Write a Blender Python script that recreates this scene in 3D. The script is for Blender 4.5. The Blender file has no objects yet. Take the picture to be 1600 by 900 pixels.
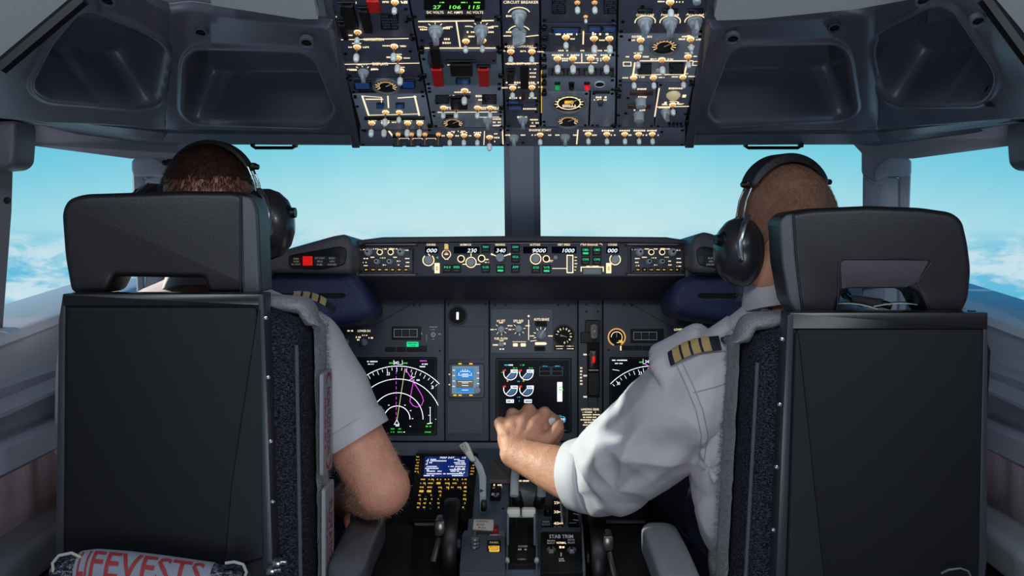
import bpy, bmesh, math, random
from mathutils import Vector, Matrix, noise
random.seed(7)
SC = bpy.context.scene
COL = SC.collection
# ------------------------------------------------------------------ camera
F = 1650.0; CX = 815.0; CY = 350.0; ZC = 1.25      # focal length and centre of projection in pixels, eye height
cam_d = bpy.data.cameras.new('camera'); cam = bpy.data.objects.new('camera', cam_d); COL.objects.link(cam)
cam.location = (0, 0, ZC); cam.rotation_euler = (math.pi/2, 0, 0)
cam_d.sensor_width = 36.0; cam_d.lens = F/1600*36.0
cam_d.shift_x = (800-CX)/1600.0; cam_d.shift_y = -(450-CY)/1600.0
cam_d.clip_start = 0.02; cam_d.clip_end = 200
SC.camera = cam
vs = SC.view_settings
vs.view_transform = 'Standard'; vs.look = 'None'; vs.exposure = 0.0; vs.gamma = 1.0
try: vs.use_curve_mapping = False
except Exception: pass
SC.cycles.max_bounces = 8; SC.cycles.diffuse_bounces = 4; SC.cycles.transparent_max_bounces = 12
SC.cycles.sample_clamp_indirect = 6.0
def lin(c):
    c = c/255.0
    return c/12.92 if c <= .04045 else ((c+.055)/1.055)**2.4
def rgb(r, g, b, a=1.0): return (lin(r), lin(g), lin(b), a)
# ------------------------------------------------------------------ world: high altitude sky above a broken cloud deck
def make_world():
    w = bpy.data.worlds.new('sky'); SC.world = w; w.use_nodes = True
    nt = w.node_tree; nt.nodes.clear(); N = nt.nodes.new; L = nt.links.new
    out = N('ShaderNodeOutputWorld'); bg = N('ShaderNodeBackground'); L(bg.outputs[0], out.inputs[0])
    tc = N('ShaderNodeTexCoord'); sp = N('ShaderNodeSeparateXYZ'); L(tc.outputs['Generated'], sp.inputs[0])
    def math_(op, a, b=None, c=None):
        m = N('ShaderNodeMath'); m.operation = op
        for i, v in enumerate((a, b, c)):
            if v is None: continue
            if isinstance(v, (int, float)): m.inputs[i].default_value = v
            else: L(v, m.inputs[i])
        return m.outputs[0]
    def ramp(fac, stops, interp='LINEAR'):
        r = N('ShaderNodeValToRGB'); r.color_ramp.interpolation = interp
        e = r.color_ramp.elements
        while len(e) > 1: e.remove(e[0])
        e[0].position = stops[0][0]; e[0].color = stops[0][1]
        for p, c in stops[1:]:
            q = e.new(p); q.color = c
        L(fac, r.inputs[0]); return r.outputs[0]
    def mix(f, a, b):
        m = N('ShaderNodeMix'); m.data_type = 'RGBA'
        if isinstance(f, (int, float)): m.inputs[0].default_value = f
        else: L(f, m.inputs[0])
        for s, v in ((6, a), (7, b)):
            if isinstance(v, tuple): m.inputs[s].default_value = v
            else: L(v, m.inputs[s])
        return m.outputs[2]
    z = sp.outputs[2]
    up = math_('MULTIPLY', z, 1.0)
    sky = ramp(up, [(0.0, rgb(218, 240, 244)), (0.03, rgb(200, 236, 243)), (0.07, rgb(150, 222, 239)), (0.11, rgb(120, 212, 235)), (0.3, rgb(80, 172, 220)), (1.0, rgb(60, 130, 205))])
    # to the sides the sky is a deeper cyan
    side = math_('ABSOLUTE', sp.outputs[0])
    sf = ramp(side, [(0.10, (0, 0, 0, 1)), (0.55, (1, 1, 1, 1))])
    sky_side = ramp(up, [(0.0, rgb(170, 222, 240)), (0.04, rgb(120, 205, 232)), (0.1, rgb(75, 192, 225)), (0.4, rgb(60, 150, 210)), (1.0, rgb(50, 120, 200))])
    sky = mix(sf, sky, sky_side)
    # cloud deck: direction projected on a plane far below
    dn = math_('MAXIMUM', math_('MULTIPLY', z, -1.0), 0.004)
    px = math_('DIVIDE', sp.outputs[0], dn); py = math_('DIVIDE', sp.outputs[1], dn)
    cv = N('ShaderNodeCombineXYZ'); L(px, cv.inputs[0]); L(py, cv.inputs[1]); cv.inputs[2].default_value = 3.7
    n1 = N('ShaderNodeTexNoise'); n1.inputs['Scale'].default_value = 17.0; n1.inputs['Detail'].default_value = 9; n1.inputs['Roughness'].default_value = .62; n1.inputs['Distortion'].default_value = .3
    av = N('ShaderNodeCombineXYZ'); L(math_('MULTIPLY', sp.outputs[0], 1.0), av.inputs[0]); L(sp.outputs[1], av.inputs[1]); L(math_('MULTIPLY', z, 3.0), av.inputs[2])
    L(av.outputs[0], n1.inputs['Vector'])
    cl = ramp(n1.outputs[0], [(0.42, (0, 0, 0, 1)), (0.50, (.40, .40, .40, 1)), (0.56, (.85, .85, .85, 1)), (.66, (1, 1, 1, 1))])
    deck = mix(cl, mix(sf, rgb(150, 212, 236), rgb(70, 184, 226)), rgb(236, 238, 246))
    hz = ramp(dn, [(0.0, (1, 1, 1, 1)), (0.008, (.7, .7, .7, 1)), (0.03, (.15, .15, .15, 1)), (.08, (0, 0, 0, 1))])
    deck = mix(hz, deck, mix(sf, rgb(222, 240, 244), rgb(176, 222, 240)))
    isup = ramp(math_('MULTIPLY_ADD', z, 60.0, 0.5), [(0.0, (0, 0, 0, 1)), (1.0, (1, 1, 1, 1))])
    L(mix(isup, deck, sky), bg.inputs[0]); bg.inputs[1].default_value = 1.0
make_world()
# warm sun through the left side window
sd = bpy.data.lights.new('sun', 'SUN'); sd.energy = 6.5; sd.angle = math.radians(1.5); sd.color = (1.0, .93, .82)
sun = bpy.data.objects.new('sun', sd); COL.objects.link(sun)
sun.rotation_euler = Vector((-.928, .098, .358)).to_track_quat('Z', 'Y').to_euler()
def area(name, loc, target, sx, sy, power, col=(1, 1, 1), portal=False):
    d = bpy.data.lights.new(name, 'AREA'); d.shape = 'RECTANGLE'; d.size = sx; d.size_y = sy; d.energy = power; d.color = col
    if portal: d.cycles.is_portal = True
    o = bpy.data.objects.new(name, d); COL.objects.link(o); o.location = loc
    o.rotation_euler = (Vector(loc)-Vector(target)).to_track_quat('Z', 'Y').to_euler()
    return o
area('ceiling_fill_light', (0, .35, 2.02), (0, 1.3, .9), .5, .3, 6.0, (.86, .93, 1.0))  # soft fill added under the ceiling to lift the interior, no fixture
area('aft_fill_light', (0, -.60, .80), (0, 1.8, 1.32), .8, 1.2, 17.0, (.84, .92, 1.0))  # fill added behind the camera to brighten overhead panel and seat backs
area('side_area_light_left', (-.75, .5, 1.75), (-.5, 1.7, 1.0), .15, .15, 3.0, (.85, .95, 1.0))  # small area lamp without a fixture, aimed down at the left seat
area('side_area_light_right', (.75, .5, 1.75), (.5, 1.7, 1.0), .15, .15, 3.0, (.85, .95, 1.0))  # the same on the right, aimed at the right seat

# ------------------------------------------------------------------ geometry helpers
def P(px, py, d): return Vector(((px-CX)/F*d, d, ZC+(CY-py)/F*d))
class Fr:
    """a plane in the place: origin O (photo pixel at distance d), U = right, V = 'up' along the plane, N = out of it"""
    def __init__(s, px, py, d, V, U=(1, 0, 0)):
        s.O = P(px, py, d) if px is not None else Vector(d); s.U = Vector(U).normalized(); s.V = Vector(V).normalized(); s.N = s.U.cross(s.V).normalized()
        s.V = s.N.cross(s.U).normalized()
    def hit(s, px, py, off=0.0):
        r = Vector(((px-CX)/F, 1.0, (CY-py)/F)); c = Vector((0, 0, ZC)); o = s.O+s.N*off
        return c+r*((o-c).dot(s.N)/r.dot(s.N))
    def uv(s, px, py):
        h = s.hit(px, py)-s.O
        return (h.dot(s.U), h.dot(s.V))
    def sub(s, px, py):
        f = Fr.__new__(Fr); f.O = s.hit(px, py); f.U, f.V, f.N = s.U, s.V, s.N; return f
    def M(s):
        m = Matrix.Identity(4)
        for i in range(3): m[i][0] = s.U[i]; m[i][1] = s.V[i]; m[i][2] = s.N[i]; m[i][3] = s.O[i]
        return m
def T(x, y, z=0): return Matrix.Translation((x, y, z))
def R(a, ax='Z'): return Matrix.Rotation(a, 4, ax)
_glyphs = {}
def glyph(s, it=0.0):
    k = (s, it)
    if k not in _glyphs:
        cu = bpy.data.curves.new('t', 'FONT'); cu.body = s; cu.align_x = 'CENTER'; cu.size = 1.0; cu.resolution_u = 2; cu.shear = it; cu.offset = 0.012
        o = bpy.data.objects.new('t', cu); COL.objects.link(o)
        bpy.context.view_layer.update()
        me = o.to_mesh()
        vsx = [v.co.copy() for v in me.vertices]; fs = [tuple(p.vertices) for p in me.polygons]
        o.to_mesh_clear(); bpy.data.objects.remove(o); bpy.data.curves.remove(cu)
        if vsx:
            ys = [v.y for v in vsx]; xs = [v.x for v in vsx]
            cy = .36; cx = (min(xs)+max(xs))/2
            vsx = [Vector((v.x-cx, v.y-cy, 0)) for v in vsx]; wd = max(xs)-min(xs)
        else: wd = 1
        _glyphs[k] = (vsx, fs, wd)
    return _glyphs[k]
def rpoly(pts, r, n=4):
    """polygon with rounded corners"""
    out = []; m = len(pts)
    for i in range(m):
        p0, p1, p2 = Vector(pts[i-1]).to_2d(), Vector(pts[i]).to_2d(), Vector(pts[(i+1) % m]).to_2d()
        a = p0-p1; b = p2-p1
        rr = r[i] if isinstance(r, (list, tuple)) else r
        k = min(rr, a.length*.49, b.length*.49)
        if k < 1e-6: out.append((p1.x, p1.y)); continue
        a.normalize(); b.normalize(); s = p1+a*k; e = p1+b*k
        for j in range(n+1):
            t = j/n; q = s*(1-t)**2+p1*2*t*(1-t)+e*t*t
            out.append((q.x, q.y))
    return out
def rect(cx, cy, w, h): return [(cx-w/2, cy-h/2), (cx+w/2, cy-h/2), (cx+w/2, cy+h/2), (cx-w/2, cy+h/2)]
def circ(cx, cy, r, n=20, ry=None):
    return [(cx+r*math.cos(2*math.pi*i/n), cy+(ry or r)*math.sin(2*math.pi*i/n)) for i in range(n)]
def inset(poly, k):
    out = []; m = len(poly)
    ar = sum(poly[i-1][0]*poly[i][1]-poly[i][0]*poly[i-1][1] for i in range(m)); sg = 1 if ar > 0 else -1
    for i in range(m):
        p0, p1, p2 = Vector(poly[i-1]), Vector(poly[i]), Vector(poly[(i+1) % m])
        a = (p1-p0); b = (p2-p1)
        if a.length < 1e-9: a = b
        if b.length < 1e-9: b = a
        if a.length < 1e-9: out.append(tuple(p1)); continue
        a = a.normalized(); b = b.normalized()
        n1 = Vector((-a.y, a.x))*sg; n2 = Vector((-b.y, b.x))*sg; nn = n1+n2
        if nn.length < 1e-6: nn = n1
        nn = nn.normalized(); c = max(.5, nn.dot(n1))
        q = p1+nn*(k/c); out.append((q.x, q.y))
    for _ in range(6):      # fold-overs at tight corners collapse to a point
        bad = False
        for i in range(m):
            j = (i+1) % m; ox, oy = out[j][0]-out[i][0], out[j][1]-out[i][1]
            if ox*(poly[j][0]-poly[i][0])+oy*(poly[j][1]-poly[i][1]) < 0:
                c_ = ((out[i][0]+out[j][0])/2, (out[i][1]+out[j][1])/2); out[i] = out[j] = c_; bad = True
        if not bad: break
    return out
class MB:
    def __init__(s): s.v = []; s.f = []; s.m = []; s.mats = []
    def mi(s, mat):
        if mat not in s.mats: s.mats.append(mat)
        return s.mats.index(mat)
    def add(s, vs, fs, mat, M=None):
        b = len(s.v); k = s.mi(mat)
        s.v += [(M @ Vector(p)) if M is not None else Vector(p) for p in vs]
        s.f += [tuple(b+i for i in f) for f in fs]; s.m += [k]*len(fs)
    def slab(s, poly, z0, z1, mat, r=0, n=2, both=False, M=None):
        rings = []; m = len(poly)
        if both and r:
            for j in range(n, 0, -1):
                a = j/n*math.pi/2; rings.append((inset(poly, r*(1-math.cos(a))), z0+r*(1-math.sin(a))))
            rings.append((poly, z0+r))
        else: rings.append((poly, z0))
        if r:
            rings.append((poly, z1-r))
            for j in range(1, n+1):
                a = j/n*math.pi/2; rings.append((inset(poly, r*(1-math.cos(a))), z1-r*(1-math.sin(a))))
        else: rings.append((poly, z1))
        vs = []; fs = []
        for pl, z in rings: vs += [(x, y, z) for x, y in pl]
        for k in range(len(rings)-1):
            for i in range(m):
                j = (i+1) % m; fs.append((k*m+i, k*m+j, (k+1)*m+j, (k+1)*m+i))
        fs.append(tuple(reversed(range(m)))); fs.append(tuple(range((len(rings)-1)*m, len(rings)*m)))
        s.add(vs, fs, mat, M); return s
    def box(s, c, d, mat, r=0, M=None, n=2):
        A = T(*c)
        s.slab(rpoly(rect(0, 0, d[0], d[1]), r, 2) if r else rect(0, 0, d[0], d[1]), -d[2]/2, d[2]/2, mat, r, n, True, (M @ A) if M is not None else A); return s
    def lathe(s, prof, mat, n=20, M=None, ry=1.0):
        vs = []; fs = []
        for r, z in prof: vs += [(r*math.cos(2*math.pi*i/n), ry*r*math.sin(2*math.pi*i/n), z) for i in range(n)]
        for k in range(len(prof)-1):
            for i in range(n):
                j = (i+1) % n; fs.append((k*n+i, k*n+j, (k+1)*n+j, (k+1)*n+i))
        fs.append(tuple(reversed(range(n)))); fs.append(tuple(range((len(prof)-1)*n, len(prof)*n)))
        s.add(vs, fs, mat, M); return s
    def ring(s, cx, cy, r0, r1, z0, z1, mat, n=20, a0=0, a1=2*math.pi, ry=1.0, M=None):
        full = abs(a1-a0-2*math.pi) < 1e-6; m = n if full else n+1; vs = []; fs = []
        for i in range(m):
            a = a0+(a1-a0)*i/n; c, q = math.cos(a), math.sin(a)
            for r, z in ((r0, z0), (r1, z0), (r1, z1), (r0, z1)): vs.append((cx+r*c, cy+ry*r*q, z))
        for i in range(n):
            j = (i+1) % m
            for k in range(4): l = (k+1) % 4; fs.append((i*4+k, i*4+l, j*4+l, j*4+k))
        if not full: fs += [(0, 3, 2, 1), tuple((m-1)*4+k for k in range(4))]
        s.add(vs, fs, mat, M); return s
    def line(s, pts, w, z0, z1, mat, M=None):
        """flat raised line through 2-d points"""
        for a, b in zip(pts[:-1], pts[1:]):
            a = Vector(a); b = Vector(b); d = b-a
            if d.length < 1e-7: continue
            d.normalize(); n = Vector((-d.y, d.x))*w/2; d = d*w*.3
            s.slab([tuple(a-n-d), tuple(b-n+d), tuple(b+n+d), tuple(a+n-d)], z0, z1, mat, M=M)
        return s
    def tube(s, path, r, mat, n=10, M=None, flat=1.0, up=None, round_ends=False):
        path = [Vector(p) for p in path]; m = len(path); rs = r if isinstance(r, (list, tuple)) else [r]*m
        vs = []; fs = []; prev = None
        for i, p in enumerate(path):
            t = (path[min(i+1, m-1)]-path[max(i-1, 0)]).normalized()
            if up is not None: a = Vector(up)
            elif prev is None: a = Vector((0, 0, 1)) if abs(t.z) < .9 else Vector((1, 0, 0))
            else: a = prev
            x = a.cross(t)
            if x.length < 1e-6: x = Vector((1, 0, 0)).cross(t)
            x.normalize(); y = t.cross(x).normalized(); prev = y
            for k in range(n):
                q = 2*math.pi*k/n; vs.append(p+x*math.cos(q)*rs[i]+y*math.sin(q)*rs[i]*flat)
        for i in range(m-1):
            for k in range(n):
                l = (k+1) % n; fs.append((i*n+k, i*n+l, (i+1)*n+l, (i+1)*n+k))
        fs.append(tuple(reversed(range(n)))); fs.append(tuple(range((m-1)*n, m*n)))
        s.add(vs, fs, mat, M); return s
    def ell(s, c, r, mat, n=24, k=14, M=None):
        vs = []; fs = []
        for i in range(k+1):
            a = math.pi*i/k
            a = min(max(a, .02), math.pi-.02)
            for j in range(n):
                b = 2*math.pi*j/n; vs.append((c[0]+r[0]*math.sin(a)*math.cos(b), c[1]+r[1]*math.sin(a)*math.sin(b), c[2]+r[2]*math.cos(a)))
        for i in range(k):
            for j in range(n):
                l = (j+1) % n; fs.append((i*n+j, (i+1)*n+j, (i+1)*n+l, i*n+l))
        fs.append(tuple(range(n))); fs.append(tuple(reversed(range(k*n, k*n+n))))
        s.add(vs, fs, mat, M); return s
    def text(s, t, u, v, h, mat, z=.0004, w=None, it=0.0, rot=0, M=None):
        vs, fs, wd = glyph(t, it)
        sy = h/.72; sx = sy if w is None else w/max(wd, .01)
        A = T(u, v, z) @ R(rot) @ Matrix.Diagonal((sx, sy, 1, 1))
        s.add(vs, fs, mat, (M @ A) if M is not None else A); return s
    def scrib(s, u, v, w, h, mat, z=.0004, rows=1, M=None):
        """rows of tiny unreadable engraved lettering, as the photograph shows it"""
        rh = h/rows
        for k in range(rows):
            y = v+h/2-rh*(k+.5); x = u-w/2
            while x < u+w/2-.0002:
                cw = rh*random.uniform(.35, .6)
                if random.random() < .86:
                    q = random.choice((1, 1, .8)); s.slab(rect(x+cw*.4, y, cw*.72, rh*.62*q), 0, z, mat, M=M)
                x += cw
        return s
    def build(s, name, parent=None, world=False, angle=38, kind=None, link=True):
        me = bpy.data.meshes.new(name)
        vs = s.v
        if world and parent is not None:
            iv = parent.matrix_basis.inverted(); vs = [iv @ v for v in vs]
        me.from_pydata([tuple(v) for v in vs], [], s.f)
        for m in s.mats: me.materials.append(m)
        for p, k in zip(me.polygons, s.m): p.material_index = k; p.use_smooth = len(p.vertices) < 9
        bm = bmesh.new(); bm.from_mesh(me); bmesh.ops.recalc_face_normals(bm, faces=bm.faces); bm.to_mesh(me); bm.free()
        me.set_sharp_from_angle(angle=math.radians(angle))
        o = bpy.data.objects.new(name, me)
        if link: COL.objects.link(o)
        if parent is not None: o.parent = parent
        if kind: o['kind'] = kind
        return o
def tag(o, label, cat, group=None):
    o['label'] = label; o['category'] = cat
    if group: o['group'] = group
    return o
def thing(name, label, cat, M=None, group=None):
    o = bpy.data.objects.new(name, None); COL.objects.link(o); o.empty_display_size = .05
    if M is not None:
        o.location = M.to_translation(); o.rotation_euler = M.to_euler()
        o.matrix_basis = M
    return tag(o, label, cat, group)
def inst(src, parent, M=None, loc=None, name=None):
    """a copy of a part (and of its sub-parts) under another thing"""
    c = src.copy()
    if name: c.name = name
    COL.objects.link(c); c.parent = parent
    if M is not None: c.matrix_basis = M
    for ch in [x for x in PROTO_CH.get(src.name, [])]:
        g = ch.copy(); COL.objects.link(g); g.parent = c
    return c
PROTO_CH = {}
# ------------------------------------------------------------------ materials
_m = {}
def mat(name, col, rough=.5, metal=0, bump=0, bs=60, emit=0, ecol=None, spec=.5, var=0, vs_=6, alpha=1, sub=0, coat=0, stretch=None, trans=0):
    if name in _m: return _m[name]
    m = bpy.data.materials.new(name); m.use_nodes = True; nt = m.node_tree; b = nt.nodes['Principled BSDF']
    b.inputs['Base Color'].default_value = rgb(*col); b.inputs['Roughness'].default_value = rough; b.inputs['Metallic'].default_value = metal
    b.inputs['Specular IOR Level'].default_value = spec
    if coat: b.inputs['Coat Weight'].default_value = coat; b.inputs['Coat Roughness'].default_value = .15
    if sub: b.inputs['Subsurface Weight'].default_value = sub; b.inputs['Subsurface Radius'].default_value = (.012, .005, .003); b.inputs['Subsurface Scale'].default_value = 1.0
    if emit: b.inputs['Emission Color'].default_value = rgb(*(ecol or col)); b.inputs['Emission Strength'].default_value = emit
    if trans: b.inputs['Transmission Weight'].default_value = trans
    if bump or var:
        tc = nt.nodes.new('ShaderNodeTexCoord'); mp = nt.nodes.new('ShaderNodeMapping'); nt.links.new(tc.outputs['Object'], mp.inputs[0])
        if stretch: mp.inputs['Scale'].default_value = stretch
    if bump:
        n = nt.nodes.new('ShaderNodeTexNoise'); n.inputs['Scale'].default_value = bs; n.inputs['Detail'].default_value = 6
        nt.links.new(mp.outputs[0], n.inputs['Vector'])
        bp = nt.nodes.new('ShaderNodeBump'); bp.inputs['Strength'].default_value = bump; bp.inputs['Distance'].default_value = .004
        nt.links.new(n.outputs[0], bp.inputs['Height']); nt.links.new(bp.outputs[0], b.inputs['Normal'])
    if var:
        n2 = nt.nodes.new('ShaderNodeTexNoise'); n2.inputs['Scale'].default_value = vs_; n2.inputs['Detail'].default_value = 5
        nt.links.new(mp.outputs[0], n2.inputs['Vector'])
        hs = nt.nodes.new('ShaderNodeMix'); hs.data_type = 'RGBA'
        c = rgb(*col); hs.inputs[6].default_value = tuple(x*(1-var) for x in c[:3])+(1,); hs.inputs[7].default_value = tuple(min(1, x*(1+var)) for x in c[:3])+(1,)
        nt.links.new(n2.outputs[0], hs.inputs[0]); nt.links.new(hs.outputs[2], b.inputs['Base Color'])
    _m[name] = m; return m
def glass(name, tint=(240, 250, 250)):
    m = bpy.data.materials.new(name); m.use_nodes = True; nt = m.node_tree; nt.nodes.clear()
    o = nt.nodes.new('ShaderNodeOutputMaterial'); t = nt.nodes.new('ShaderNodeBsdfTransparent'); g = nt.nodes.new('ShaderNodeBsdfGlossy'); mx = nt.nodes.new('ShaderNodeMixShader')
    t.inputs[0].default_value = rgb(*tint); g.inputs['Roughness'].default_value = .03; mx.inputs[0].default_value = .003
    nt.links.new(t.outputs[0], mx.inputs[1]); nt.links.new(g.outputs[0], mx.inputs[2]); nt.links.new(mx.outputs[0], o.inputs[0]); return m
def weave(name, c1, c2, sx=420, sy=420):
    """coarse woven upholstery: rows of thread, light on dark"""
    m = bpy.data.materials.new(name); m.use_nodes = True; nt = m.node_tree; b = nt.nodes['Principled BSDF']; N = nt.nodes.new; L = nt.links.new
    b.inputs['Roughness'].default_value = .95; b.inputs['Specular IOR Level'].default_value = .1
    tc = N('ShaderNodeTexCoord'); mp = N('ShaderNodeMapping'); L(tc.outputs['Object'], mp.inputs[0]); mp.inputs['Scale'].default_value = (sx*.25, sx*.25, sy)
    n = N('ShaderNodeTexNoise'); n.inputs['Scale'].default_value = 1.0; n.inputs['Detail'].default_value = 3; L(mp.outputs[0], n.inputs['Vector'])
    mp2 = N('ShaderNodeMapping'); L(tc.outputs['Object'], mp2.inputs[0]); mp2.inputs['Scale'].default_value = (sx*1.3, sx*1.3, sy*.25)
    n2 = N('ShaderNodeTexNoise'); n2.inputs['Scale'].default_value = 1.0; n2.inputs['Detail'].default_value = 3; L(mp2.outputs[0], n2.inputs['Vector'])
    ad = N('ShaderNodeMath'); ad.operation = 'MULTIPLY_ADD'; L(n.outputs[0], ad.inputs[0]); ad.inputs[1].default_value = .6; 
    md = N('ShaderNodeMath'); md.operation = 'MULTIPLY'; L(n2.outputs[0], md.inputs[0]); md.inputs[1].default_value = .4; L(md.outputs[0], ad.inputs[2])
    r = N('ShaderNodeValToRGB'); L(ad.outputs[0], r.inputs[0]); e = r.color_ramp.elements
    e[0].position = .46; e[0].color = rgb(*c1); e[1].position = .62; e[1].color = rgb(*c2); L(r.outputs[0], b.inputs['Base Color'])
    bp = N('ShaderNodeBump'); bp.inputs['Strength'].default_value = .5; bp.inputs['Distance'].default_value = .003; L(ad.outputs[0], bp.inputs['Height']); L(bp.outputs[0], b.inputs['Normal'])
    return m
PLS = mat('side_lining_plastic', (146, 148, 164), .4, bump=.1, bs=500)
PL = mat('moulded_plastic', (82, 83, 97), .32, bump=.12, bs=500, var=.06)
PLd = mat('dark_plastic', (76, 76, 88), .45, bump=.1, bs=500)
LINER = mat('pale_liner', (150, 156, 162), .8, bump=.15, bs=400)
TRIM = mat('window_trim', (164, 164, 178), .5, bump=.1, bs=300)
GUN = mat('panel_grey', (74, 77, 90), .5, bump=.1, bs=600)
GUNd = mat('panel_dark', (76, 80, 98), .36, bump=.1, bs=600)
GUNl = mat('panel_light', (142, 154, 172), .34, bump=.1, bs=600)
BLK = mat('black_plastic', (13, 13, 16), .38, spec=.35)
BLKm = mat('black_matt', (10, 10, 12), .8)
CREAM = mat('backlit_legend', (255, 226, 170), .5, emit=.95, ecol=(255, 232, 192))
OGUN = mat('overhead_grey', (104, 112, 130), .38, bump=.1, bs=600)
OGUNd = mat('overhead_dark_grey', (76, 81, 102), .36, bump=.1, bs=600)
GOLD = mat('lit_switch_collar', (214, 150, 80), .3, metal=.6, emit=.55, ecol=(255, 196, 120))
WHT = mat('white_legend', (225, 228, 230), .6)
SCR = mat('screw_steel', (24, 25, 30), .35, metal=.6)
TIP = mat('frosted_lever_tip', (214, 222, 224), .25, spec=.7, emit=.06, ecol=(200, 215, 220))
STEM = mat('lever_stem', (170, 130, 110), .3, metal=.7)
KNOB = mat('grey_knob', (164, 176, 186), .35, spec=.6)
KNOBd = mat('dark_knob', (52, 54, 62), .4)
BLUEL = mat('dim_blue_annunciator', (24, 62, 120), .2, emit=.12, ecol=(40, 100, 190))
RED = mat('red_guard', (205, 22, 26), .35)
REDE = mat('lit_red_light', (225, 30, 30), .3, emit=.55, ecol=(235, 25, 25))
GRNE = mat('lit_green_text', (40, 220, 150), .3, emit=.8, ecol=(30, 215, 140))
GRN7 = mat('green_digits', (110, 240, 90), .3, emit=1.0, ecol=(120, 250, 90))
WE = mat('white_symbols', (240, 245, 250), .3, emit=1.0, ecol=(235, 240, 248))
MAG = mat('magenta_symbols', (225, 80, 225), .3, emit=.9, ecol=(225, 80, 225))
CYE = mat('cyan_symbols', (60, 190, 225), .3, emit=.8, ecol=(50, 185, 225))
GRE = mat('green_symbols', (50, 215, 80), .3, emit=.8, ecol=(40, 215, 70))
YEL = mat('amber_key_legend', (240, 190, 60), .4, emit=.8, ecol=(240, 185, 60))
SCRN = mat('display_glass', (4, 6, 14), .3, spec=.2, emit=.02, ecol=(16, 24, 60))
SCRB = mat('blue_display', (20, 50, 130), .15, emit=.35, ecol=(18, 50, 140))
# ================================================================== THE SETTING
def struct(name, mb, angle=38): return mb.build(name, kind='structure', angle=angle)
def mirror_px(px, s): return px if s < 0 else 2*CX-px
def sheet(pts, th, mt, mb=None, back=(0, 1, 0)):
    """a thick panel through 3-d points, given thickness away from the cabin"""
    mb = mb or MB(); b = Vector(back).normalized()*th; n = len(pts)
    vs = [Vector(p) for p in pts]+[Vector(p)+b for p in pts]
    fs = [tuple(range(n)), tuple(reversed(range(n, 2*n)))]+[(i, (i+1) % n, (i+1) % n+n, i+n) for i in range(n)]
    mb.add(vs, fs, mt); return mb
floor = MB(); floor.box((0, 1.2, -.02), (2.1, 3.8, .04), mat('floor_covering', (48, 48, 52), .9, bump=.4, bs=200)); struct('floor', floor)
def yz_prism(poly, x0, x1, mt):
    m = MB(); n = len(poly)
    vs = [(x0, y, z) for y, z in poly]+[(x1, y, z) for y, z in poly]
    m.add(vs, [tuple(range(n)), tuple(reversed(range(n, 2*n)))]+[(i, (i+1) % n, (i+1) % n+n, i+n) for i in range(n)], mt); return m
struct('ceiling', yz_prism([(-.7, 2.10), (1.0, 2.10), (1.7, 1.90), (2.36, 1.50), (2.40, 1.54), (1.72, 1.96), (1.0, 2.16), (-.7, 2.16)], -1.06, 1.06, LINER))
for s, nm in ((-1, 'wall_left'), (1, 'wall_right')):
    struct(nm, yz_prism([(-.7, 0), (-.7, 2.12), (1.0, 2.12), (1.7, 1.92), (2.40, 1.50), (2.40, 1.46), (1.86, 1.43), (1.78, 1.04), (3.1, 1.04), (3.1, 0)], s*1.0, s*1.05, TRIM))
wb = MB(); wb.box((0, -.68, 1.05), (2.1, .06, 2.15), PLd); struct('wall_rear', wb)
wf = MB(); wf.box((0, 3.06, .54), (2.1, .06, 1.08), PLd); struct('wall_front', wf)

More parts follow.
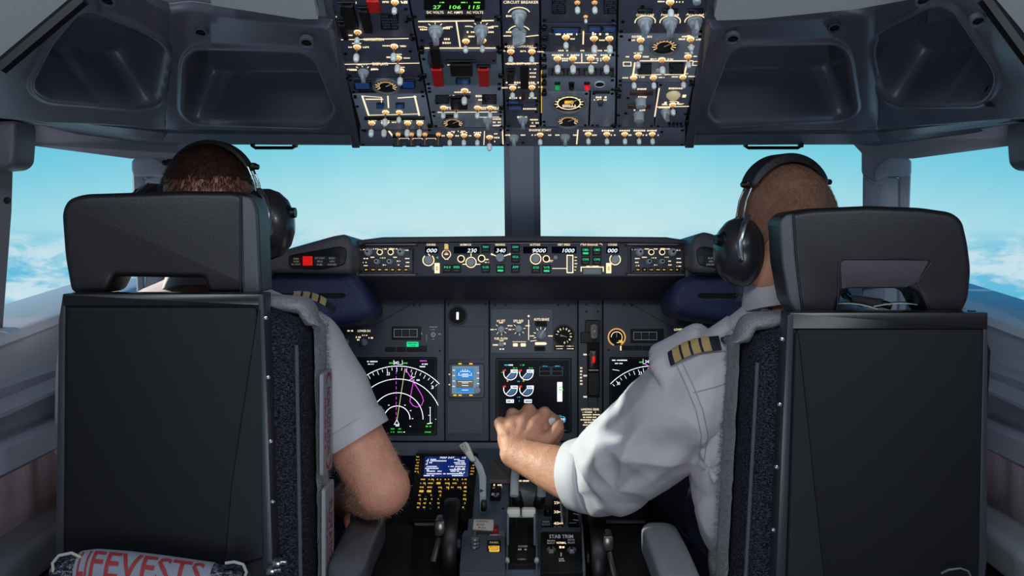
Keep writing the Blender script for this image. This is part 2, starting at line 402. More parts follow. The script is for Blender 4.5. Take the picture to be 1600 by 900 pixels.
# side wall lining: stepped ledges under the side window
def lerp_line(a, b, t): return a+(b-a)*t
for s, nm in ((-1, 'left'), (1, 'right')):
    def ln(y0, d0, y1, d1, out=0.0, t0=-1.9, t1=3.2):
        a = P(mirror_px(0, s), y0, d0); b = P(mirror_px(97, s), y1, d1); a.x += s*out; b.x += s*out
        return lerp_line(a, b, t0), lerp_line(a, b, t1)
    def band(name, rows, mt, ang=30):
        m = MB(); A = [r[0] for r in rows]; B = [r[1] for r in rows]; n = len(rows)
        m.add(A+B, [tuple(range(n)), tuple(reversed(range(n, 2*n)))]+[(i, (i+1) % n, (i+1) % n+n, i+n) for i in range(n)], mt)
        return m.build(name, kind='structure', angle=ang)
    k = .0
    band('trim_%s' % ('1' if s < 0 else '2'), [ln(524, 1.75, 489, 1.98, .16), ln(524, 1.75, 489, 1.98, .012), ln(527, 1.75, 491.5, 1.98, .002), ln(541, 1.735, 504, 1.965), ln(548, 1.735, 510, 1.965, .008), ln(600, 1.735, 562, 1.965, .014), ln(600, 1.735, 562, 1.965, .16)], mat('window_sill_grey', (184, 186, 196), .5, bump=.1, bs=300))
    band('wall_%s_lining' % nm, [ln(600, 1.735, 562, 1.965, .15), ln(600, 1.735, 562, 1.965, .014), ln(628, 1.73, 588, 1.95, .010), ln(640, 1.715, 598, 1.935, -.012), ln(648, 1.712, 604, 1.93, -.014), ln(651, 1.715, 606, 1.93, .004), ln(688, 1.715, 648, 1.93, .008), ln(688, 1.715, 648, 1.93, .15)], PLS)
    band('wall_%s_ledge' % nm, [ln(688, 1.715, 648, 1.93, .15), ln(688, 1.715, 648, 1.93, .006), ln(690, 1.70, 650, 1.91, -.010), ln(697, 1.695, 656, 1.90, -.02), ln(733, 1.69, 686, 1.89, -.022), ln(744, 1.70, 694, 1.90, -.008), ln(748, 1.72, 699, 1.92, .03), ln(748, 1.72, 699, 1.92, .15)], PLS)
    # lower lining, soft pinkish grey
    m = MB(); a0, a1 = ln(740, 1.72, 692, 1.92, .035)
    n = 80; vs = []; fs = []
    for i in range(n+1):
        p = a0.lerp(a1, i/n); w = .0025*math.sin(i*.5)+.0015*math.sin(i*1.1)
        vs += [(p.x-s*w, p.y, p.z), (p.x-s*w*1.4, p.y, p.z-.2), (p.x, p.y, 0), (p.x+s*.05, p.y, 0), (p.x+s*.05, p.y, p.z)]
    for i in range(n):
        for j in range(5): k2 = (j+1) % 5; fs.append((i*5+j, i*5+k2, (i+1)*5+k2, (i+1)*5+j))
    fs += [(0, 1, 2, 3, 4), tuple(reversed(range(n*5, n*5+5)))]
    m.add(vs, fs, mat('soft_side_lining', (200, 184, 192), .85, bump=.3, bs=120)); m.build('trim_%s' % ('3' if s < 0 else '4'), kind='structure', angle=80)

# window frames
def pxs(lst, s): return [P(mirror_px(x, s), y, d) for x, y, d in lst]
gl = glass('window_glass')
for s, k in ((-1, 0), (1, 1)):
    # header above the side window
    m = MB()
    hb = sheet(pxs([(-60, 184, 1.72), (44, 193, 1.80), (240, 219, 2.20), (300, 222, 2.24), (283, 240, 2.22), (262, 246, 2.2), (205, 248, 2.14), (30, 225, 1.84), (-60, 214, 1.74)], s), .07, TRIM, m, back=(s*.6, .8, .1))
    struct('trim_%d' % (5+k), m)
    # upper rail between moulded ceiling panel and header
    m = MB(); sheet(pxs([(-60, 168, 1.68), (0, 180, 1.72), (60, 192, 1.80), (257, 207, 2.04), (300, 208, 2.02), (560, 211, 1.80), (560, 226, 1.86), (300, 226, 2.14), (262, 228, 2.16), (48, 200, 1.86), (-60, 190, 1.74)], s), .06, PLd, m, back=(s*.2, .7, .7)); struct('trim_%d' % (7+k), m)
    m = MB(); sheet(pxs([(262, 208, 2.02), (300, 209, 2.00), (562, 212, 1.82), (562, 224, 1.86), (300, 225, 2.06), (252, 221, 2.08)], s), .05, PL, m, back=(0, .6, .8)); struct('trim_%d' % (9+k), m)
    # rail face towards the side window with its joint
    m = MB(); sheet(pxs([(50, 184, 1.77), (245, 206, 1.98), (232, 216, 2.02), (52, 193, 1.80)], s), .03, PL, m, back=(s*.5, .6, .6)); struct('trim_%d' % (11+k), m)
    # corner post: head with rounded inner corner, lower cover with a groove
    fr = Fr(mirror_px(250, s), 300, 2.22, (0, 0, 1), U=Vector((1, s*-.35, 0)))
    U2 = lambda L: [fr.uv(mirror_px(x, s), y) for x, y in L]
    M0 = fr.M()
    m = MB()
    m.slab(rpoly(U2([(212, 236), (284, 232), (284, 272), (262, 285), (240, 273), (214, 260)]), .008, 3), -.07, .0, TRIM, .006, 2, M=M0)
    m.slab(rpoly(U2([(206, 248), (240, 243), (262, 262), (264, 285), (244, 276), (206, 276)]), .01, 3), -.05, .006, mat('post_cover_light', (186, 188, 200), .5), .006, 3, M=M0)
    m.slab(U2([(215, 500), (206, 252), (225, 252), (226, 500)]), -.07, -.004, TRIM, .003, 1, M=M0)
    m.slab(U2([(225, 278), (282, 270), (282, 500), (228, 500)]), -.06, -.006, mat('post_cover_light', (186, 188, 200)), .003, 1, M=M0)
    m.slab(rpoly(U2([(282, 276), (262, 289), (248, 289), (248, 500), (283, 500)]), .004, 2), -.05, .004, TRIM, .005, 2, M=M0)
    struct('trim_%d' % (13+k), m)
    # aft pillar of the side window, far edge of the frame
    m = MB(); sheet(pxs([(-70, 214, 1.78), (20, 262, 1.82), (18, 330, 1.82), (3, 528, 1.82), (-70, 560, 1.80)], s), .05, mat('dark_pillar', (62, 62, 72), .5), m, back=(s, .3, 0)); struct('trim_%d' % (15+k), m)
    # panes
    m = MB(); sheet(pxs([(-10, 190, 1.93), (240, 205, 2.36), (225, 500, 2.36), (-10, 560, 1.93)], s), .008, gl, m, back=(s, .6, 0)); struct('window_%d' % (1+k), m)
    m = MB(); sheet(pxs([(792, 205, 2.46), (792, 385, 2.95), (262, 520, 2.42), (262, 200, 2.36)], s), .01, gl, m); struct('window_%d' % (3+k), m)
# centre post
m = MB()
for (x0, x1, dd, mt) in ((787, 843, 0, TRIM), (795, 834, -.012, mat('post_cover_light', (186, 188, 200)))):
    a = [P(x0, 205, 2.38+dd), P(x1, 205, 2.38+dd), P(x1+(2 if dd == 0 else 0), 385, 2.85+dd), P(x0+(2 if dd == 0 else 6), 385, 2.85+dd)]
    sheet(a, .05 if dd == 0 else .02, mt, m, back=(0, .9, .4))
struct('trim_17', m)
# header across the windshield
m = MB(); sheet([P(250, 222, 2.26), P(545, 224, 2.42), P(815, 224, 2.46), P(1085, 224, 2.42), P(1380, 222, 2.26), P(1380, 190, 2.26), P(815, 190, 2.4), P(250, 190, 2.26)], .06, TRIM, m); struct('trim_18', m)
# windshield lower frame, out of sight under the glareshield, and front corner fill
m = MB(); sheet([P(230, 478, 2.40), P(560, 400, 2.88), P(815, 380, 2.97), P(1070, 400, 2.88), P(1400, 478, 2.40), P(1400, 560, 2.40), P(815, 470, 2.97), P(230, 560, 2.40)], .05, TRIM, m); struct('trim_19', m)
# latch blocks at the aft end of the side windows
for s, side in ((-1, 'left'), (1, 'right')):
    t = thing('window_crank_housing', 'dark grey moulded block above the aft edge of the %s side window' % side, 'window latch', T(*P(mirror_px(5, s), 230, 1.74)))
    m = MB(); fr = Fr(mirror_px(5, s), 230, 1.74, (0, 0, 1))
    pl = [fr.uv(mirror_px(x, s), y) for x, y in [(-50, 192), (33, 190), (34, 212), (31, 254), (20, 264), (-50, 270)]]
    m.slab(rpoly(pl, .008, 4), -.05, .02, PLd, .008, 3, M=fr.M()); m.build('housing', t, world=True)
    m = MB(); m.lathe([(.006, 0), (.006, .003), (.003, .0035)], SCR, 12, fr.M() @ T(*fr.uv(mirror_px(3, s), 313), -.02)); 
    b = m.build('screw', t, world=True)

# ------------------------------------------------------------------ moulded ceiling panels (height field over a real sloping surface)
def sd_poly(p, poly):
    x, y = p; d = 1e9; ins = False; n = len(poly); j = n-1
    for i in range(n):
        xi, yi = poly[i]; xj, yj = poly[j]; ex, ey = xj-xi, yj-yi; wx, wy = x-xi, y-yi
        t = max(0, min(1, (wx*ex+wy*ey)/(ex*ex+ey*ey+1e-9))); dx, dy = wx-ex*t, wy-ey*t
        d = min(d, dx*dx+dy*dy)
        if (yi > y) != (yj > y) and x < (xj-xi)*(y-yi)/(yj-yi+1e-12)+xi: ins = not ins
        j = i
    d = math.sqrt(d); return -d if ins else d
def sstep(a, b, x):
    t = max(0, min(1, (x-a)/(b-a))); return t*t*(3-2*t)
def moulded(name, top, bot, recs, hfun, nx, ny, label, cat, mt, lip=.012):
    """top / bot: stations (px, py, d) left to right; recs: recess outlines in the photo's pixels"""
    ns = len(top)-1; root = thing(name, label, cat, T(*P(*top[ns//2])))
    G = []
    for i in range(nx+1):
        u = i/nx*ns; k = min(int(u), ns-1); f = u-k; col = []
        sm = f
        tp = [top[k][c]*(1-sm)+top[k+1][c]*sm for c in (0, 1)]+[1/((1-sm)/top[k][2]+sm/top[k+1][2])]
        bt = [bot[k][c]*(1-sm)+bot[k+1][c]*sm for c in (0, 1)]+[1/((1-sm)/bot[k][2]+sm/bot[k+1][2])]
        for j in range(ny+1):
            v = j/ny; px = tp[0]*(1-v)+bt[0]*v; py = tp[1]*(1-v)+bt[1]*v; d = 1/((1-v)/tp[2]+v/bt[2])
            col.append((px, py, P(px, py, d)))
        G.append(col)
    vs = []; 
    for i in range(nx+1):
        for j in range(ny+1):
            px, py, p = G[i][j]
            a = G[min(i+1, nx)][j][2]-G[max(i-1, 0)][j][2]; b = G[i][min(j+1, ny)][2]-G[i][max(j-1, 0)][2]
            n = a.cross(b).normalized()
            if n.dot(p-Vector((0, 0, ZC))) < 0: n = -n
            h = hfun(px, py, i/nx, j/ny)
            # rolled lip at the outer edge
            e = min(i/nx*1.0, 1-i/nx, )*nx/6; e2 = min(j/ny, 1-j/ny)*ny/4
            h += .012*(1-sstep(0, 1, min(e, e2)))
            vs.append(p+n*h)
    fs = []; W = ny+1
    for i in range(nx):
        for j in range(ny): fs.append((i*W+j, i*W+j+1, (i+1)*W+j+1, (i+1)*W+j))
    m = MB(); m.add(vs, fs, mt)
    o = m.build('moulded_panel', root, world=True, angle=60)
    sol = o.modifiers.new('thickness', 'SOLIDIFY'); sol.thickness = .003; sol.offset = 0
    return root
REC = {'inL': rpoly([(293, 76), (488, 82), (524, 172), (505, 190), (306, 184), (290, 168)], 26, 5),
       'outL': rpoly([(128, 12), (256, 62), (240, 150), (215, 162), (72, 150), (48, 132), (80, 66)], 22, 5),
       'inR': rpoly([(1142, 72), (1318, 68), (1332, 165), (1312, 178), (1118, 188), (1106, 172)], 24, 5),
       'outR': rpoly([(1362, 55), (1460, 8), (1490, 14), (1560, 118), (1540, 156), (1405, 158), (1382, 142)], 22, 5)}
def make_h(side):
    inr, outr = REC['in'+side], REC['out'+side]; s = -1 if side == 'L' else 1
    cx = 258 if s < 0 else 1352
    def h(px, py, u, v):
        z = 0
        d = sd_poly((px, py), inr)
        if d < 20:
            k = 1-sstep(-10, 1, d)
            ridge = 118 + (px-300)*-.09 if s < 0 else 104+(px-1150)*.08
            deep = .040+.050*sstep(-26, 4, py-ridge)
            z += k*deep; z -= .0055*math.exp(-((d-5)/4)**2)
        d = sd_poly((px, py), outr)
        if d < 20:
            k = 1-sstep(-10, 1, d)
            ridge = 72+(px-80)*.14 if s < 0 else 72-(px-1560)*.14
            vx = (px-200)*s if s < 0 else (1410-px)*-1
            deep = .045+.050*sstep(-20, 6, py-ridge)
            side_step = sstep(-10, 6, (px-197)) if s < 0 else sstep(-10, 6, (1415-px))
            deep = max(deep, .045+.05*side_step)
            z += k*deep; z -= .0055*math.exp(-((d-5)/4)**2)
        # swelling ridge where the two faces meet, dipping towards the window
        z -= .012*math.exp(-((px-cx+(py-60)*(.0))/26)**2)
        z += .010*math.exp(-((px-cx)/20)**2)*sstep(150, 200, py)
        return z
    return h
ptL = moulded('ceiling_side_panel',
    [(-70, 158, 1.36), (0, 100, 1.34), (74, 32, 1.36), (150, -40, 1.38), (262, 4, 1.56), (330, 16, 1.56), (430, 30, 1.50), (503, 37, 1.46), (512, 40, 1.455)],
    [(-70, 176, 1.50), (0, 186, 1.56), (74, 196, 1.66), (150, 200, 1.80), (258, 206, 2.00), (330, 207, 1.96), (430, 209, 1.88), (545, 213, 1.80), (558, 212, 1.79)],
    None, make_h('L'), 290, 120, 'dark grey moulded ceiling panel with two deep recesses, left of the switch panels', 'ceiling panel', PL)
ptR = moulded('ceiling_side_panel',
    [(1112, 40, 1.455), (1122, 37, 1.46), (1200, 30, 1.50), (1300, 20, 1.56), (1368, 4, 1.56), (1480, -40, 1.38), (1552, 18, 1.36), (1625, 110, 1.34), (1700, 180, 1.36)],
    [(1072, 212, 1.79), (1084, 213, 1.80), (1200, 209, 1.88), (1300, 207, 1.96), (1372, 206, 2.00), (1480, 200, 1.80), (1552, 192, 1.66), (1625, 184, 1.56), (1700, 176, 1.50)],
    None, make_h('R'), 290, 120, 'dark grey moulded ceiling panel with two deep recesses, right of the switch panels', 'ceiling panel', PL)
ptL['group'] = ptR['group'] = 'moulded ceiling panels'
# fasteners on the moulded panels
for root, pts in ((ptL, [(75, 38, 1.375), (314, 51, 1.60), (479, 67, 1.49), (168, 2, 1.44)]), (ptR, [(1145, 61, 1.48), (1304, 44, 1.59), (1528, 33, 1.37), (1442, 1, 1.43)])):
    for x, y, d in pts:
        fr = Fr(x, y, d-.006, (0, -.8, .6)); m = MB()
        m.ring(0, 0, .0075, .0105, -.006, .002, PLd, 20, M=fr.M()); m.lathe([(.0076, -.006), (.0076, -.002), (.004, -.001)], SCR, 16, fr.M()); m.box((0, 0, -.0008), (.009, .0016, .001), BLKm, M=fr.M())
        m.build('fastener', root, world=True)
for s, side, root in ((-1, 'left', ptL), (1, 'right', ptR)):     # clip at the lower outer corner
    x, y = (50, 158) if s < 0 else (1556, 152)
    fr = Fr(x, y, 1.60, (0, -.5, .85)); m = MB(); m.slab(rpoly([(-.016, -.014), (.016, -.014), (.013, .012), (0, .018), (-.013, .012)], .005, 3), -.012, .008, BLK, .004, 2, M=fr.M()); m.build('corner_clip', root, world=True)
# pale headliner panels aft of them
for s, side, L in ((-1, 'left', [(300, -330, 1.20), (330, 8, 1.485), (470, 30, 1.455), (497, 30, 1.44), (494, 20, 1.43), (440, -330, 1.16)]), (1, 'right', [(1190, -330, 1.16), (1116, 24, 1.43), (1120, 32, 1.44), (1180, 30, 1.455), (1340, 14, 1.485), (1440, -4, 1.47), (1520, -330, 1.20)])):
    t = thing('headliner_panel', 'pale grey headliner panel at the top edge, %s of the switch panels' % side, 'ceiling panel', T(*P(*L[1])))
    m = MB(); sheet([P(*q) for q in L], .02, LINER, m, back=(0, .3, 1)); m.build('liner', t, world=True)
for s, side, L in ((-1, 'left', [(-90, -90, 1.18), (150, -90, 1.30), (128, -4, 1.345), (0, 104, 1.345), (-90, 170, 1.34)]), (1, 'right', [(1500, -90, 1.30), (1720, -90, 1.18), (1720, 190, 1.34), (1625, 112, 1.345), (1540, -4, 1.345)])):
    t = thing('headliner_panel', 'pale grey headliner panel in the upper %s corner' % side, 'ceiling panel', T(*P(*L[2])))
    m = MB(); sheet([P(*q) for q in L], .02, LINER, m, back=(s*.4, .3, 1)); m.build('liner', t, world=True)
    m = MB(); q = [P(*L[2 if s < 0 else 4]), P(*L[3])]; m.tube([q[0], q[1]], .012, BLK, 8); m.build('black_seal', t, world=True)
# visor rails under the windshield header
for s, xs in ((-1, (396, 460)), (1, (1166, 1250))):
    t = thing('visor_handle', 'thin black handle bar under the header at the %s windshield' % ('left' if s < 0 else 'right'), 'handle', T(*P(sum(xs)/2, 226, 2.0)))
    m = MB(); m.tube([P(xs[0], 222, 2.0), P(xs[0], 229.5, 2.0), P(xs[0]+3, 231, 2.0), P(xs[1]-3, 231, 2.0), P(xs[1], 229.5, 2.0), P(xs[1], 221, 2.0)], .0032, BLK, 8)
    m.box(tuple(P(xs[0]-1, 226, 2.0)), (.008, .01, .009), BLK, .002); m.box(tuple(P(xs[1]+1, 226, 2.0)), (.01, .01, .011), BLK, .002); m.build('bar', t, world=True)
# ================================================================== CONTROLS: shared part shapes
def proto(name, mb, subs=()):
    o = mb.build(name, link=False); ch = []
    for nm, sb in subs:
        c = sb.build(nm, link=False); ch.append(c)
    PROTO_CH[o.name] = ch
    return o
def mk_toggle(L, r=.0036, tipr=.0033, stem=STEM, tip=TIP):
    a = MB(); a.lathe([(r*1.45, 0), (r*1.45, .0006), (r*1.15, .0016)], CREAM, 14); a.lathe([(r*1.1, 0), (r*1.1, .0022), (r*.8, .004), (r*.5, .0045)], GOLD, 14)
    b = MB(); b.lathe([(.0011, .001), (.0014, L*.55), (tipr*.8, L*.56), (tipr, L*.66), (tipr, L*.92), (tipr*.7, L)], stem, 12)
    t = MB(); t.lathe([(.0012, .001), (.0015, L*.56)], stem, 10); t.lathe([(tipr*.8, L*.54), (tipr*1.05, L*.62), (tipr, L*.9), (tipr*.6, L)], tip, 12)
    return proto('toggle_switch', a, [('lever', t)])
TG = mk_toggle(.020, .0038, .0036); TGl = mk_toggle(.026, .0040, .0042); TGs = mk_toggle(.013, .003, .0022)
def mk_knob(r, h, wing=True, body=KNOB, skirt=True):
    a = MB()
    if skirt: a.lathe([(r*1.12, 0), (r*1.12, h*.15), (r, h*.2)], body, 20)
    if wing:
        a.lathe([(r*.9, h*.1), (r*.86, h*.45), (r*.7, h*.5)], body, 20)
        a.slab(rpoly([(-r*.42, -r*.95), (r*.42, -r*.95), (r*.36, r*.9), (0, r*1.25), (-r*.36, r*.9)], r*.15, 2), h*.3, h, body, r*.12, 2)
    else:
        n = 30; prof = [(r*(1 if i % 2 else .94)*math.cos(2*math.pi*i/n), r*(1 if i % 2 else .94)*math.sin(2*math.pi*i/n)) for i in range(n)]
        a.slab(prof, h*.1, h, body, r*.12, 2)
    b = MB(); b.slab(rect(0, r*.55, r*.14, r*.8), h, h+.0005, WHT)
    return proto('rotary_knob', a, [('pointer', b)])
KN = mk_knob(.0095, .022); KNm = mk_knob(.0075, .016); KNr = mk_knob(.0080, .014, False); KNs = mk_knob(.0055, .012, False)

_sc = MB(); _sc.lathe([(.0026, 0), (.0026, .0012), (.0014, .0016)], SCR, 10); SCW = proto('screw', _sc)
class Mod:
    """one bolted-in module: faceplate, engraved legends and its controls, laid out on the plane it sits in"""
    def __init__(s, name, label, cat, fr, poly, th=.006, m=OGUN, group=None, r=.002, corner=.003, lift=0.0, screws=True):
        xs = [p[0] for p in poly]; ys = [p[1] for p in poly]
        s.f = fr.sub(sum(xs)/len(xs), sum(ys)/len(ys)); s.root = thing(name, label, cat, s.f.M(), group); s.lift = lift
        s.poly = [s.f.uv(*p) for p in poly]; fp = MB(); fp.slab(rpoly(s.poly, corner, 2), -th+lift, lift, m, min(r, .0012), 2); s.fp = fp; s.m = m
        s.leg = MB(); s.black = MB(); s.misc = {}; s.fr = fr
        s.k = (s.f.O.y)/F          # metres per photo pixel here, across
        e1 = s.f.uv(sum(xs)/len(xs), sum(ys)/len(ys)-10); s.kv = abs(e1[1])/10   # metres per photo pixel, up the plane
        if screws:
            c = inset(s.poly, .0045)
            for q in c: s.screw_uv(*q)
    def at(s, px, py): return s.f.uv(px, py)
    def screw_uv(s, u, v):
        inst(SCW, s.root, T(u, v, s.lift))
    def screw(s, px, py): s.screw_uv(*s.at(px, py))
    def tog(s, px, py, L=0, leg=True, ang=0):
        u, v = s.at(px, py); inst((TG, TGl, TGs)[L], s.root, T(u, v, s.lift) @ R(ang, 'X'))
        if leg:
            for du in (-.0125, .0125):
                if random.random() < .8: s.leg.scrib(u+du, v+random.choice((0, .001, -.001)), .009, .0042, CREAM, s.lift+.0004, rows=random.choice((1, 2)))
            if random.random() < .8: s.leg.scrib(u, v+.0085, .012, .003, CREAM, s.lift+.0004)
    def knob(s, px, py, k=None, rot=0, arcs=True):
        u, v = s.at(px, py); k = k or KN; inst(k, s.root, T(u, v, s.lift) @ R(rot))
        if arcs:
            for a in (-70, -35, 0, 35, 70):
                q = math.radians(90+a); s.leg.line([(u+.0125*math.cos(q), v+.0125*math.sin(q)), (u+.016*math.cos(q), v+.016*math.sin(q))], .001, 0, s.lift+.0004, CREAM)
            s.leg.scrib(u-.0195, v+.006, .009, .0032, CREAM, s.lift+.0004); s.leg.scrib(u+.0195, v+.006, .009, .0032, CREAM, s.lift+.0004); s.leg.scrib(u, v+.0185, .014, .003, CREAM, s.lift+.0004)
    def txt(s, px, py, t, wpx=None, hpx=5, m=None, it=0.0):
        u, v = s.at(px, py); s.leg.text(t, u, v, hpx*s.kv, m or CREAM, s.lift+.0004, w=None if wpx is None else wpx*s.k, it=it)
    def dash(s, px, py, wpx, hpx=5, rows=1, m=None):
        u, v = s.at(px, py); s.leg.scrib(u, v, wpx*s.k, hpx*s.kv, m or CREAM, s.lift+.0004, rows=rows)
    def lin(s, pts, w=.0012, m=None):
        s.leg.line([s.at(*p) for p in pts], w, 0, s.lift+.0004, m or CREAM)
    def rec(s, name, x0, y0, x1, y1, m, h=.0015, r=.001, corner=.0015, base=0):
        p = [s.at(x0, y1), s.at(x1, y1), s.at(x1, y0), s.at(x0, y0)]; b = MB(); b.slab(rpoly(p, corner, 2), base, s.lift+h, m, min(r, h*.4), 1); return b.build(name, s.root)
    def annun(s, x0, y0, x1, y1, lit=BLUEL, rows=1):
        o = s.rec('annunciator_light', x0, y0, x1, y1, BLK, .003); u, v = s.at((x0+x1)/2, (y0+y1)/2); w, h = (x1-x0)*s.k*.8, (y1-y0)*s.kv*.7
        b = MB(); b.slab(rect(u, v, w, h), .002+s.lift, .0034+s.lift, lit); l = b.build('lens', o); return o
    def vent(s, x0, y0, x1, y1, n=5):
        o = s.rec('label_placard', x0, y0, x1, y1, BLK, .0015); b = MB(); u, v = s.at((x0+x1)/2, (y0+y1)/2); b.scrib(u, v, (x1-x0)*s.k*.85, (y1-y0)*s.kv*.85, mat('dim_engraving', (70, 76, 92), .5), s.lift+.0019, rows=n); b.build('engraving', o)
    def guard(s, px, y0, y1, wpx, m):
        """hinged switch guard standing off the panel"""
        u, v1 = s.at(px, y1); _, v0 = s.at(px, y0); w = wpx*s.k; L = (v0-v1)
        b = MB(); b.slab(rpoly(rect(0, -L/2, w, L), .002, 2), .008, .011, m, .001, 1)
        for q in (-1, 1): b.box((q*(w/2-.001), -L/2, .006), (.002, L, .010), m, .0006)
        b.box((0, -L+.001, .006), (w, .002, .010), m, .0006)
        g = b.build('switch_guard', s.root); g.matrix_basis = T(u, v0, s.lift) @ R(math.radians(4), 'X')
        h = MB(); h.tube([(-w*.7, 0, .004), (w*.7, 0, .004)], .0022, BLK, 8); h.build('hinge', g)
    def gauge(s, px, py, rx, kind='dark'):
        u, v = s.at(px, py); r = rx*s.k; b = MB(); b.ring(0, 0, r*.86, r, 0, .005, mat('gauge_bezel', (120, 124, 128), .35), 28); b.lathe([(r*.88, 0), (r*.88, .0012), (r*.1, .0014)], BLK, 28)
        g = b.build('round_gauge', s.root); g.matrix_basis = T(u, v, s.lift)
        d = MB()
        for i in range(12):
            a = math.radians(210-i*22); d.line([(r*.62*math.cos(a), r*.62*math.sin(a)), (r*.78*math.cos(a), r*.78*math.sin(a))], r*.05, .0014, .0018, CREAM)
        if kind == 'dark':
            d.ring(0, 0, r*.5, r*.58, .0014, .0018, GOLD, 24, math.radians(-30), math.radians(210))
        else:
            d.ring(0, 0, r*.6, r*.66, .0014, .0018, CREAM, 24); d.slab(rpoly(rect(0, r*.1, r*.5, r*.3), r*.05, 2), .0014, .0019, YEL); d.scrib(0, -r*.28, r*.7, r*.3, CREAM, .0019, rows=2)
        d.line([(0, 0), (r*.5*math.cos(.7), r*.5*math.sin(.7))], r*.07, .0019, .0024, WHT); d.build('dial_markings', g)
        return g
    def done(s):
        s.fp.build('faceplate', s.root)
        if s.leg.v: s.leg.build('engraved_legends', s.root)
        for nm, mb in s.misc.items(): mb.build(nm, s.root)
        return s.root
# ------------------------------------------------------------------ overhead panel
sl = math.radians(25.7)
OH = Fr(815, 212, 1.755, (0, -math.cos(sl), math.sin(sl)))
base = thing('overhead_panel_frame', 'dark frame that carries the overhead switch modules', 'panel', OH.M())
b = MB(); q = [OH.uv(*p) for p in [(560, 232), (1076, 232), (1126, -60), (494, -60)]]; b.slab(q, -.05, -.008, BLKm); b.build('backing', base)
b = MB()
for a in ([(550, 229), (562.5, 229), (509, -60), (494, -60)], [(1070, 229), (1084, 229), (1128, -60), (1113, -60)]):
    b.slab([OH.uv(*p) for p in a], -.03, .004, PLd, .003, 2)
b.slab([OH.uv(*p) for p in [(552, 230), (1084, 230), (1082, 226), (556, 226)]], -.05, -.001, PLd, .002, 1)
b.build('side_rail', base)
OG = 'switch modules of the overhead panel'
def L(a, b, y):  # x of a seam line at height y : ((x at y=0),(x at y=200))
    return a+(b-a)*y/200.0
S = [(506, 563), (639, 676), (782, 789), (844, 845), (965, 962), (1112, 1070)]
def quad(i, j, y0, y1, g=1.5):
    return [(L(*S[i], y1)+g, y1), (L(*S[j], y1)-g, y1), (L(*S[j], y0)-g, y0), (L(*S[i], y0)+g, y0)]
def om(name, label, i, j, y0, y1, m=OGUNd, **k): return Mod(name, label, 'switch panel', OH, quad(i, j, y0, y1), m=m, group=None, **k)
# column 1
M = om('flight_control_module', 'overhead switch panel with black guards, one red guard and a black placard, upper left', 0, 1, -20, 57.5)
M.guard(551, 0, 40, 20, BLK); M.guard(576, 8, 46, 14, BLK); M.guard(540, 30, 52, 10, BLK); M.guard(586, -8, 12, 18, RED)
M.tog(617, 3); M.tog(559, 50, leg=False); M.vent(595, 20, 623, 46); M.dash(544, 4, 24, 5); M.dash(578, 26, 10, 4); M.dash(519, 19, 9, 4); M.dash(521, 26, 8, 4); M.dash(571, 36, 8, 4); M.dash(546, 55, 8, 3); M.dash(632, 4, 10, 4)
M.screw(634, 14); M.screw(635, 34); M.screw(521, 41); M.done()
M = om('navigation_module', 'overhead switch panel with five frosted levers and two long lit lines', 0, 1, 59, 121)
M.lin([(530, 62), (638, 60)]); M.txt(584, 61.2, 'NAVIGATION', 30, 4.5); M.lin([(533, 100.5), (655, 98.5)]); M.txt(594, 99.5, 'DISPLAYS', 24, 4.5)
M.tog(558, 73, 1); M.tog(616, 72, 1); M.tog(622, 90, 1); M.tog(626, 110, 1)
M.knob(568, 112, KNm); M.dash(551, 109, 11, 4); M.dash(585, 108, 11, 4); M.screw(540, 84); M.screw(641, 80); M.done()
M = om('fuel_temperature_module', 'overhead strip with a dark oval gauge between two blue lights, above the boxed lines', 0, 1, 122.5, 146)
M.annun(553, 125, 580, 138); M.annun(627, 123, 649, 137); M.gauge(603.5, 133.5, 21, 'dark'); M.rec('placard', 560, 140, 592, 144, BLK); M.done()
M = om('fuel_control_module', 'pale overhead panel with a boxed line diagram and six fuel levers', 0, 1, 147.5, 205, m=GUNl)
M.lin([(568, 150), (596, 152), (596, 162)]); M.lin([(566, 150), (576, 180)], .0028); M.lin([(648, 150), (655, 180)], .0028); M.lin([(576, 180), (655, 178)]); M.lin([(572, 155), (598, 155)], .0022); M.lin([(622, 153), (650, 151)], .0022); M.lin([(606, 150), (607, 168)], .0022)
M.annun(588, 160, 600, 168); M.annun(618, 160, 632, 168, BLUEL); M.tog(602.5, 175, 1, leg=False); M.tog(624, 175, leg=False)
M.rec('black_divider', 569, 182, 664, 186, BLK, .003)
for x in (581, 601, 637, 656): M.tog(x, 192, 1, leg=False); M.dash(x, 188, 12, 3)
M.dash(612, 191, 12, 3); M.screw(555, 152); M.screw(558, 166); M.screw(661, 150); M.done()
# column 2
M = om('electrical_meter_module', 'overhead panel with green digital readout above two large grey knobs', 1, 2, -20, 76)
o = M.rec('digital_readout', 662, -8, 758, 12.5, BLK, .004); b = MB()
for t, x, w in (('27', 683, 13), ('106', 711, 18), ('115', 741, 18)):
    u, v = M.at(x, 7); b.text(t, u, v, 5.4*M.kv, GRN7, .0044, w=w*M.k, it=.15)
for x in (690, 725, 745):
    u, v = M.at(x, 0); b.scrib(u, v, .008, .003, GRN7, .0044)
b.build('digits', o)
M.txt(680, 19, 'DC VOLTS', 26, 4); M.txt(711, 19, 'AC AMPS', 24, 4); M.txt(742, 19, 'AC VOLTS', 26, 4)
M.rec('black_strip', 664, 22, 748, 29, BLK, .001); M.rec('black_button', 741, 21, 753, 29, BLK, .006); M.lin([(654, 33.5), (771, 32)], .002); M.lin([(713, 34), (719, 73)], .002); M.lin([(664, 75), (774, 75)], .002)
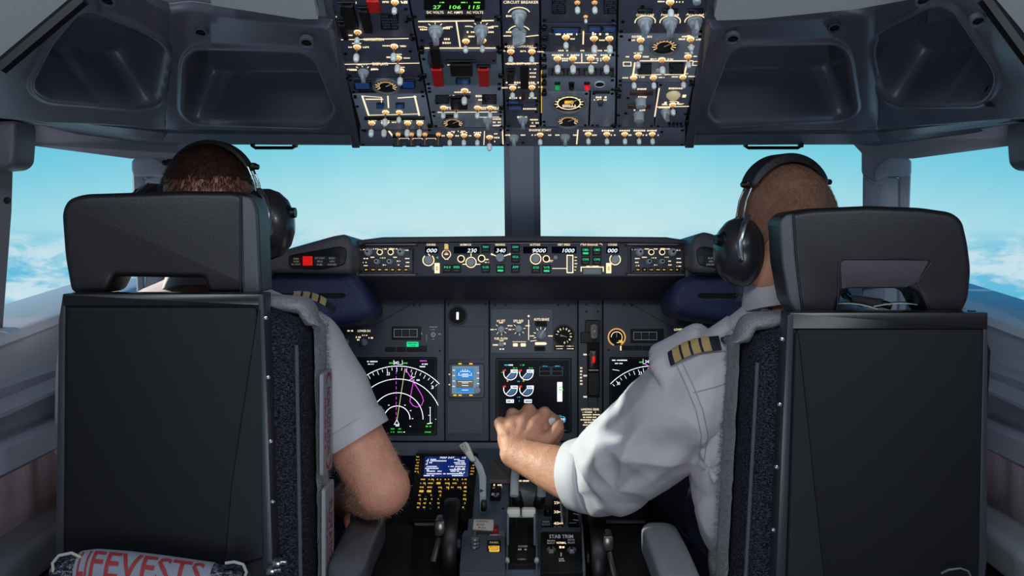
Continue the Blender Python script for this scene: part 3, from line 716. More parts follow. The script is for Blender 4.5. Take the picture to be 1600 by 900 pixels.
M.knob(681, 46, KN, .1); M.knob(752, 45, KN, -.3); M.tog(728, 64, leg=False); M.tog(754, 63, leg=False); M.dash(661, 46, 10, 4); M.dash(697, 44, 10, 4); M.dash(697, 61, 12, 4); M.dash(697, 67, 12, 4); M.dash(734, 50, 10, 4); M.dash(767, 43, 10, 4); M.dash(767, 50, 9, 4); M.dash(737, 57, 11, 4)
M.screw(648, 26); M.screw(775, 26); M.screw(659, 63); M.done()
M = om('generator_drive_module', 'overhead panel with two hanging red switch guards', 1, 2, 77.5, 133.5, m=mat('panel_teal_grey', (112, 134, 150), .45, bump=.1, bs=600))
M.rec('upper_dark_field', 668, 79, 776, 100, GUNd, .001); M.guard(683, 66, 100, 14, BLK)
M.guard(686, 100, 129, 16, RED); M.guard(757, 100, 129, 16, RED); M.lin([(672, 95.5), (696, 95)], .002); M.lin([(743, 95.5), (766, 94.5)], .002); M.guard(722, 92, 112, 34, BLK)
M.annun(712, 121, 735, 130, BLUEL); M.dash(706, 82, 8, 5); M.dash(704, 91, 12, 3, m=YEL); M.dash(722, 85, 24, 5); M.dash(703, 101, 8, 3); M.screw(662, 92); M.screw(772, 94)
u0 = [M.at(678, 131), M.at(686, 136), M.at(700, 139), M.at(722, 137), M.at(744, 139), M.at(760, 136), M.at(768, 131)]
M.done()
M = om('generator_bus_module', 'pale overhead panel with two dark grilles and five levers in a row', 1, 2, 135, 177, m=GUNl)
M.vent(680, 148, 702, 162, 4); M.vent(753, 147, 776, 162, 4); M.guard(718, 148, 164, 26, BLK); M.tog(726, 141, 1, leg=False); M.dash(722, 144, 24, 3); M.dash(706, 150, 10, 4); M.dash(748, 150, 10, 4); M.dash(748, 156, 10, 4)
for x in (693, 713, 746, 766): M.tog(x, 168, leg=False); M.dash(x+9, 169, 7, 5, rows=2)
M.lin([(684, 175.5), (776, 175)], .0015); M.screw(671, 143); M.screw(780, 139); M.done()
M = om('standby_power_module', 'narrow overhead panel with a dark oval gauge and one grey knob', 1, 2, 178.5, 199, m=GUNl)
M.gauge(708, 191, 19, 'dark'); M.rec('small_black_box', 691, 179, 708, 184, BLK, .004); M.knob(762, 187, KNm, 0, False)
for y in (186, 191, 196): M.dash(776, y, 12, 3)
M.lin([(745, 183), (780, 183)], .001); M.done()
# column 3
M = om('circuit_breaker_light_module', 'narrow centre overhead panel with two stacked grey knobs under lit arcs', 2, 3, -20, 72)
M.txt(814, 3, 'CIRCUIT BREAKER', 54, 4.2); M.knob(811, 22, KN, .4, False); M.knob(811, 50, KN, -.9, False)
u, v = M.at(811, 22); M.leg.ring(u, v, .0145, .0158, 0, .0005, CREAM, 24, math.radians(20), math.radians(165)); u, v = M.at(811, 50); M.leg.ring(u, v, .0145, .0158, 0, .0005, CREAM, 24, math.radians(20), math.radians(165))
for y in (25, 50): M.dash(795, y, 9, 4)
M.lin([(787, 56), (798, 56)], .0015); M.lin([(822, 57), (841, 55)], .0015); M.txt(811, 72, 'EQUIP COOLING', 46, 3.6) ; M.done()
M = om('equipment_cooling_module', 'narrow centre overhead panel with pairs of frosted levers and a black slot', 2, 3, 73.5, 160)
M.tog(798, 80); M.tog(831, 80); M.lin([(790, 99.5), (841, 98.5)], .0015); M.txt(815, 99, 'EMER EXIT LIGHTS', 44, 3.6); M.rec('black_slot', 813, 103, 826, 138, BLKm, .002); M.tog(801, 137); M.tog(831, 136); M.guard(798, 106, 124, 10, BLK)
M.rec('dark_key', 815, 145, 820, 156, mat('brown_key', (70, 34, 30), .5), .002)
for y in (108, 114, 120): M.dash(832, y, 9, 3)
M.dash(803, 129, 26, 4); M.dash(833, 129, 16, 4); M.dash(802, 153, 20, 4); M.dash(832, 153, 12, 4); M.annun(793, 163-8, 812, 163-3); M.done()
M = om('seat_belt_sign_module', 'narrow centre overhead panel with a blue light above a winged knob', 2, 3, 161.5, 199)
M.annun(793, 163, 817, 170); M.dash(829, 170, 28, 3); M.knob(817, 186, KNm, 0, False); M.dash(817, 183, 18, 4)
for y in (187, 192, 197): M.dash(834, y, 12, 3)
M.screw(838, 175); M.done()
# column 4
M = om('oxygen_and_heat_module', 'overhead panel with two black placards either side of two levers at the top', 3, 4, -20, 35)
M.vent(862, -4, 884, 21, 7); M.vent(943, -4, 966-3, 21, 6); M.rec('centre_field', 891, -8, 939, 26, GUN, .002); M.tog(902, 2, leg=False); M.tog(929, 2, leg=False); M.txt(916, 9, 'HEAT', 16, 3.5); M.txt(916, 14.5, 'A      B', 28, 3.5); M.tog(915, 24, 2, leg=False); M.done()
M = om('window_heat_module', 'overhead panel with blue lights above one lever and a lever pair', 3, 4, 36.5, 81)
M.annun(861, 42, 908, 50, BLUEL); M.annun(918, 39, 940, 48, BLUEL); M.annun(941, 39, 963, 48, BLUEL); M.rec('raised_plate', 857, 50, 958, 70, GUN, .003, .001)
M.lift = .003; M.tog(884, 55, leg=False); M.tog(928, 57, 1, leg=False); M.tog(952, 57, 1, leg=False); M.dash(885, 51, 34, 3); M.dash(938, 51, 26, 4); M.lin([(911.5, 49), (911, 66)], .002); M.dash(894, 58, 6, 3); M.dash(940, 60, 8, 3); M.lift = 0
M.dash(880, 79, 16, 3); M.dash(908, 79, 8, 3); M.dash(940, 79, 18, 3); M.screw(853, 62); M.done()
M = om('hydraulic_pump_module', 'overhead panel with a row of four large frosted levers', 3, 4, 82.5, 121, m=GUNl)
for x in (871, 895, 923, 947): M.tog(x, 91, 1, leg=False); M.dash(x, 86, 17, 3.5)
M.dash(882, 93, 8, 6, rows=2); M.dash(935, 93, 8, 6, rows=2); M.lin([(909, 84), (909, 97)], .0016); M.lin([(898, 98), (933, 98)], .0016); M.rec('dark_row', 856, 104, 960, 118, GUNd, .0015)
for x in (872, 896, 922, 948): M.annun(x-10, 106, x+10, 116, mat('unlit_lens', (30, 34, 44), .2))
M.screw(851, 86); M.screw(968-4, 87); M.done()
M = om('cabin_altitude_lights_module', 'overhead strip with small green, black and red lights in a row', 3, 4, 122.5, 142, m=GUNl)
for x, mt in ((871, mat('green_lens', (40, 170, 90), .25, emit=.25, ecol=(40, 190, 90))), (893, BLK), (917, REDE)):
    u, v = M.at(x, 134); b = MB(); b.lathe([(.004, 0), (.004, .006), (.0025, .0075)], mt, 14, T(u, v, 0)); b.build('indicator_light', M.root)
    u, v = M.at(x, 129.5); b = MB(); b.box((u, v, .001), (.009, .006, .003), BLK, .001); b.build('lamp_cap', M.root)
u, v = M.at(937, 131); b = MB(); b.ring(u, v, .0066, .0082, 0, .002, WHT, 24); b.lathe([(.0066, 0), (.0066, .001)], BLKm, 20, T(u, v, 0)); b.build('round_port', M.root); M.done()
M = Mod('pressurization_gauge_module', 'overhead panel with a large lit round gauge over a smaller oval gauge', 'switch panel', OH, [(L(*S[3], 198)+1.5, 198), (919, 198), (921, 143.5), (L(*S[3], 143)+1.5, 143.5)], m=GUNl)
M.gauge(889, 160, 28, 'lit'); M.gauge(888, 188, 20, 'dark'); M.screw(850, 190); M.lin([(846, 110), (846, 176)], .0012, YEL); M.done()
M = Mod('air_temperature_module', 'overhead panel with one small lit knob, right of the large gauge', 'switch panel', OH, [(921.5, 198), (L(*S[4], 198)-1.5, 198), (L(*S[4], 143)-1.5, 143.5), (923.5, 143.5)], m=GUNl)
M.rec('black_slot', 926, 142.5, 953, 146, BLK, .001); M.dash(938, 152, 14, 4); M.dash(938, 156, 20, 3); u, v = M.at(938, 158); b = MB(); b.lathe([(.005, 0), (.004, .008), (.002, .009)], KNOBd, 14, T(u, v, 0)); b.build('push_knob', M.root); M.screw(933, 196); M.done()
# column 5
M = om('cabin_temperature_module', 'overhead panel with three large frosted knobs in lit rings at the upper right', 4, 5, -20, 52)
for x, y, t in ((1008, 27, 'CONT CAB'), (1047, 27, 'FWD CAB'), (1086, 26, 'AFT CAB')):
    u, v = M.at(x, y+7); M.leg.ring(u, v, .0135, .0148, 0, .0006, CREAM, 28, math.radians(-10), math.radians(190)); M.knob(x, y+6, KN, random.uniform(-.3, .3), False); M.txt(x, y-4, t, 28, 3.6)
M.tog(1047, 3, 1); M.knob(1088, -6, KNs, 0, False)
for x in (1008, 1047, 1087): M.annun(x-12, 13, x+12, 20, mat('unlit_lens', (30, 34, 44), .2))
M.screw(973, 34); M.screw(1004, 10); M.done()
M = om('bleed_air_module', 'pale overhead panel with an oval pressure gauge and levers joined by lit lines', 4, 5, 53.5, 128.5, m=GUNl)
M.gauge(1038, 71, 23, 'dark'); b = MB()
M.tog(1001, 62); M.tog(1079, 61); M.tog(1080, 73, 2, leg=False); M.tog(996, 88); M.tog(1034, 93, 1); M.tog(1075, 88); M.tog(990, 121, 0); M.tog(1021, 121, 0); M.tog(1067, 120, 0)
M.vent(996, 98, 1018, 116, 5); M.vent(1045, 97, 1069, 115, 5); M.lin([(1000, 95), (1082, 95)], .002); M.lin([(992, 98), (989, 118)], .0024); M.lin([(1074, 97), (1069, 117)], .0024); M.lin([(993, 117), (1068, 116)], .0016); M.lin([(974, 97), (986, 97), (986, 103), (974, 103), (974, 97)], .0012); M.lin([(1083, 96), (1093, 96), (1092, 102), (1082, 102), (1083, 96)], .0012)
M.txt(1003, 57, 'RECIRC FAN', 30, 3.5); M.dash(1082, 57, 32, 3.5); u, v = M.at(1028, 109); b.lathe([(.003, 0), (.003, .003)], WHT, 12, T(u, v, 0)); b.build('indicator_dot', M.root); M.screw(984, 62); M.done()
M = Mod('cabin_pressure_selector_module', 'overhead panel with two red-brown bars and two cylindrical knobs, lower right', 'switch panel', OH, [(L(*S[4], 199)+1.5, 199), (1022, 199), (1026, 130), (L(*S[4], 130)+1.5, 130)], m=OGUN)
mb_ = mat('brown_readout', (84, 40, 30), .3); M.rec('readout_window', 984, 142, 1021, 148, mb_, .002); M.rec('readout_window', 981, 163, 1017, 169, mb_, .002)
M.knob(1001, 156, KNr, 0, False); M.knob(998, 178, KNr, 0, False); M.dash(1004, 139, 16, 3.5); M.dash(1001, 151.5, 16, 3.5); M.dash(998, 172, 16, 3.5); M.screw(969, 142); M.screw(981, 153); M.screw(978, 177); M.screw(969-3, 180); M.done()
M = Mod('flight_landing_altitude_module', 'overhead panel corner with a lit dome light and a slanting frosted lever, lower right', 'switch panel', OH, [(1023.5, 199), (L(*S[5], 199)-1.5, 199), (L(*S[5], 130)-1.5, 130), (1027.5, 130)], m=OGUN)
M.lin([(1030, 138), (1023, 182)], .002); M.lin([(1027, 167), (1076, 166)], .0016); u, v = M.at(1052, 148); b = MB(); b.lathe([(.011, 0), (.011, .002), (.008, .006), (.003, .008)], mat('pale_dome_lens', (190, 186, 150), .3, emit=.25, ecol=(255, 230, 170)), 20, T(u, v, 0)); b.build('dome_lens', M.root)
M.dash(1055, 138, 20, 3.5); M.tog(1051, 163); M.knob(1040, 174, KNm, .5, False); M.dash(1068, 150, 4, 8); M.dash(1040, 161, 5, 6); M.dash(1060, 161, 5, 6); M.dash(1038, 168, 18, 3); M.screw(1055, 175); M.screw(1071, 178)
for x in (1046, 1052, 1058, 1064):
    u, v = M.at(x, 192); b = MB(); b.lathe([(.0022, 0), (.0022, .005), (.0012, .008)], SCR, 10, T(u, v, 0)); b.build('small_stud', M.root)
M.done()
# bottom strip
M = Mod('light_switch_strip', 'grey strip with brown bracketed levers at the front left of the overhead panel', 'switch panel', OH, [(563, 228), (788, 228), (787, 201), (562, 201)], m=OGUN)
M.lin([(608, 205), (614, 213)], .003)
M.rec('bracket_rail', 613, 210, 690, 213, BLK, .004)
for x in (622, 643, 664, 685):
    u, v = M.at(x, 209); b = MB(); b.lathe([(.0042, 0), (.0042, .002), (.003, .004)], GOLD, 14, T(u, v, 0)); b.tube([(u, v, .002), (u, v-.004, .021)], .0014, mat('brown_lever', (110, 78, 74), .4), 8); b.tube([(u-.008, v-.004, .021), (u+.008, v-.004, .021)], .0016, BLK, 8); b.tube([(u-.007, v-.004, .021), (u-.007, v-.002, .017)], .0013, BLK, 6); b.tube([(u+.007, v-.004, .021), (u+.007, v-.002, .017)], .0013, BLK, 6); b.build('landing_light_lever', M.root)
for x0 in (630, 651, 672): M.lin([(x0-6, 218), (x0-6, 216), (x0+9, 216), (x0+9, 218)], .0008)
for x in (703, 725, 746): M.tog(x, 211, leg=False); M.dash(x, 207, 12, 3); M.dash(x-11, 212, 5, 3)
M.dash(716, 205, 22, 3); M.tog(765, 214, 1, leg=False); u, v = M.at(765, 212)
for y in (209, 215, 221): M.dash(776, y, 8, 3)
M.lin([(757, 205), (756, 226)], .0014); M.lin([(785, 203), (786, 225)], .002); M.screw(570, 205); M.done()
M = Mod('engine_start_strip', 'grey strip with two winged start knobs at the front right of the overhead panel', 'switch panel', OH, [(790, 228), (1070, 228), (1071, 201), (789, 201)], m=OGUN)
M.knob(803, 214, KNm, 0, False); M.tog(844, 210, leg=False); M.knob(883, 213, KNm, 0, False); M.txt(844, 203, 'ENGINE START', 34, 3.2)
for x in (789+2, 815, 832, 858, 869, 897): M.dash(x+2, 211, 7, 3)
M.lin([(903, 203), (901, 225)], .002)
for x in (919, 948, 976, 998, 1019): M.tog(x, 209, leg=False); M.dash(x, 204, 16, 3.5); M.dash(x+9, 211, 6, 3)
M.screw(817, 226-3); M.screw(1034, 206); M.done()
# small hinge blocks between the modules
for (x, y) in ((536, 20), (540, 58), (640, 28), (646, 58), (658, 80), (662, 118), (541, 120), (660, 120), (780, 28), (782, 80), (783, 118), (672, 196), (784, 168), (850, 44), (851, 60), (850, 74), (850, 92), (850, 104), (850, 118), (850, 130), (850, 146), (964, 140), (960, 196), (966, 150), (1082, 130), (1074, 190)):
    fr = OH.sub(x, y); u, v = OH.uv(x, y)
    b = MB(); b.slab(rpoly(rect(0, 0, .0085, .011), .002, 2), -.004, .0025, BLK, .001, 1); b.lathe([(.0026, .0025), (.0026, .0035)], SCR, 10); q_ = b.build('fastener', base); q_.matrix_basis = T(u, v, 0)
# ================================================================== GLARESHIELD AND MODE CONTROL PANEL
NAVY = mat('navy_padding', (44, 52, 92), .55, bump=.5, bs=160, var=.1)
MC = Fr(815, 403, 2.30, (0, .10, 1))
g = thing('glareshield', 'dark padded glareshield above the instrument panel, holding the autopilot panel', 'glareshield', T(*P(815, 403, 2.36)))
FM = MC.M(); U = lambda L, f=MC: [f.uv(*p) for p in L]
b = MB(); b.slab(rpoly(U([(553, 433), (1080, 433), (1082, 384), (1074, 376), (1040, 371), (815, 369), (600, 371), (562, 376), (551, 384)]), .006, 3), -.30, -.012, PLd, .006, 2, M=FM)
b.build('shield_body', g, world=True)
b = MB(); top = U([(553, 384), (560, 377), (600, 371.5), (815, 369), (1040, 371), (1072, 377), (1081, 384), (1081, 380.5), (1072, 379.5), (1040, 378), (815, 377), (600, 378), (560, 380.5)])
b.slab(U([(553, 384), (560, 376), (600, 371), (815, 369), (1040, 371), (1072, 376), (1081, 384), (1076, 386), (1066, 380.5), (815, 377.5), (572, 380.5), (558, 386)]), -.03, .012, mat('glareshield_lip', (70, 66, 78), .55, bump=.2, bs=300), .004, 2, M=FM)
b.build('brow_lip', g, world=True)
b = MB(); b.slab(U([(568, 381), (572, 383.2), (1058, 383.2), (1062, 380.5), (815, 378.3)]), -.02, -.002, mat('rail_metal', (140, 134, 142), .4, metal=.3), .001, 1, M=FM)
b.slab(U([(559, 430.5), (1070, 430.5), (1070, 428), (559, 428)]), -.02, -.001, mat('rail_metal', (140, 134, 142)), .001, 1, M=FM); b.build('metal_rail', g, world=True)
b = MB()
for x0, x1 in ((551, 561), (1070, 1082)): b.slab(rpoly(U([(x0, 436), (x1, 436), (x1, 380), (x0, 380)]), .003, 2), -.2, .006, PLd, .004, 2, M=FM)
b.build('end_cheek', g, world=True)
# lower padded face, curving forward under the control panel
b = MB(); n = 10; prof = []
for i in range(n+1):
    t = i/n; prof.append((433+36*t, 2.312+.13*t**1.5))
vs = []; xs_ = [556, 600, 700, 815, 930, 1030, 1074]
for y, d in prof:
    sh = (y-433)*.35
    for x in xs_: vs.append(P(x+(sh if x < 600 else -sh if x > 1040 else 0), y, d))
W = len(xs_); fs = [(i*W+j, i*W+j+1, (i+1)*W+j+1, (i+1)*W+j) for i in range(n) for j in range(W-1)]
nb = len(vs); vs += [v+Vector((0, .05, .01)) for v in vs]; fs += [tuple(nb+k for k in reversed(f)) for f in fs]
b.add(vs, fs, mat('lower_padding', (46, 42, 58), .5, bump=.3, bs=200)); b.build('lower_padding', g, world=True)
EFIS = mat('control_panel_grey', (70, 70, 84), .5, bump=.08, bs=600)
def btn(M, x, y, w, h, t1=None, lit=True, bar=False):
    o = M.rec('push_button', x-w/2, y-h/2, x+w/2, y+h/2, BLK, .004, .001, .001); bb = MB(); u, v = M.at(x, y)
    z = M.lift+.0044
    if t1: bb.text(t1, u, v+(h*.2*M.kv), h*.27*M.kv, GRNE, z, w=w*.72*M.k) if lit else bb.text(t1, u, v, h*.28*M.kv, WHT, z, w=w*.7*M.k)
    if bar: bb.slab(rpoly(rect(u, v-h*.24*M.kv, w*.66*M.k, h*.22*M.kv), .0005, 1), .004, z, GRNE)
    elif lit: bb.slab(rect(u, v-h*.22*M.kv, w*.55*M.k, h*.07*M.kv), .004, z, mat('dim_bar', (110, 100, 95), .5))
    bb.build('button_legend', o)
def efis(x0, side):
    M = Mod('flight_display_control_panel', 'small control panel with two rows of knobs at the %s end of the glareshield' % side, 'control panel', MC, [(x0, 427.5), (x0+82, 427.5), (x0+82, 386), (x0, 386)], m=EFIS, th=.02, group=None)
    for (x, y, big) in ((13, 394, 1), (31, 394, 0), (48, 394, 0), (64, 394, 1), (27, 409, 1), (47, 409, 1)):
        u, v = M.at(x0+x, y)
        if big:
            inst(KNs if y > 400 else KNr, M.root, T(u, v, 0)); bb = MB(); bb.lathe([(.0042, .012), (.0042, .019), (.003, .020)], BLK, 16, T(u, v, 0)); bb.ring(u, v, .0030, .0044, .0195, .0203, WHT, 16); bb.build('knob_cap', M.root)
        else:
            bb = MB(); bb.ring(u, v, .0048, .0066, 0, .0015, CREAM, 20); bb.lathe([(.0046, 0), (.0046, .006), (.003, .007)], BLK, 16, T(u, v, 0)); bb.build('ringed_push_knob', M.root)
    for (x, y, w) in ((5, 390, 8), (24, 389, 7), (38, 389, 6), (55, 389, 10), (72, 391, 8), (20, 402, 7), (35, 403, 7), (55, 402, 6), (9, 404, 7), (8, 410, 7), (8, 415, 7), (74, 404, 7), (74, 410, 7), (74, 416, 7), (60, 408, 5), (38, 414, 5), (60, 414, 5), (16, 390, 6), (48, 388.5, 6)): M.dash(x0+x, y, w, 2.8)
    for i in range(7):
        x = x0+10+i*10.3; o = M.rec('push_button', x-3.6, 418.5, x+3.6, 424.5, BLK, .003); bb = MB(); u, v = M.at(x, 421.5); bb.scrib(u, v, .0055, .0036, YEL, .0034); bb.build('button_legend', o)
    return M.done()
efis(562.5, 'left'); efis(986.5, 'right')
M = Mod('autopilot_mode_panel', 'wide grey autopilot panel with white digits, green-lit buttons and ringed knobs', 'control panel', MC, [(649, 431), (981, 431), (981, 381), (649, 381)], m=EFIS, th=.02, lift=.001)
for x, t, w in ((673.5, 'COURSE', 14), (727.5, 'IAS/MACH', 17), (781.5, 'HEADING', 15), (836, 'ALTITUDE', 16), (881, 'VERT SPEED', 20), (922, 'A/P ENGAGE', 24), (957, 'COURSE', 14)): M.txt(x, 382.3, t, w, 3.2)
for x0, x1, t, tx, w in ((664, 685, '000', 675, 16), (709, 749, '230', 737.5, 15), (772, 792, '340', 782.5, 15), (817.5, 855, '9000', 842.5, 21), (862, 900.5, '1000', 888, 19), (947, 967, '000', 957, 15)):
    o = M.rec('readout_window', x0, 385.5, x1, 396, mat('readout_glass', (12, 16, 34), .1), .0015, .0003, .0008); bb = MB(); u, v = M.at(tx, 391.5); bb.text(t, u, v, 6.2*M.kv, WE, .0031, w=w*M.k, it=.22); bb.build('digits', o)
def rk(x, y, r, ring=True, a0=-60, a1=240):
    u, v = M.at(x, y)
    if ring: M.leg.ring(u, v, r*1.18, r*1.42, 0, .0022, CREAM, 28, math.radians(a0), math.radians(a1))
    bb = MB(); n = 32; pr = [(r*(1 if i % 2 else .95)*math.cos(2*math.pi*i/n), r*(1 if i % 2 else .95)*math.sin(2*math.pi*i/n)) for i in range(n)]
    bb.slab(pr, 0, .014, KNOB, .0015, 2, M=T(u, v, .001)); bb.build('rotary_knob', M.root)
rk(669.5, 406.5, .0092, True, 130, 290+120); rk(736, 410, .0085, True, 0, 360); rk(781.5, 403, .0095, False); rk(837, 404.5, .0088, True, 0, 360); rk(961, 405.5, .0088, True, -230, 50)
for x, y, r in ((720.5, 404.5, .0062), (752.5, 404, .0062), (853.5, 404.5, .006)):
    u, v = M.at(x, y); bb = MB(); bb.ring(u, v, r, r*1.32, 0, .0025, CREAM, 24); bb.lathe([(r*.98, 0), (r*.98, .003), (r*.7, .0035)], BLK, 20, T(u, v, .001)); bb.build('ringed_push_button', M.root)
u, v = M.at(697.5, 397.5); M.leg.ring(u, v, .0085, .0100, 0, .0022, CREAM, 20, math.radians(110), math.radians(250)); M.leg.ring(u, v, .0085, .0100, 0, .0022, CREAM, 20, math.radians(-70), math.radians(70)); inst(TGs, M.root, T(u, v, .001) @ R(-1.2, 'X'))
M.dash(697.5, 383, 6, 4, rows=2); M.rec('lit_tag', 694.5, 385, 700.5, 390, YEL, .0015); M.dash(697.5, 405, 6, 3)
bb = MB(); u, v = M.at(683.5, 402.5); bb.text('<', u, v, .007, GRNE, .0016); bb.build('green_arrow', M.root)
for x in (683, 951):
    M.rec('lit_placard', x-4, 411, x+4, 427, CREAM, .0012, .0003, .0008); u, v = M.at(x, 419.5); bb = MB(); bb.ring(u, v, .003, .004, .0012, .003, GOLD, 14); bb.box((u, v, .0025), (.0015, .009, .003), mat('brass', (150, 110, 50), .4, metal=.6), .0005); bb.build('flight_director_switch', M.root)
M.rec('small_grey_tag', 675.5, 415.5, 679, 422, KNOB, .001)
for x, y, t, bar in ((699, 420, 'N1', 0), (713.5, 420, 'SPEED', 0), (759, 388.5, 'VNAV', 0), (758.8, 420, 'LVL CHG', 0), (782, 420, 'HDG SEL', 1), (805.5, 388.5, 'LNAV', 0), (805.5, 404, 'VOR LOC', 0), (805.5, 420, 'APP', 0), (837.5, 420.5, 'ALT HLD', 0), (854, 420.5, 'V/S', 1), (914.8, 393, 'CMD', 1), (932.5, 393, 'CMD', 0), (914.8, 408, 'CWS', 0), (932.5, 408, 'CWS', 0)): btn(M, x, y, 13.2, 12.5, t, True, bar)
# thin dials, thumb wheel, disengage bar
u, v = M.at(868, 402.5); bb = MB(); bb.lathe([(.0045, 0), (.0045, .003), (.003, .004)], KNOB, 16, T(u, v, .001)); bb.build('small_round_sensor', M.root)
M.lin([(886, 399), (895, 399), (895, 426), (886, 426), (886, 399)], .0022); M.lin([(863, 419.5), (886, 419.5)], .0014)
bb = MB(); u, v = M.at(890.5, 412.5); bb.slab(rpoly(rect(u, v, .0085, 24*M.kv), .002, 2), 0, .007, KNOB, .003, 3)
for i in range(10): bb.box((u, v-.015+i*.0033, .0068), (.0086, .0012, .0016), KNOBd)
bb.build('thumb_wheel', M.root)
for y in (402, 407, 412, 417, 422): M.dash(899.3, y, 3.5, 2.5)
M.lin([(908, 424), (908, 417.5), (942.5, 417.5), (942.5, 424)], .0022); M.rec('disengage_bar', 910.5, 419, 939.5, 429.5, mat('disengage_bar_grey', (140, 146, 150), .4), .008, .002)
M.dash(925, 416, 20, 2.5); M.leg.ring(*M.at(910, 384), .004, .005, 0, .0015, CREAM, 10, math.radians(60), math.radians(170)); M.leg.ring(*M.at(938, 384), .004, .005, 0, .0015, CREAM, 10, math.radians(10), math.radians(120))
M.lin([(736, 395.5), (736, 400)], .002); M.lin([(669.5, 397), (672, 400)], .002); M.dash(761, 405.5, 6, 3); M.dash(760, 410, 7, 3); M.dash(860, 408, 7, 4, rows=2); M.lin([(723, 413), (729, 413)], .0018); M.lin([(743, 413), (750, 413)], .0018); M.lin([(769.5, 397.5), (775, 400)], .002); M.lin([(795, 397.5), (788, 400)], .002)
for x in (768.5, 796.5):
    u, v = M.at(x, 397.3); M.leg.ring(u, v, 0.0005, .0022, 0, .0022, CREAM, 10)
M.done()
# coaming arms with caution lights, and the deep blue padded lobes under them
for s, side in ((-1, 'left'), (1, 'right')):
    X = lambda L: [(mirror_px(x, s), y) for x, y in L]
    fr = Fr(mirror_px(480, s), 400, 2.20, (0, .06, 1), U=Vector((1, -s*.0, 0))); t = thing('coaming_arm', ('dark grey coaming arm with a lit red warning button, left of the autopilot panel' if s < 0 else 'dark grey coaming arm half hidden by an ear cup, right of the autopilot panel'), 'coaming', T(*P(mirror_px(480, s), 400, 2.2)))
    L = [(250, 446), (250, 436), (418, 394), (440, 391), (520, 368.5), (538, 365.5), (547, 372), (552, 385), (551, 420), (545, 428), (420, 426), (400, 452)]
    if s > 0: L = [(250, 446), (250, 436), (418, 410), (470, 388), (516, 365), (530, 362), (545, 368), (550, 382), (549, 420), (540, 426), (420, 428), (400, 452)]
    b = MB(); b.slab(rpoly([fr.uv(*p) for p in X(L)], .006, 3), -.32, 0, mat('coaming_plastic', (88, 84, 94), .5, bump=.2, bs=300), .012, 4, M=fr.M()); b.build('arm', t, world=True)
    q = [(452, 399), (530, 385), (541, 388), (542, 400), (538, 414), (500, 421.5), (456, 420), (451, 414)]
    b = MB(); b.slab(rpoly([fr.uv(*p) for p in X(q)], .005, 4), -.004, .004, BLK, .002, 2, M=fr.M()); b.build('bezel', t, world=True)
    z = .0045
    def rr(name, x0, y0, x1, y1, m, zz=.008):
        bb = MB(); bb.slab(rpoly([fr.uv(*p) for p in X([(x0, y1), (x1, y1), (x1, y0), (x0, y0)])], .001, 1), .002, zz, m, .001, 1, M=fr.M()); return bb.build(name, t, world=True)
    rr('fire_warning_button', 455.5, 402, 473, 416, mat('dark_red_lens', (70, 8, 12), .25)); 
    if s < 0: rr('caution_button', 474, 400.5, 489, 415, REDE)
    else: rr('caution_button', 474, 400.5, 489, 415, mat('dark_amber_lens', (60, 30, 10), .25))
    rr('annunciator_block', 492, 399.5, 531, 416.5, mat('annunciator_black', (34, 34, 40), .4))
    b = MB()
    for k, (tx, w) in enumerate((('FIRE', 8), ('WARN', 9), ('BELL CUTOUT', 14))): u, v = fr.uv(mirror_px(464, s), 404.5+k*4.3); b.text(tx, u, v, 2.6*fr.O.y/F, WHT, .0084, w=w*fr.O.y/F, M=fr.M())
    for cx_, lst in ((501, ('FLT CONT', 'IRS', 'FUEL')), (520, ('ELEC', 'APU', 'OVHT/DET'))):
        for k, tx in enumerate(lst): u, v = fr.uv(mirror_px(cx_, s), 403.5+k*5); b.text(tx, u, v, 2.8*fr.O.y/F, WHT, .0084, w=(4+len(tx)*1.35)*fr.O.y/F, M=fr.M())
    b.build('legend', t, world=True)
    # lobe
    fl = Fr(mirror_px(500, s), 460, 2.24, (0, .12, 1)); t2 = thing('padded_lobe', 'deep blue padded lobe with a dark slot under the %s coaming arm' % side, 'padding', T(*P(mirror_px(500, s), 470, 2.3)))
    L = [(300, 430), (395, 422), (545, 420), (557, 432), (572, 455), (584, 480), (580, 494), (560, 503), (505, 511), (300, 530)]
    if s > 0: L = [(300, 430), (395, 428), (545, 428), (570, 437), (583, 462), (582, 480), (575, 491), (540, 498), (470, 507), (300, 530)]
    b = MB(); b.slab(rpoly([fl.uv(*p) for p in X(L)], .016, 4), -.16, 0, NAVY, .022, 6, M=fl.M()); b.build('lobe', t2, world=True)
    b = MB(); b.slab(rpoly([fl.uv(*p) for p in X([(300, 458), (538, 458), (541, 462), (536, 466), (300, 466)])], .002, 2), -.003, .0012, BLKm, .0005, 1, M=fl.M()); b.build('slot', t2, world=True)

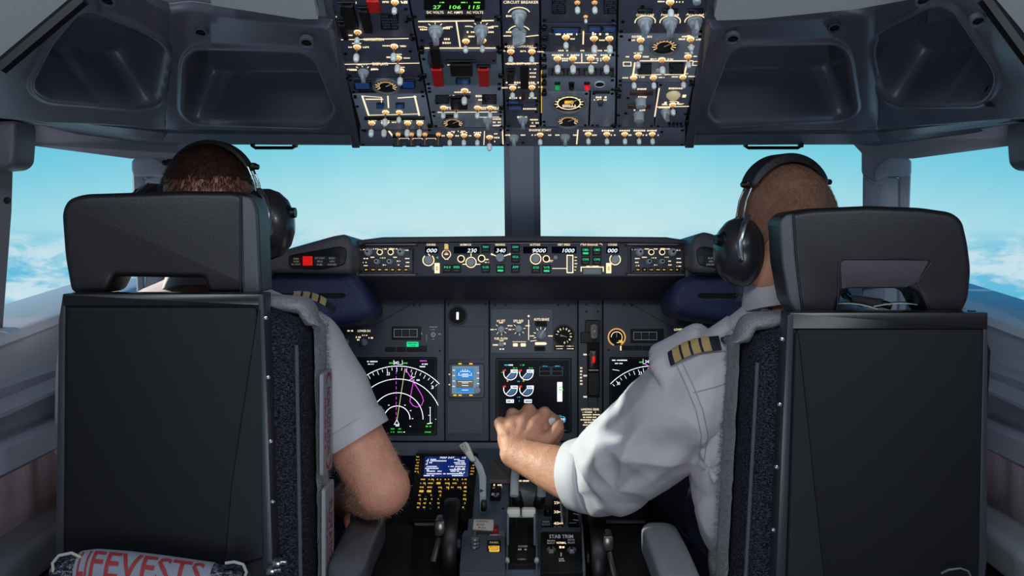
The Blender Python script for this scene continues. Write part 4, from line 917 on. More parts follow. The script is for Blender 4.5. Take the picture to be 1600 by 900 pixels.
# ================================================================== MAIN INSTRUMENT PANEL
MP = Fr(815, 580, 2.45, (0, .16, 1))
t = thing('instrument_panel_frame', 'dark backing frame behind the instrument modules', 'panel', T(*P(815, 580, 2.47)))
b = MB(); b.slab([MP.uv(*p) for p in [(300, 712), (1330, 712), (1330, 455), (300, 455)]], -.05, -.0075, BLKm, M=MP.M()); b.build('backing', t, world=True)
b = MB(); b.slab([MP.uv(*p) for p in [(300, 712), (1330, 712), (1330, 691), (300, 691)]], -.0070, .012, mat('kick_strip', (88, 92, 104), .5), .003, 2, M=MP.M()); b.build('lower_ledge', t, world=True)
def mp(name, label, x0, y0, x1, y1, m=GUN, **k): return Mod(name, label, 'instrument panel', MP, [(x0, y1), (x1, y1), (x1, y0), (x0, y0)], m=m, **k)
def screen(M, name, x0, y0, x1, y1, glassm=SCRN, bez=BLK, bw=3):
    o = M.rec(name, x0, y0, x1, y1, bez, .004, .002, .004)
    b = MB(); p = [M.at(x0+bw, y1-bw), M.at(x1-bw, y1-bw), M.at(x1-bw, y0+bw), M.at(x0+bw, y0+bw)]; b.slab(rpoly(p, .003, 3), .003, .0045, glassm); b.build('screen', o); return o
ZS = .0052
# left inboard
M = mp('left_inboard_instrument_panel', 'dark instrument panel with a lit green button and a three-digit window, beside the left pilot', 400, 467, 694, 689, screws=False)
M.lin([(583, 508), (600, 500), (630, 482), (652, 470)], .0012, BLKm)
for x, y in ((647, 477), (656, 477), (687, 560-12)): M.screw(x, y)
M.rec('sub_panel', 540, 511, 592, 552, GUNd, .0015); M.lift = .0015
M.txt(569, 517, 'LOWER DU', 20, 3.6); M.dash(546, 517, 10, 4); M.dash(560, 527, 8, 4); M.dash(579, 528, 6, 4); M.dash(570, 524, 8, 3); M.dash(560, 531, 4, 4); M.knob(569, 535, KNm, .1, False); M.knob(540, 535, KNm, .1, False)
M.lift = 0
o = M.rec('counter_window', 612, 510, 658, 531, BLK, .002)
b = MB()
for x in (622, 634, 646):
    p = [M.at(x-6, 526.5), M.at(x+6, 526.5), M.at(x+6, 514.5), M.at(x-6, 514.5)]; u, v = M.at(x, 520.5)
    b.line(p+[p[0]], .0012, .002, .0026, WHT); b.slab(rect(u, v, .010, .010), .002, .0023, mat('counter_tile', (30, 30, 34), .4))
b.build('digits_frame', o)
M.dash(657, 521, 5, 6, m=WHT); M.dash(653, 528, 8, 2, m=WHT); M.dash(677, 511, 12, 2.5, m=WHT); M.dash(676, 515, 7, 2, m=WHT); M.lin([(666.5, 522), (666.5, 532)], .001, WHT); M.dash(686, 522, 3, 3, m=WHT); M.dash(677, 530, 4, 2, m=WHT)
u, v = M.at(677, 523); b = MB(); b.ring(u, v, .0035, .0055, 0, .002, WHT, 16); b.lathe([(.003, 0), (.002, .007)], KNOB, 10, T(u, v, 0)); b.build('small_selector', M.root)
for x0, x1 in ((602, 618), (620, 634), (636, 654), (655, 667)): M.rec('push_button', x0, 542.5-(2 if x0 > 650 else 0), x1, 549.5, BLK, .003)
o = M.rec('lit_push_button', 635.5, 534, 654, 542, GRNE, .003); b = MB(); u, v = M.at(644.5, 536.5); b.scrib(u, v, .02, .003, BLKm, .0034); u, v = M.at(644.5, 540); b.scrib(u, v, .014, .003, BLKm, .0034); b.build('button_legend', o)
o = screen(M, 'navigation_display', 540, 558, 683, 680)
b = MB(); A = lambda x, y: M.at(x, y); w = .0009*1.5
cu, cv = A(620.5, 663.5)
def arc(b, cx, cy, r, a0, a1, m, w=.0012, n=30):
    cx, cy = M.at(cx, cy); r = r*M.k; b.line([(cx+r*math.cos(math.radians(a0+(a1-a0)*i/n)), cy+r*math.sin(math.radians(a0+(a1-a0)*i/n))) for i in range(n+1)], w, .0042, ZS, m)
def bl(b, pts, m, w=.0012): b.line([M.at(*p) for p in pts], w, .0042, ZS+.0002, m)
def bt(b, x, y, t, wpx, hpx, m): u, v = M.at(x, y); b.text(t, u, v, hpx*M.kv, m, ZS+.0003, w=wpx*M.k)
def bs(b, x, y, wpx, hpx, m, rows=1): u, v = M.at(x, y); b.scrib(u, v, wpx*M.k, hpx*M.kv, m, ZS+.0003, rows=rows)
for r, a0, a1 in ((90, 44, 136), (70, 38, 142), (40.5, 0, 180-15), (20.3, 0, 176)):
    arc(b, 620.5, 663.5 if r > 50 else 655, r if r > 50 else r, a0 if r != 70 else 25, a1, WE, .0016)
arc(b, 620.5, 655, 60.5-.5, 0, 0.01, WE)
for i in range(-9, 10):
    a = math.radians(90-i*5); L_ = 6 if i % 2 == 0 else 4; c = (620.5, 663.5)
    bl(b, [(c[0]+89*math.cos(a), c[1]-89*math.sin(a)), (c[0]+(89-L_)*math.cos(a), c[1]-(89-L_)*math.sin(a))], WE, .0011)
bt(b, 607, 584, '33', 5, 5, WE); bt(b, 676, 605, '3', 4, 5, WE)
for y in range(572, 655, 8): bl(b, [(619.5, y), (619.5, y+4)], MAG, .001)
bl(b, [(621, 655), (633, 577)], mat('pale_yellow_symbols', (215, 220, 150), .3, emit=.8, ecol=(210, 215, 140)), .0012)
bl(b, [(633, 576), (644, 592), (646, 598)], MAG, .0016); bl(b, [(646, 598), (642, 618), (641, 628), (646, 634), (652, 636), (659, 633), (662, 626), (660, 619), (655, 610), (647, 598)], MAG, .0014)
bs(b, 651, 594, 9, 3.5, WE); bl(b, [(645, 582), (643, 588), (648, 590)], WE, .001); bl(b, [(640, 594), (649, 588)], WE, .001)
for x, y in ((608, 633), (633, 633), (642, 641.5), (645, 654), (641.5, 666), (599.5, 641.5), (632, 675)): bl(b, [(x-.7, y), (x+.7, y)], WE, .0018)
bl(b, [(672.5, 637), (672.5, 661)], WE, .0014); bl(b, [(671, 636.5), (673.5, 636.5)], WE, .001); bl(b, [(669.5, 649), (672.5, 649)], WE, .001); bl(b, [(668, 662), (675, 661)], WE, .0018)
bl(b, [(620.5, 656), (616.5, 663), (624, 663), (620.5, 656)], WE, .0012); bs(b, 620.5, 665, 7, 4, WE)
bt(b, 620, 567, '342', 8, 5, WE); bl(b, [(615.5, 563), (615.5, 569.5)], WE, .001); bl(b, [(629, 563), (629, 569.5), (624, 569.5)], WE, .001); bs(b, 611.5, 567.5, 6, 4, GRE); bs(b, 633, 567.5, 6, 4, GRE)
bs(b, 582, 565, 16, 3.2, WE); bs(b, 580, 569, 9, 3, WE); bs(b, 662, 564, 11, 3, MAG); bs(b, 662, 569, 11, 3, WE); bs(b, 660, 573, 8, 3, WE); bs(b, 614, 670, 6, 3, GRE); bs(b, 614, 675, 6, 3, GRE); bs(b, 625, 670, 7, 3, GRE); bs(b, 625, 675, 7, 3, GRE); bs(b, 669, 666, 10, 4, GRE); bs(b, 669, 675, 10, 3, GRE)
b.build('map_symbols', o); M.done()
# centre standby column
M = mp('standby_instrument_panel', 'narrow instrument panel with a small blue attitude screen and two blank plates', 696, 467, 763.5, 689, screws=False)
for x, y in ((701, 476), (759, 476), (707, 677), (748, 677)): M.screw(x, y)
u, v = M.at(715, 493); b = MB(); b.ring(0, 0, .019, .0225, 0, .006, BLK, 32); b.lathe([(.019, 0), (.019, .002), (.004, .002)], BLKm, 28); g = b.build('round_indicator', M.root); g.matrix_basis = T(u, v, 0)
b = MB(); b.slab(rpoly(rect(0, -.001, .0055, .018), .002, 2), .002, .003, WE); b.build('lit_slot', g)
M.rec('blank_plate', 700, 510, 757, 562, GUN, .002, .0008, .003); M.rec('blank_plate', 699, 626, 755, 678, GUN, .002, .0008, .003)
o = M.rec('standby_attitude_display', 701, 568, 757, 622, GUNd, .005, .002, .006)
b = MB(); u, v = M.at(727.5, 593.5); b.slab(rect(u, v, 42*M.k, 43*M.kv), .004, .0062, mat('attitude_grey', (120, 150, 170), .2, emit=.5, ecol=(120, 150, 165))); b.build('screen', o)
b = MB(); z0 = .0066
def sl_(x0, y0, x1, y1, m, z=.0066): p = [M.at(x0, y1), M.at(x1, y1), M.at(x1, y0), M.at(x0, y0)]; b.slab(p, .006, z, m)
sl_(713, 576, 740, 594, mat('attitude_sky', (50, 130, 200), .2, emit=.7, ecol=(50, 130, 205))); sl_(713, 594, 740, 606, mat('attitude_ground', (120, 108, 90), .2, emit=.4, ecol=(120, 108, 90))); sl_(713, 606, 740, 613, mat('attitude_sky', (50, 130, 200)))
for y in (580, 584, 588, 598, 602, 609): sl_(722, y, 732, y+.9, WE, .0069)
for y in (586, 596): sl_(716, y, 738, y+.7, WE, .0069)
for i in range(8): sl_(707.5+(i % 2)*38, 578+i*4.2, 711+(i % 2)*38, 579+i*4.2, WE, .0069)
for i in range(-3, 4): a = math.radians(90+i*18); sl_(727+12*math.cos(a)-.5, 591-14*math.sin(a), 727+12*math.cos(a)+.5, 593-14*math.sin(a), WE, .0069)
b.build('attitude_symbols', o)
u, v = M.at(746.5, 610); b = MB(); b.lathe([(.008, 0), (.008, .014), (.0065, .016)], KNOB, 20, T(u, v, .004)); b.build('knob', o)
b = MB()
for x, y in ((719, 568.5), (736, 568.5), (702.5, 585), (702.5, 601), (711, 617.5), (719, 617.5), (736, 617.5)): u, v = M.at(x, y); b.slab(rpoly(rect(u, v, .008 if y < 580 or y > 610 else .004, .0032), .0008, 1), .004, .0065, YEL)
b.build('lit_keys', o); M.done()
# engine / autobrake
M = mp('centre_instrument_panel', 'instrument panel with the engine display, autobrake knob and round brake pressure dial', 765.5, 467, 902, 689, screws=False)
for x, y in ((774, 477), (790, 477), (872, 477), (888, 477)): M.screw(x, y)
M.rec('sub_panel', 767, 483, 864, 552, GUNd, .0015)
M.lift = .0015
for x, t, w in ((783, 'N1 SET', 13), (810, 'SPD REF', 16), (846, 'AUTO BRAKE', 24)): M.txt(x, 499 if x > 830 else 501.5, t, w, 4)
M.knob(783, 515, KNr, 0, False); M.knob(810.5, 514, KNr, 0, False); M.knob(846, 523, KN, -.5, False)
for cx_, cy_ in ((783, 514), (811, 514)):
    u, v = M.at(cx_, cy_)
    for a in range(-220, 50, 45): q = math.radians(a+0); M.leg.line([(u+.0105*math.cos(q), v+.0105*math.sin(q)), (u+.015*math.cos(q), v+.015*math.sin(q))], .0012, 0, .002, CREAM)
    M.dash(cx_, cy_-9.5, 6, 3); M.dash(cx_+13.5, cy_-5, 7, 3); M.dash(cx_-14, cy_+1, 5, 3)
for a in (200, 160, 125, 95, 60): 
    u, v = M.at(846, 524); q = math.radians(a); M.leg.line([(u+.014*math.cos(q), v+.014*math.sin(q)), (u+.019*math.cos(q), v+.019*math.sin(q))], .0014, 0, .002, CREAM)
M.dash(831, 525, 6, 3); M.dash(860, 525, 7, 3); M.lin([(829, 533), (838, 532)], .0014)
M.lin([(826, 500), (826, 531)], .0018); M.lin([(825.6, 493.5), (826.4, 494.5)], .004); M.txt(783, 529, 'FUEL FLOW', 21, 3.6); M.rec('rocker_switch', 779, 535, 787, 541.5, KNOB, .005); M.dash(774, 539, 8, 4); M.dash(783, 532.5, 8, 2.5); M.dash(783, 545.5, 8, 3.5); M.dash(787.5, 537, 4, 5)
M.rec('lit_button', 801.5, 536.5, 809, 541.5, CREAM, .003); M.rec('lit_button', 813.5, 536.5, 821.5, 541.5, CREAM, .003); M.lin([(801, 534), (822, 534)], .001)
M.annun(836, 502, 855, 510, BLKm); M.dash(845, 537, 18, 4); M.rec('lit_strip', 836, 534.8, 853, 539, CREAM, .002); M.annun(835, 541, 852, 548.5, BLKm)
M.lift = 0
u, v = M.at(881, 524.5); b = MB(); b.ring(0, 0, .0225, .026, 0, .004, BLK, 32); b.lathe([(.0225, 0), (.0225, .0015), (.003, .0015)], BLKm, 32); g = b.build('brake_pressure_dial', M.root); g.matrix_basis = T(u, v, 0)
b = MB()
for i in range(11): a = math.radians(170-i*25.5); b.text('0' if i % 3 else '1', .0165*math.cos(a), .0165*math.sin(a), .0052, CREAM, .0019, rot=a-math.pi/2)
b.slab(rect(-.006, 0, .005, .004), .0015, .003, KNOB); b.line([(-.004, .0), (.006, -.003)], .0012, .002, .0028, WHT); b.build('dial_markings', g)
M.annun(866, 539, 882, 547, BLKm); M.annun(883, 539, 898, 547, BLKm)
b = MB()
for x in (874, 890.5):
    u, v = M.at(x, 541); b.scrib(u, v, .018, .003, CREAM, .0042); u, v = M.at(x, 545); b.scrib(u, v, .014, .003, CREAM, .0042)
b.build('annunciator_legend', M.root)
o = screen(M, 'engine_display', 774.5, 559.5, 893, 676, bez=BLK, bw=4)
b = MB(); SG = mat('gauge_sector_fill', (74, 112, 148), .3, emit=.55, ecol=(74, 112, 148)); RS = mat('red_symbols', (230, 50, 50), .3, emit=.8, ecol=(230, 45, 45))
for (cx_, cy_) in ((797.5, 583), (822.5, 583), (797.5, 608), (822.5, 608)):
    up_ = cy_ < 600; r = 10.5
    arc(b, cx_, cy_, r, 160, 380-10, WE, .0017, 18); u, v = M.at(cx_, cy_); k = r*M.k*.82
    b.slab([(u, v)]+[(u+k*math.cos(math.radians(a)), v+k*math.sin(math.radians(a))) for a in range(228, 376, 12)], .0042, ZS, SG)
    bl(b, [(cx_, cy_), (cx_-r*.68, cy_+r*.78)], WE, .0014)
    x0, y0, x1, y1 = cx_+.5, cy_-5.5, cx_+11.5, cy_-.5
    p = [M.at(x0, y1), M.at(x1, y1), M.at(x1, y0), M.at(x0, y0)]; b.slab(p, .0042, ZS+.0001, WE); bs(b, (x0+x1)/2, (y0+y1)/2, 8, 3, SCRN)
    bl(b, [(cx_-11, cy_-3.5), (cx_-8, cy_-4.5)], RS, .004)
    if up_: bs(b, cx_+7, cy_-8, 6, 2.5, GRE); bl(b, [(cx_-14, cy_-1), (cx_-11, cy_-1)], GRE, .0014); bl(b, [(cx_-5, cy_+12), (cx_-4, cy_+12.5)], YEL, .003)
bs(b, 791, 570.5, 6, 3.5, CYE); bs(b, 797.5, 570.5, 6, 3.5, WE); bs(b, 816, 570.5, 6, 3.5, GRE); bs(b, 810.5, 596, 4, 3, CYE); bs(b, 810.5, 620.5, 5, 2.5, CYE); bs(b, 810.5, 626.5, 3, 3, CYE)
for x in (797, 825):
    p = [M.at(x-6, 629.5), M.at(x+6, 629.5), M.at(x+6, 624), M.at(x-6, 624)]; b.slab(p, .0042, ZS, WE); bs(b, x, 626.8, 9, 3.6, SCRN)
TE = mat('dim_teal_lines', (60, 80, 92), .4, emit=.3, ecol=(60, 82, 94))
for x in (851.5, 870.5):
    for y in (573.5, 580, 587): bl(b, [(x-8.5, y), (x+8.5, y)], TE, .0012)
    bl(b, [(x-8.5, 573.5), (x-8.5, 587)], TE, .0012); bl(b, [(x+8.5, 573.5), (x+8.5, 587)], TE, .0012); bs(b, x, 572, 7, 2, CYE)
p = [M.at(870.5, 627.5), M.at(878.5, 627.5), M.at(878.5, 597), M.at(870.5, 597)]; b.slab(p, .0042, ZS, WE); bs(b, 875, 605, 5, 3, GRE); bs(b, 875.5, 609, 6, 4, GRE); bs(b, 874, 613, 5, 3, GRE)
bl(b, [(835, 651), (881, 651), (883, 653), (883, 658), (881, 660), (835, 660)], CYE, .0014); bt(b, 870, 655.5, '1.39 2.39', 24, 5.2, WE); bt(b, 850, 655.5, '39', 8, 5.2, WE); bs(b, 862, 649, 30, 2.5, CYE); bs(b, 878, 668, 8, 2.2, WHT); bs(b, 880, 672, 7, 2, WHT)
b.build('engine_symbols', o); M.done()
# gear column
M = mp('landing_gear_panel', 'narrow instrument panel with the landing gear lever and a lit red lamp in its slot', 904, 467, 941, 689, screws=False)
for x, y in ((916, 476), (934, 476), (916, 487), (934, 487)): M.screw(x, y)
M.rec('lever_recess', 917, 500, 937, 621, BLKm, .0015); M.rec('dark_block', 907, 519, 937, 536, BLK, .005); M.rec('dark_block', 914, 501, 938, 520, BLK, .008)
o = M.rec('gear_lever', 922, 508, 932, 530, mat('pale_lever_handle', (168, 162, 158), .4), .040, .008, .006); b = MB(); u, v = M.at(927, 519); b.slab(rpoly(rect(u, v, .007, .020), .003, 2), .0415, .0425, mat('clear_inlay', (120, 118, 116), .2)); b.text('A', u, v, .006, WHT, .0428); b.build('handle_inlay', o)
b = MB(); u, v = M.at(927, 562); b.slab(rpoly(rect(u, v, .022, .046), .006, 3), .001, .012, mat('dark_maroon', (48, 10, 14), .3), .004, 2); b.build('lever_shaft', M.root)
b = MB(); u, v = M.at(927, 562); b.slab(rpoly(rect(u, v, .0075, .016), .003, 3), .012, .016, REDE, .002, 2); b.build('red_lamp', M.root)
M.rec('silver_catch', 919, 577, 935, 580, mat('silver', (170, 172, 176), .3, metal=.8), .010); M.rec('slot_door', 919, 582, 936, 618, BLK, .006)
M.lin([(935.5, 580), (935.5, 616)], .0012, WHT); M.lin([(919, 621), (919, 634)], .0016, BLKm); M.lin([(934, 621), (934, 634)], .0016, BLKm)
for y in (554, 587, 620): M.dash(914, y, 5, 4)
for y in (575, 580, 585, 590, 595, 600): M.dash(907.5, y, 2.5, 4)
M.txt(922, 639.5, 'LANDING GEAR', 28, 3.4)
for y, w in ((644, 20), (648, 26), (652, 20), (656, 28), (660, 22), (664, 26), (668, 16), (673, 12)): M.dash(922+random.uniform(-2, 2), y, w, 3.2)
M.done()
# right inboard
M = mp('right_inboard_instrument_panel', 'dark instrument panel with a gold-rimmed dial and a three-digit window, beside the right pilot', 943, 467, 1230, 689, screws=False)
M.lin([(1047, 508), (1030, 500), (1000, 482), (978, 470)], .0012, BLKm)
for x, y in ((975, 476), (987, 477), (951, 547)): M.screw(x, y)
u, v = M.at(963.5, 527); b = MB(); b.ring(0, 0, .018, .021, 0, .004, GOLD, 32, math.radians(-60), math.radians(250)); b.lathe([(.018, 0), (.018, .0015), (.002, .0015)], BLKm, 32); g = b.build('flap_position_dial', M.root); g.matrix_basis = T(u, v, 0)
b = MB(); b.ring(0, 0, .012, .0135, .0015, .002, CREAM, 24, math.radians(-90), math.radians(180)); b.line([(0, 0), (0, .011)], .0014, .002, .003, WHT); b.slab(rect(.009, -.010, .009, .006), .0015, .0022, YEL); b.build('dial_markings', g)
o = M.rec('counter_window', 985, 514, 1037, 536, BLK, .002); b = MB()
for x in (996, 1008, 1020):
    p = [M.at(x-6, 531), M.at(x+6, 531), M.at(x+6, 519), M.at(x-6, 519)]; u, v = M.at(x, 525); b.line(p+[p[0]], .0012, .002, .0026, WHT); b.slab(rect(u, v, .010, .010), .002, .0023, mat('counter_tile', (30, 30, 34)))
b.build('digits_frame', o); M.dash(1033, 524, 5, 7, m=WHT); M.dash(1029, 533, 8, 2, m=WHT)
M.lin([(970, 541), (970, 547)], .003); M.dash(979, 543, 14, 5, rows=2)
for x0, x1 in ((971, 989), (990, 1003), (1004, 1020), (1021, 1037)): M.rec('push_button', x0, 540, x1, 547.5, BLK, .0012)
M.rec('sub_panel', 1042, 508, 1130, 552, GUNd, .0015); M.lift = .0015; M.txt(1063, 515, 'LOWER DU', 20, 3.6); M.txt(1097, 515, 'MAIN PANEL DUs', 31, 3.6)
M.knob(1063, 528, KNm, -.1, False); M.knob(1100, 530, KNm, .4, False)
for x, y in ((1053, 526), (1064, 522), (1075, 526), (1088, 526), (1099, 523), (1111, 526)): M.dash(x, y, 7, 4)
M.lift = 0; o = screen(M, 'navigation_display', 952, 558, 1095, 680); b = MB()
arc(b, 1020, 663.5, 90, 44, 136, WE, .0016); arc(b, 1020, 663.5, 66, 20, 160, WE, .0016)
for i in range(-9, 10):
    a = math.radians(90-i*5); L_ = 6 if i % 2 == 0 else 4; c = (1020, 663.5); bl(b, [(c[0]+89*math.cos(a), c[1]-89*math.sin(a)), (c[0]+(89-L_)*math.cos(a), c[1]-(89-L_)*math.sin(a))], WE, .0011)
bt(b, 966, 599, '30', 5, 5, WE); bt(b, 1000, 583, '33', 5, 5, WE); bt(b, 1012, 565, '342', 9, 5, WE); bl(b, [(1004.5, 561), (1004.5, 568.5), (1008, 568.5)], WE, .001); bl(b, [(1020, 561), (1020, 568.5), (1016, 568.5)], WE, .001); bs(b, 1001, 566, 5, 4, GRE); bs(b, 1025, 566, 5, 4, GRE)
bl(b, [(1008, 569), (1015, 573)], MAG, .002); bs(b, 968, 563, 24, 3.2, WE); bs(b, 964, 568, 15, 3, WE); bl(b, [(957, 577.5), (967, 579)], WE, .0012)
b.build('map_symbols', o); M.done()
# tall dark knee panels under the main panel, in front of each pilot
for s in (-1, 1):
    t = thing('footwell_cover', 'black footwell cover under the %s half of the instrument panel' % ('left' if s < 0 else 'right'), 'cover', T(s*.42, 2.5, 0))
    b = MB(); b.slab([(-.24, .0), (.24, .0), (.24, .67), (-.24, .67)], 0, .02, BLKm, .004, 2, M=T(s*.42, 2.49, 0) @ R(math.pi/2, 'X')); b.build('cover_plate', t, world=True)
# ================================================================== PEDESTAL
ps = math.radians(17.6)
PD = Fr(815, 708, 2.38, (0, math.cos(ps), math.sin(ps)))
t = thing('centre_pedestal', 'black centre pedestal body between the two pilots', 'pedestal', T(*PD.hit(815, 800)))
b = MB(); b.slab([PD.uv(*p) for p in [(560, 960), (1080, 960), (995, 702), (640, 702)]][::1], -.5, -.041, BLKm, M=PD.M()); b.build('body', t, world=True)
GUNp = mat('pedestal_grey', (86, 98, 112), .45, bump=.1, bs=500)
def pdm(name, label, poly, cat='control panel', m=GUN, **k): return Mod(name, label, cat, PD, poly, m=m, **k)
# control display unit
M = pdm('control_display_unit', 'black keypad unit with a blue text screen, left side of the pedestal', [(641, 812), (739, 812), (748, 707), (650, 707)], m=BLK, th=.04, lift=.0, screws=False, corner=.008)
M.lin([(654, 708.5), (745, 708.5)], .0012, mat('worn_edge', (90, 92, 96), .5))
o = M.rec('text_screen', 659, 712, 737, 749, BLKm, .0015); p = [M.at(661.5, 746.5), M.at(731.5, 746.5), M.at(733.5, 715), M.at(664.5, 715)]; b = MB(); b.slab(p, .001, .0025, SCRB); b.build('screen', o)
b = MB(); hs = .0055
bt_ = lambda x, y, t, w, h=3.2, al=0: b.text(t, *M.at(x, y), h*M.kv, WE, .003, w=w*M.k, it=.1)
def bsx(x, y, w, h=2.6): u, v = M.at(x, y); b.scrib(u, v, w*M.k, h*M.kv, WE, .003)
bt_(699, 716.8, 'PERF INIT', 24, 3); bt_(725, 716.8, '1/2', 6, 3)
for x, y, w in ((675, 719.5, 14), (682, 721.8, 33), (714, 719.5, 9), (721, 721.8, 12), (671, 724.5, 8), (718, 724.5, 18), (668, 727, 6), (719, 727, 16), (673, 730.6, 17), (714, 730.6, 28), (676, 733.5, 24), (718, 733.5, 16), (667, 736, 6), (714, 735.5, 28), (678, 738, 26), (710, 738, 12), (722, 740, 9), (697, 742, 62), (670, 744.8, 16), (716, 744.8, 24)): bsx(x, y, w, 2.3)
b.build('screen_text', o)
def key(x, y, w, h, leg=True, big=False):
    o = M.rec('key', x-w/2, y-h/2, x+w/2, y+h/2, mat('key_black', (26, 24, 28), .4), .0035, .001, .0008); 
    bb = MB(); u, v = M.at(x, y); bb.scrib(u, v, w*.8*M.k, h*.6*M.kv, YEL, .0039, rows=1) if not big else bb.slab(rpoly(rect(u, v, w*.75*M.k, h*.62*M.kv), .0008, 1), .003, .0039, YEL)
    bb.build('key_legend', o)
for i in range(6): key(653-i*.55, 716+i*4.6, 6, 3.2); key(740-i*.6, 720+i*4.6, 6, 3.2) if i > 1 else None
for j, y in enumerate((751.3, 757.3)):
    for i, x in enumerate((661, 673, 686, 698, 711, 725)): key(x-j*.8, y, 8.4, 4.2, big=(j == 1 and i == 2))
for x in (659.5, 671.5): key(x, 763.5, 9, 4.2); key(x-1, 769.8, 9, 4.4, big=True)
for x in (687, 697.5, 707, 717, 727): key(x, 763.7, 5.5, 4.2, big=(x == 727))
for y in (770, 776, 782, 788.5, 795): key(687-(y-770)*.1, y, 4.6, 4); key(726.5-(y-770)*.08, y, 5, 4)
for y in (776, 782, 788.5, 795):
    for x in (655.5, 665, 674.5): key(x-(y-776)*.12, y, 4.4, 3.8)
M.done()
# pedestal deck
M = pdm('throttle_quadrant_deck', 'grey metal top plates of the throttle quadrant', [(722, 905), (912, 905), (906, 702), (744, 702)], cat='panel', m=GUNp, th=.03, screws=False, lift=0)
DK = M
M.rec('dark_slot_left', 795, 722, 799, 806, BLKm, .001); M.lin([(759, 757), (795, 757)], .001, BLKm); M.lin([(792, 790.5), (905, 790.5)], .001, BLKm)
M.screw(786, 795); M.screw(846, 795)
M.done()
t = thing('console_cover_plate', 'flat brown-grey cover plate at the front left of the throttle quadrant', 'cover', PD.sub(781, 740).M()); b = MB(); f = PD.sub(781, 740)
b.slab(rpoly([f.uv(*p) for p in [(764, 756), (797, 756), (799, 722), (766, 722)]], .003, 2), .001, .010, mat('brown_grey_cover', (112, 100, 98), .5), .004, 2); b.build('cover_plate', t)
M = pdm('speed_brake_placard', 'small black placard reading UP beside the speed brake track', [(765, 784), (782, 784), (784, 757.5), (767, 757.5)], cat='placard', m=BLK, th=.0, lift=.004, screws=False)
M.txt(776, 776, 'UP', 8, 6, WHT); M.dash(769.5, 775, 3.5, 6, m=WHT); M.dash(776, 760.5, 10, 4); M.dash(772, 765, 5, 3, m=WHT); M.done()
# speed brake lever with its tab
t = thing('speed_brake_lever', 'grey lever with a white tilted tab reading SPEED BRAKE, beside the keypad', 'lever', T(*PD.hit(751, 800)))
b = MB(); a = [P(742, 719, 2.18), P(752, 732, 2.17), P(757.5, 748, 2.16), P(757, 780, 2.13), P(754, 806, 2.10)]
fk = Fr(750, 760, 2.14, (0, .3, 1)); L = [(737, 716), (743, 712), (754, 727), (760, 745), (759.5, 800), (750, 800), (748.5, 745), (746, 736)]
b.slab(rpoly([fk.uv(*p) for p in L], .003, 3), -.006, .006, mat('lever_blade_grey', (150, 160, 166), .4), .002, 2, M=fk.M()); b.build('blade', t, world=True)
b = MB(); u, v = fk.uv(752.5, 767); b.slab([(u-.003, v+.004), (u+.005, v), (u-.003, v-.004)], .006, .0066, BLK, M=fk.M()); b.build('pointer_mark', t, world=True)
b = MB(); L = [(717, 697), (728, 690.5), (733, 694), (743.5, 719), (741.5, 722.5), (736, 722)]; b.slab(rpoly([fk.uv(*p) for p in L], .003, 3), .006, .017, mat('ivory_tab', (196, 196, 186), .4), .003, 3, M=fk.M()); tb = b.build('tab', t, world=True)
b = MB()
for tx, x, y in (('SPEED', 728.5, 700), ('BRAKE', 725.5, 702.5)): u, v = fk.uv(x, y); b.text(tx, u, v, .0042, BLK, .0174, w=.017, rot=math.radians(-62), M=fk.M())
b.build('lettering', t, world=True)
b = MB(); b.box(tuple(P(756, 790, 2.11)), (.012, .02, .02), BLK, .003); b.build('pivot', t, world=True)
# thrust levers
t = thing('thrust_lever_assembly', 'pair of pale thrust levers held by the right pilot', 'lever', T(*PD.hit(822, 790)))
b = MB()
for x in (803.5, 846):
    b.tube([P(x, 775, 2.08), P(x+1, 745, 2.12), P(x+6, 705, 2.14), P(x+10, 680, 2.15)], .0085, mat('pale_metal_lever', (180, 186, 188), .35), 10, flat=.5)
b.build('lever_arm', t, world=True)
b = MB(); b.tube([P(818, 672, 2.15), P(864, 664, 2.15)], .012, mat('ivory_grip', (206, 204, 196), .4), 16); b.box(tuple(P(862, 664, 2.15)), (.018, .026, .034), mat('ivory_grip', (206, 204, 196)), .005); b.build('grip', t, world=True)
b = MB()
for x in (809, 842): b.lathe([(.022, -.012), (.026, -.006), (.026, .006), (.022, .012)], BLK, 26, T(*P(x, 775, 2.12)) @ R(math.pi/2, 'Y'))
b.lathe([(.024, -.019), (.024, .019)], mat('barrel_grey', (86, 88, 94), .4), 26, T(*P(825, 772, 2.12)) @ R(math.pi/2, 'Y'))
b.build('lever_drum', t, world=True)
b = MB(); f = PD.sub(822, 759); b.slab(rpoly([f.uv(*p) for p in [(806, 763), (838, 763), (839, 755), (808, 755)]], .002, 2), .02, .034, BLK, .002, 2, M=f.M()); b.scrib(*f.uv(818, 758), .022, .004, CREAM, .0345, M=f.M()); b.build('label_block', t, world=True)
# start levers: two ivory handles over their black track
t = thing('start_lever_pair', 'two ivory lever handles side by side above the black IDLE plate', 'lever', T(*PD.hit(815, 800)))
IV = mat('ivory_grip', (206, 204, 196))
for x0, x1 in ((792, 813), (815, 837)):
    b = MB(); c = P((x0+x1)/2, 800.5, 2.0); w = (x1-x0)/F*2.0
    b.box((c.x, c.y, c.z), (w, .02, .0165), IV, .004, n=3); b.build('handle', t, world=True)
    b = MB(); xx = c.x-w*.42 if x0 < 800 else c.x+w*.42; b.box((xx, c.y-.004, c.z-.03), (.004, .012, .06), GUNp, .001); b.build('arm', t, world=True)
M = pdm('start_lever_track', 'black upright plate reading IDLE and CUTOFF under the ivory levers', [(793, 890), (838, 890), (836, 806), (795, 806)], cat='control panel', m=BLK, th=.03, lift=.012, screws=False)
M.rec('centre_rib', 806, 810, 825, 885, mat('rib_black', (26, 26, 30), .3), .004, .002, .004); M.lift = .0165
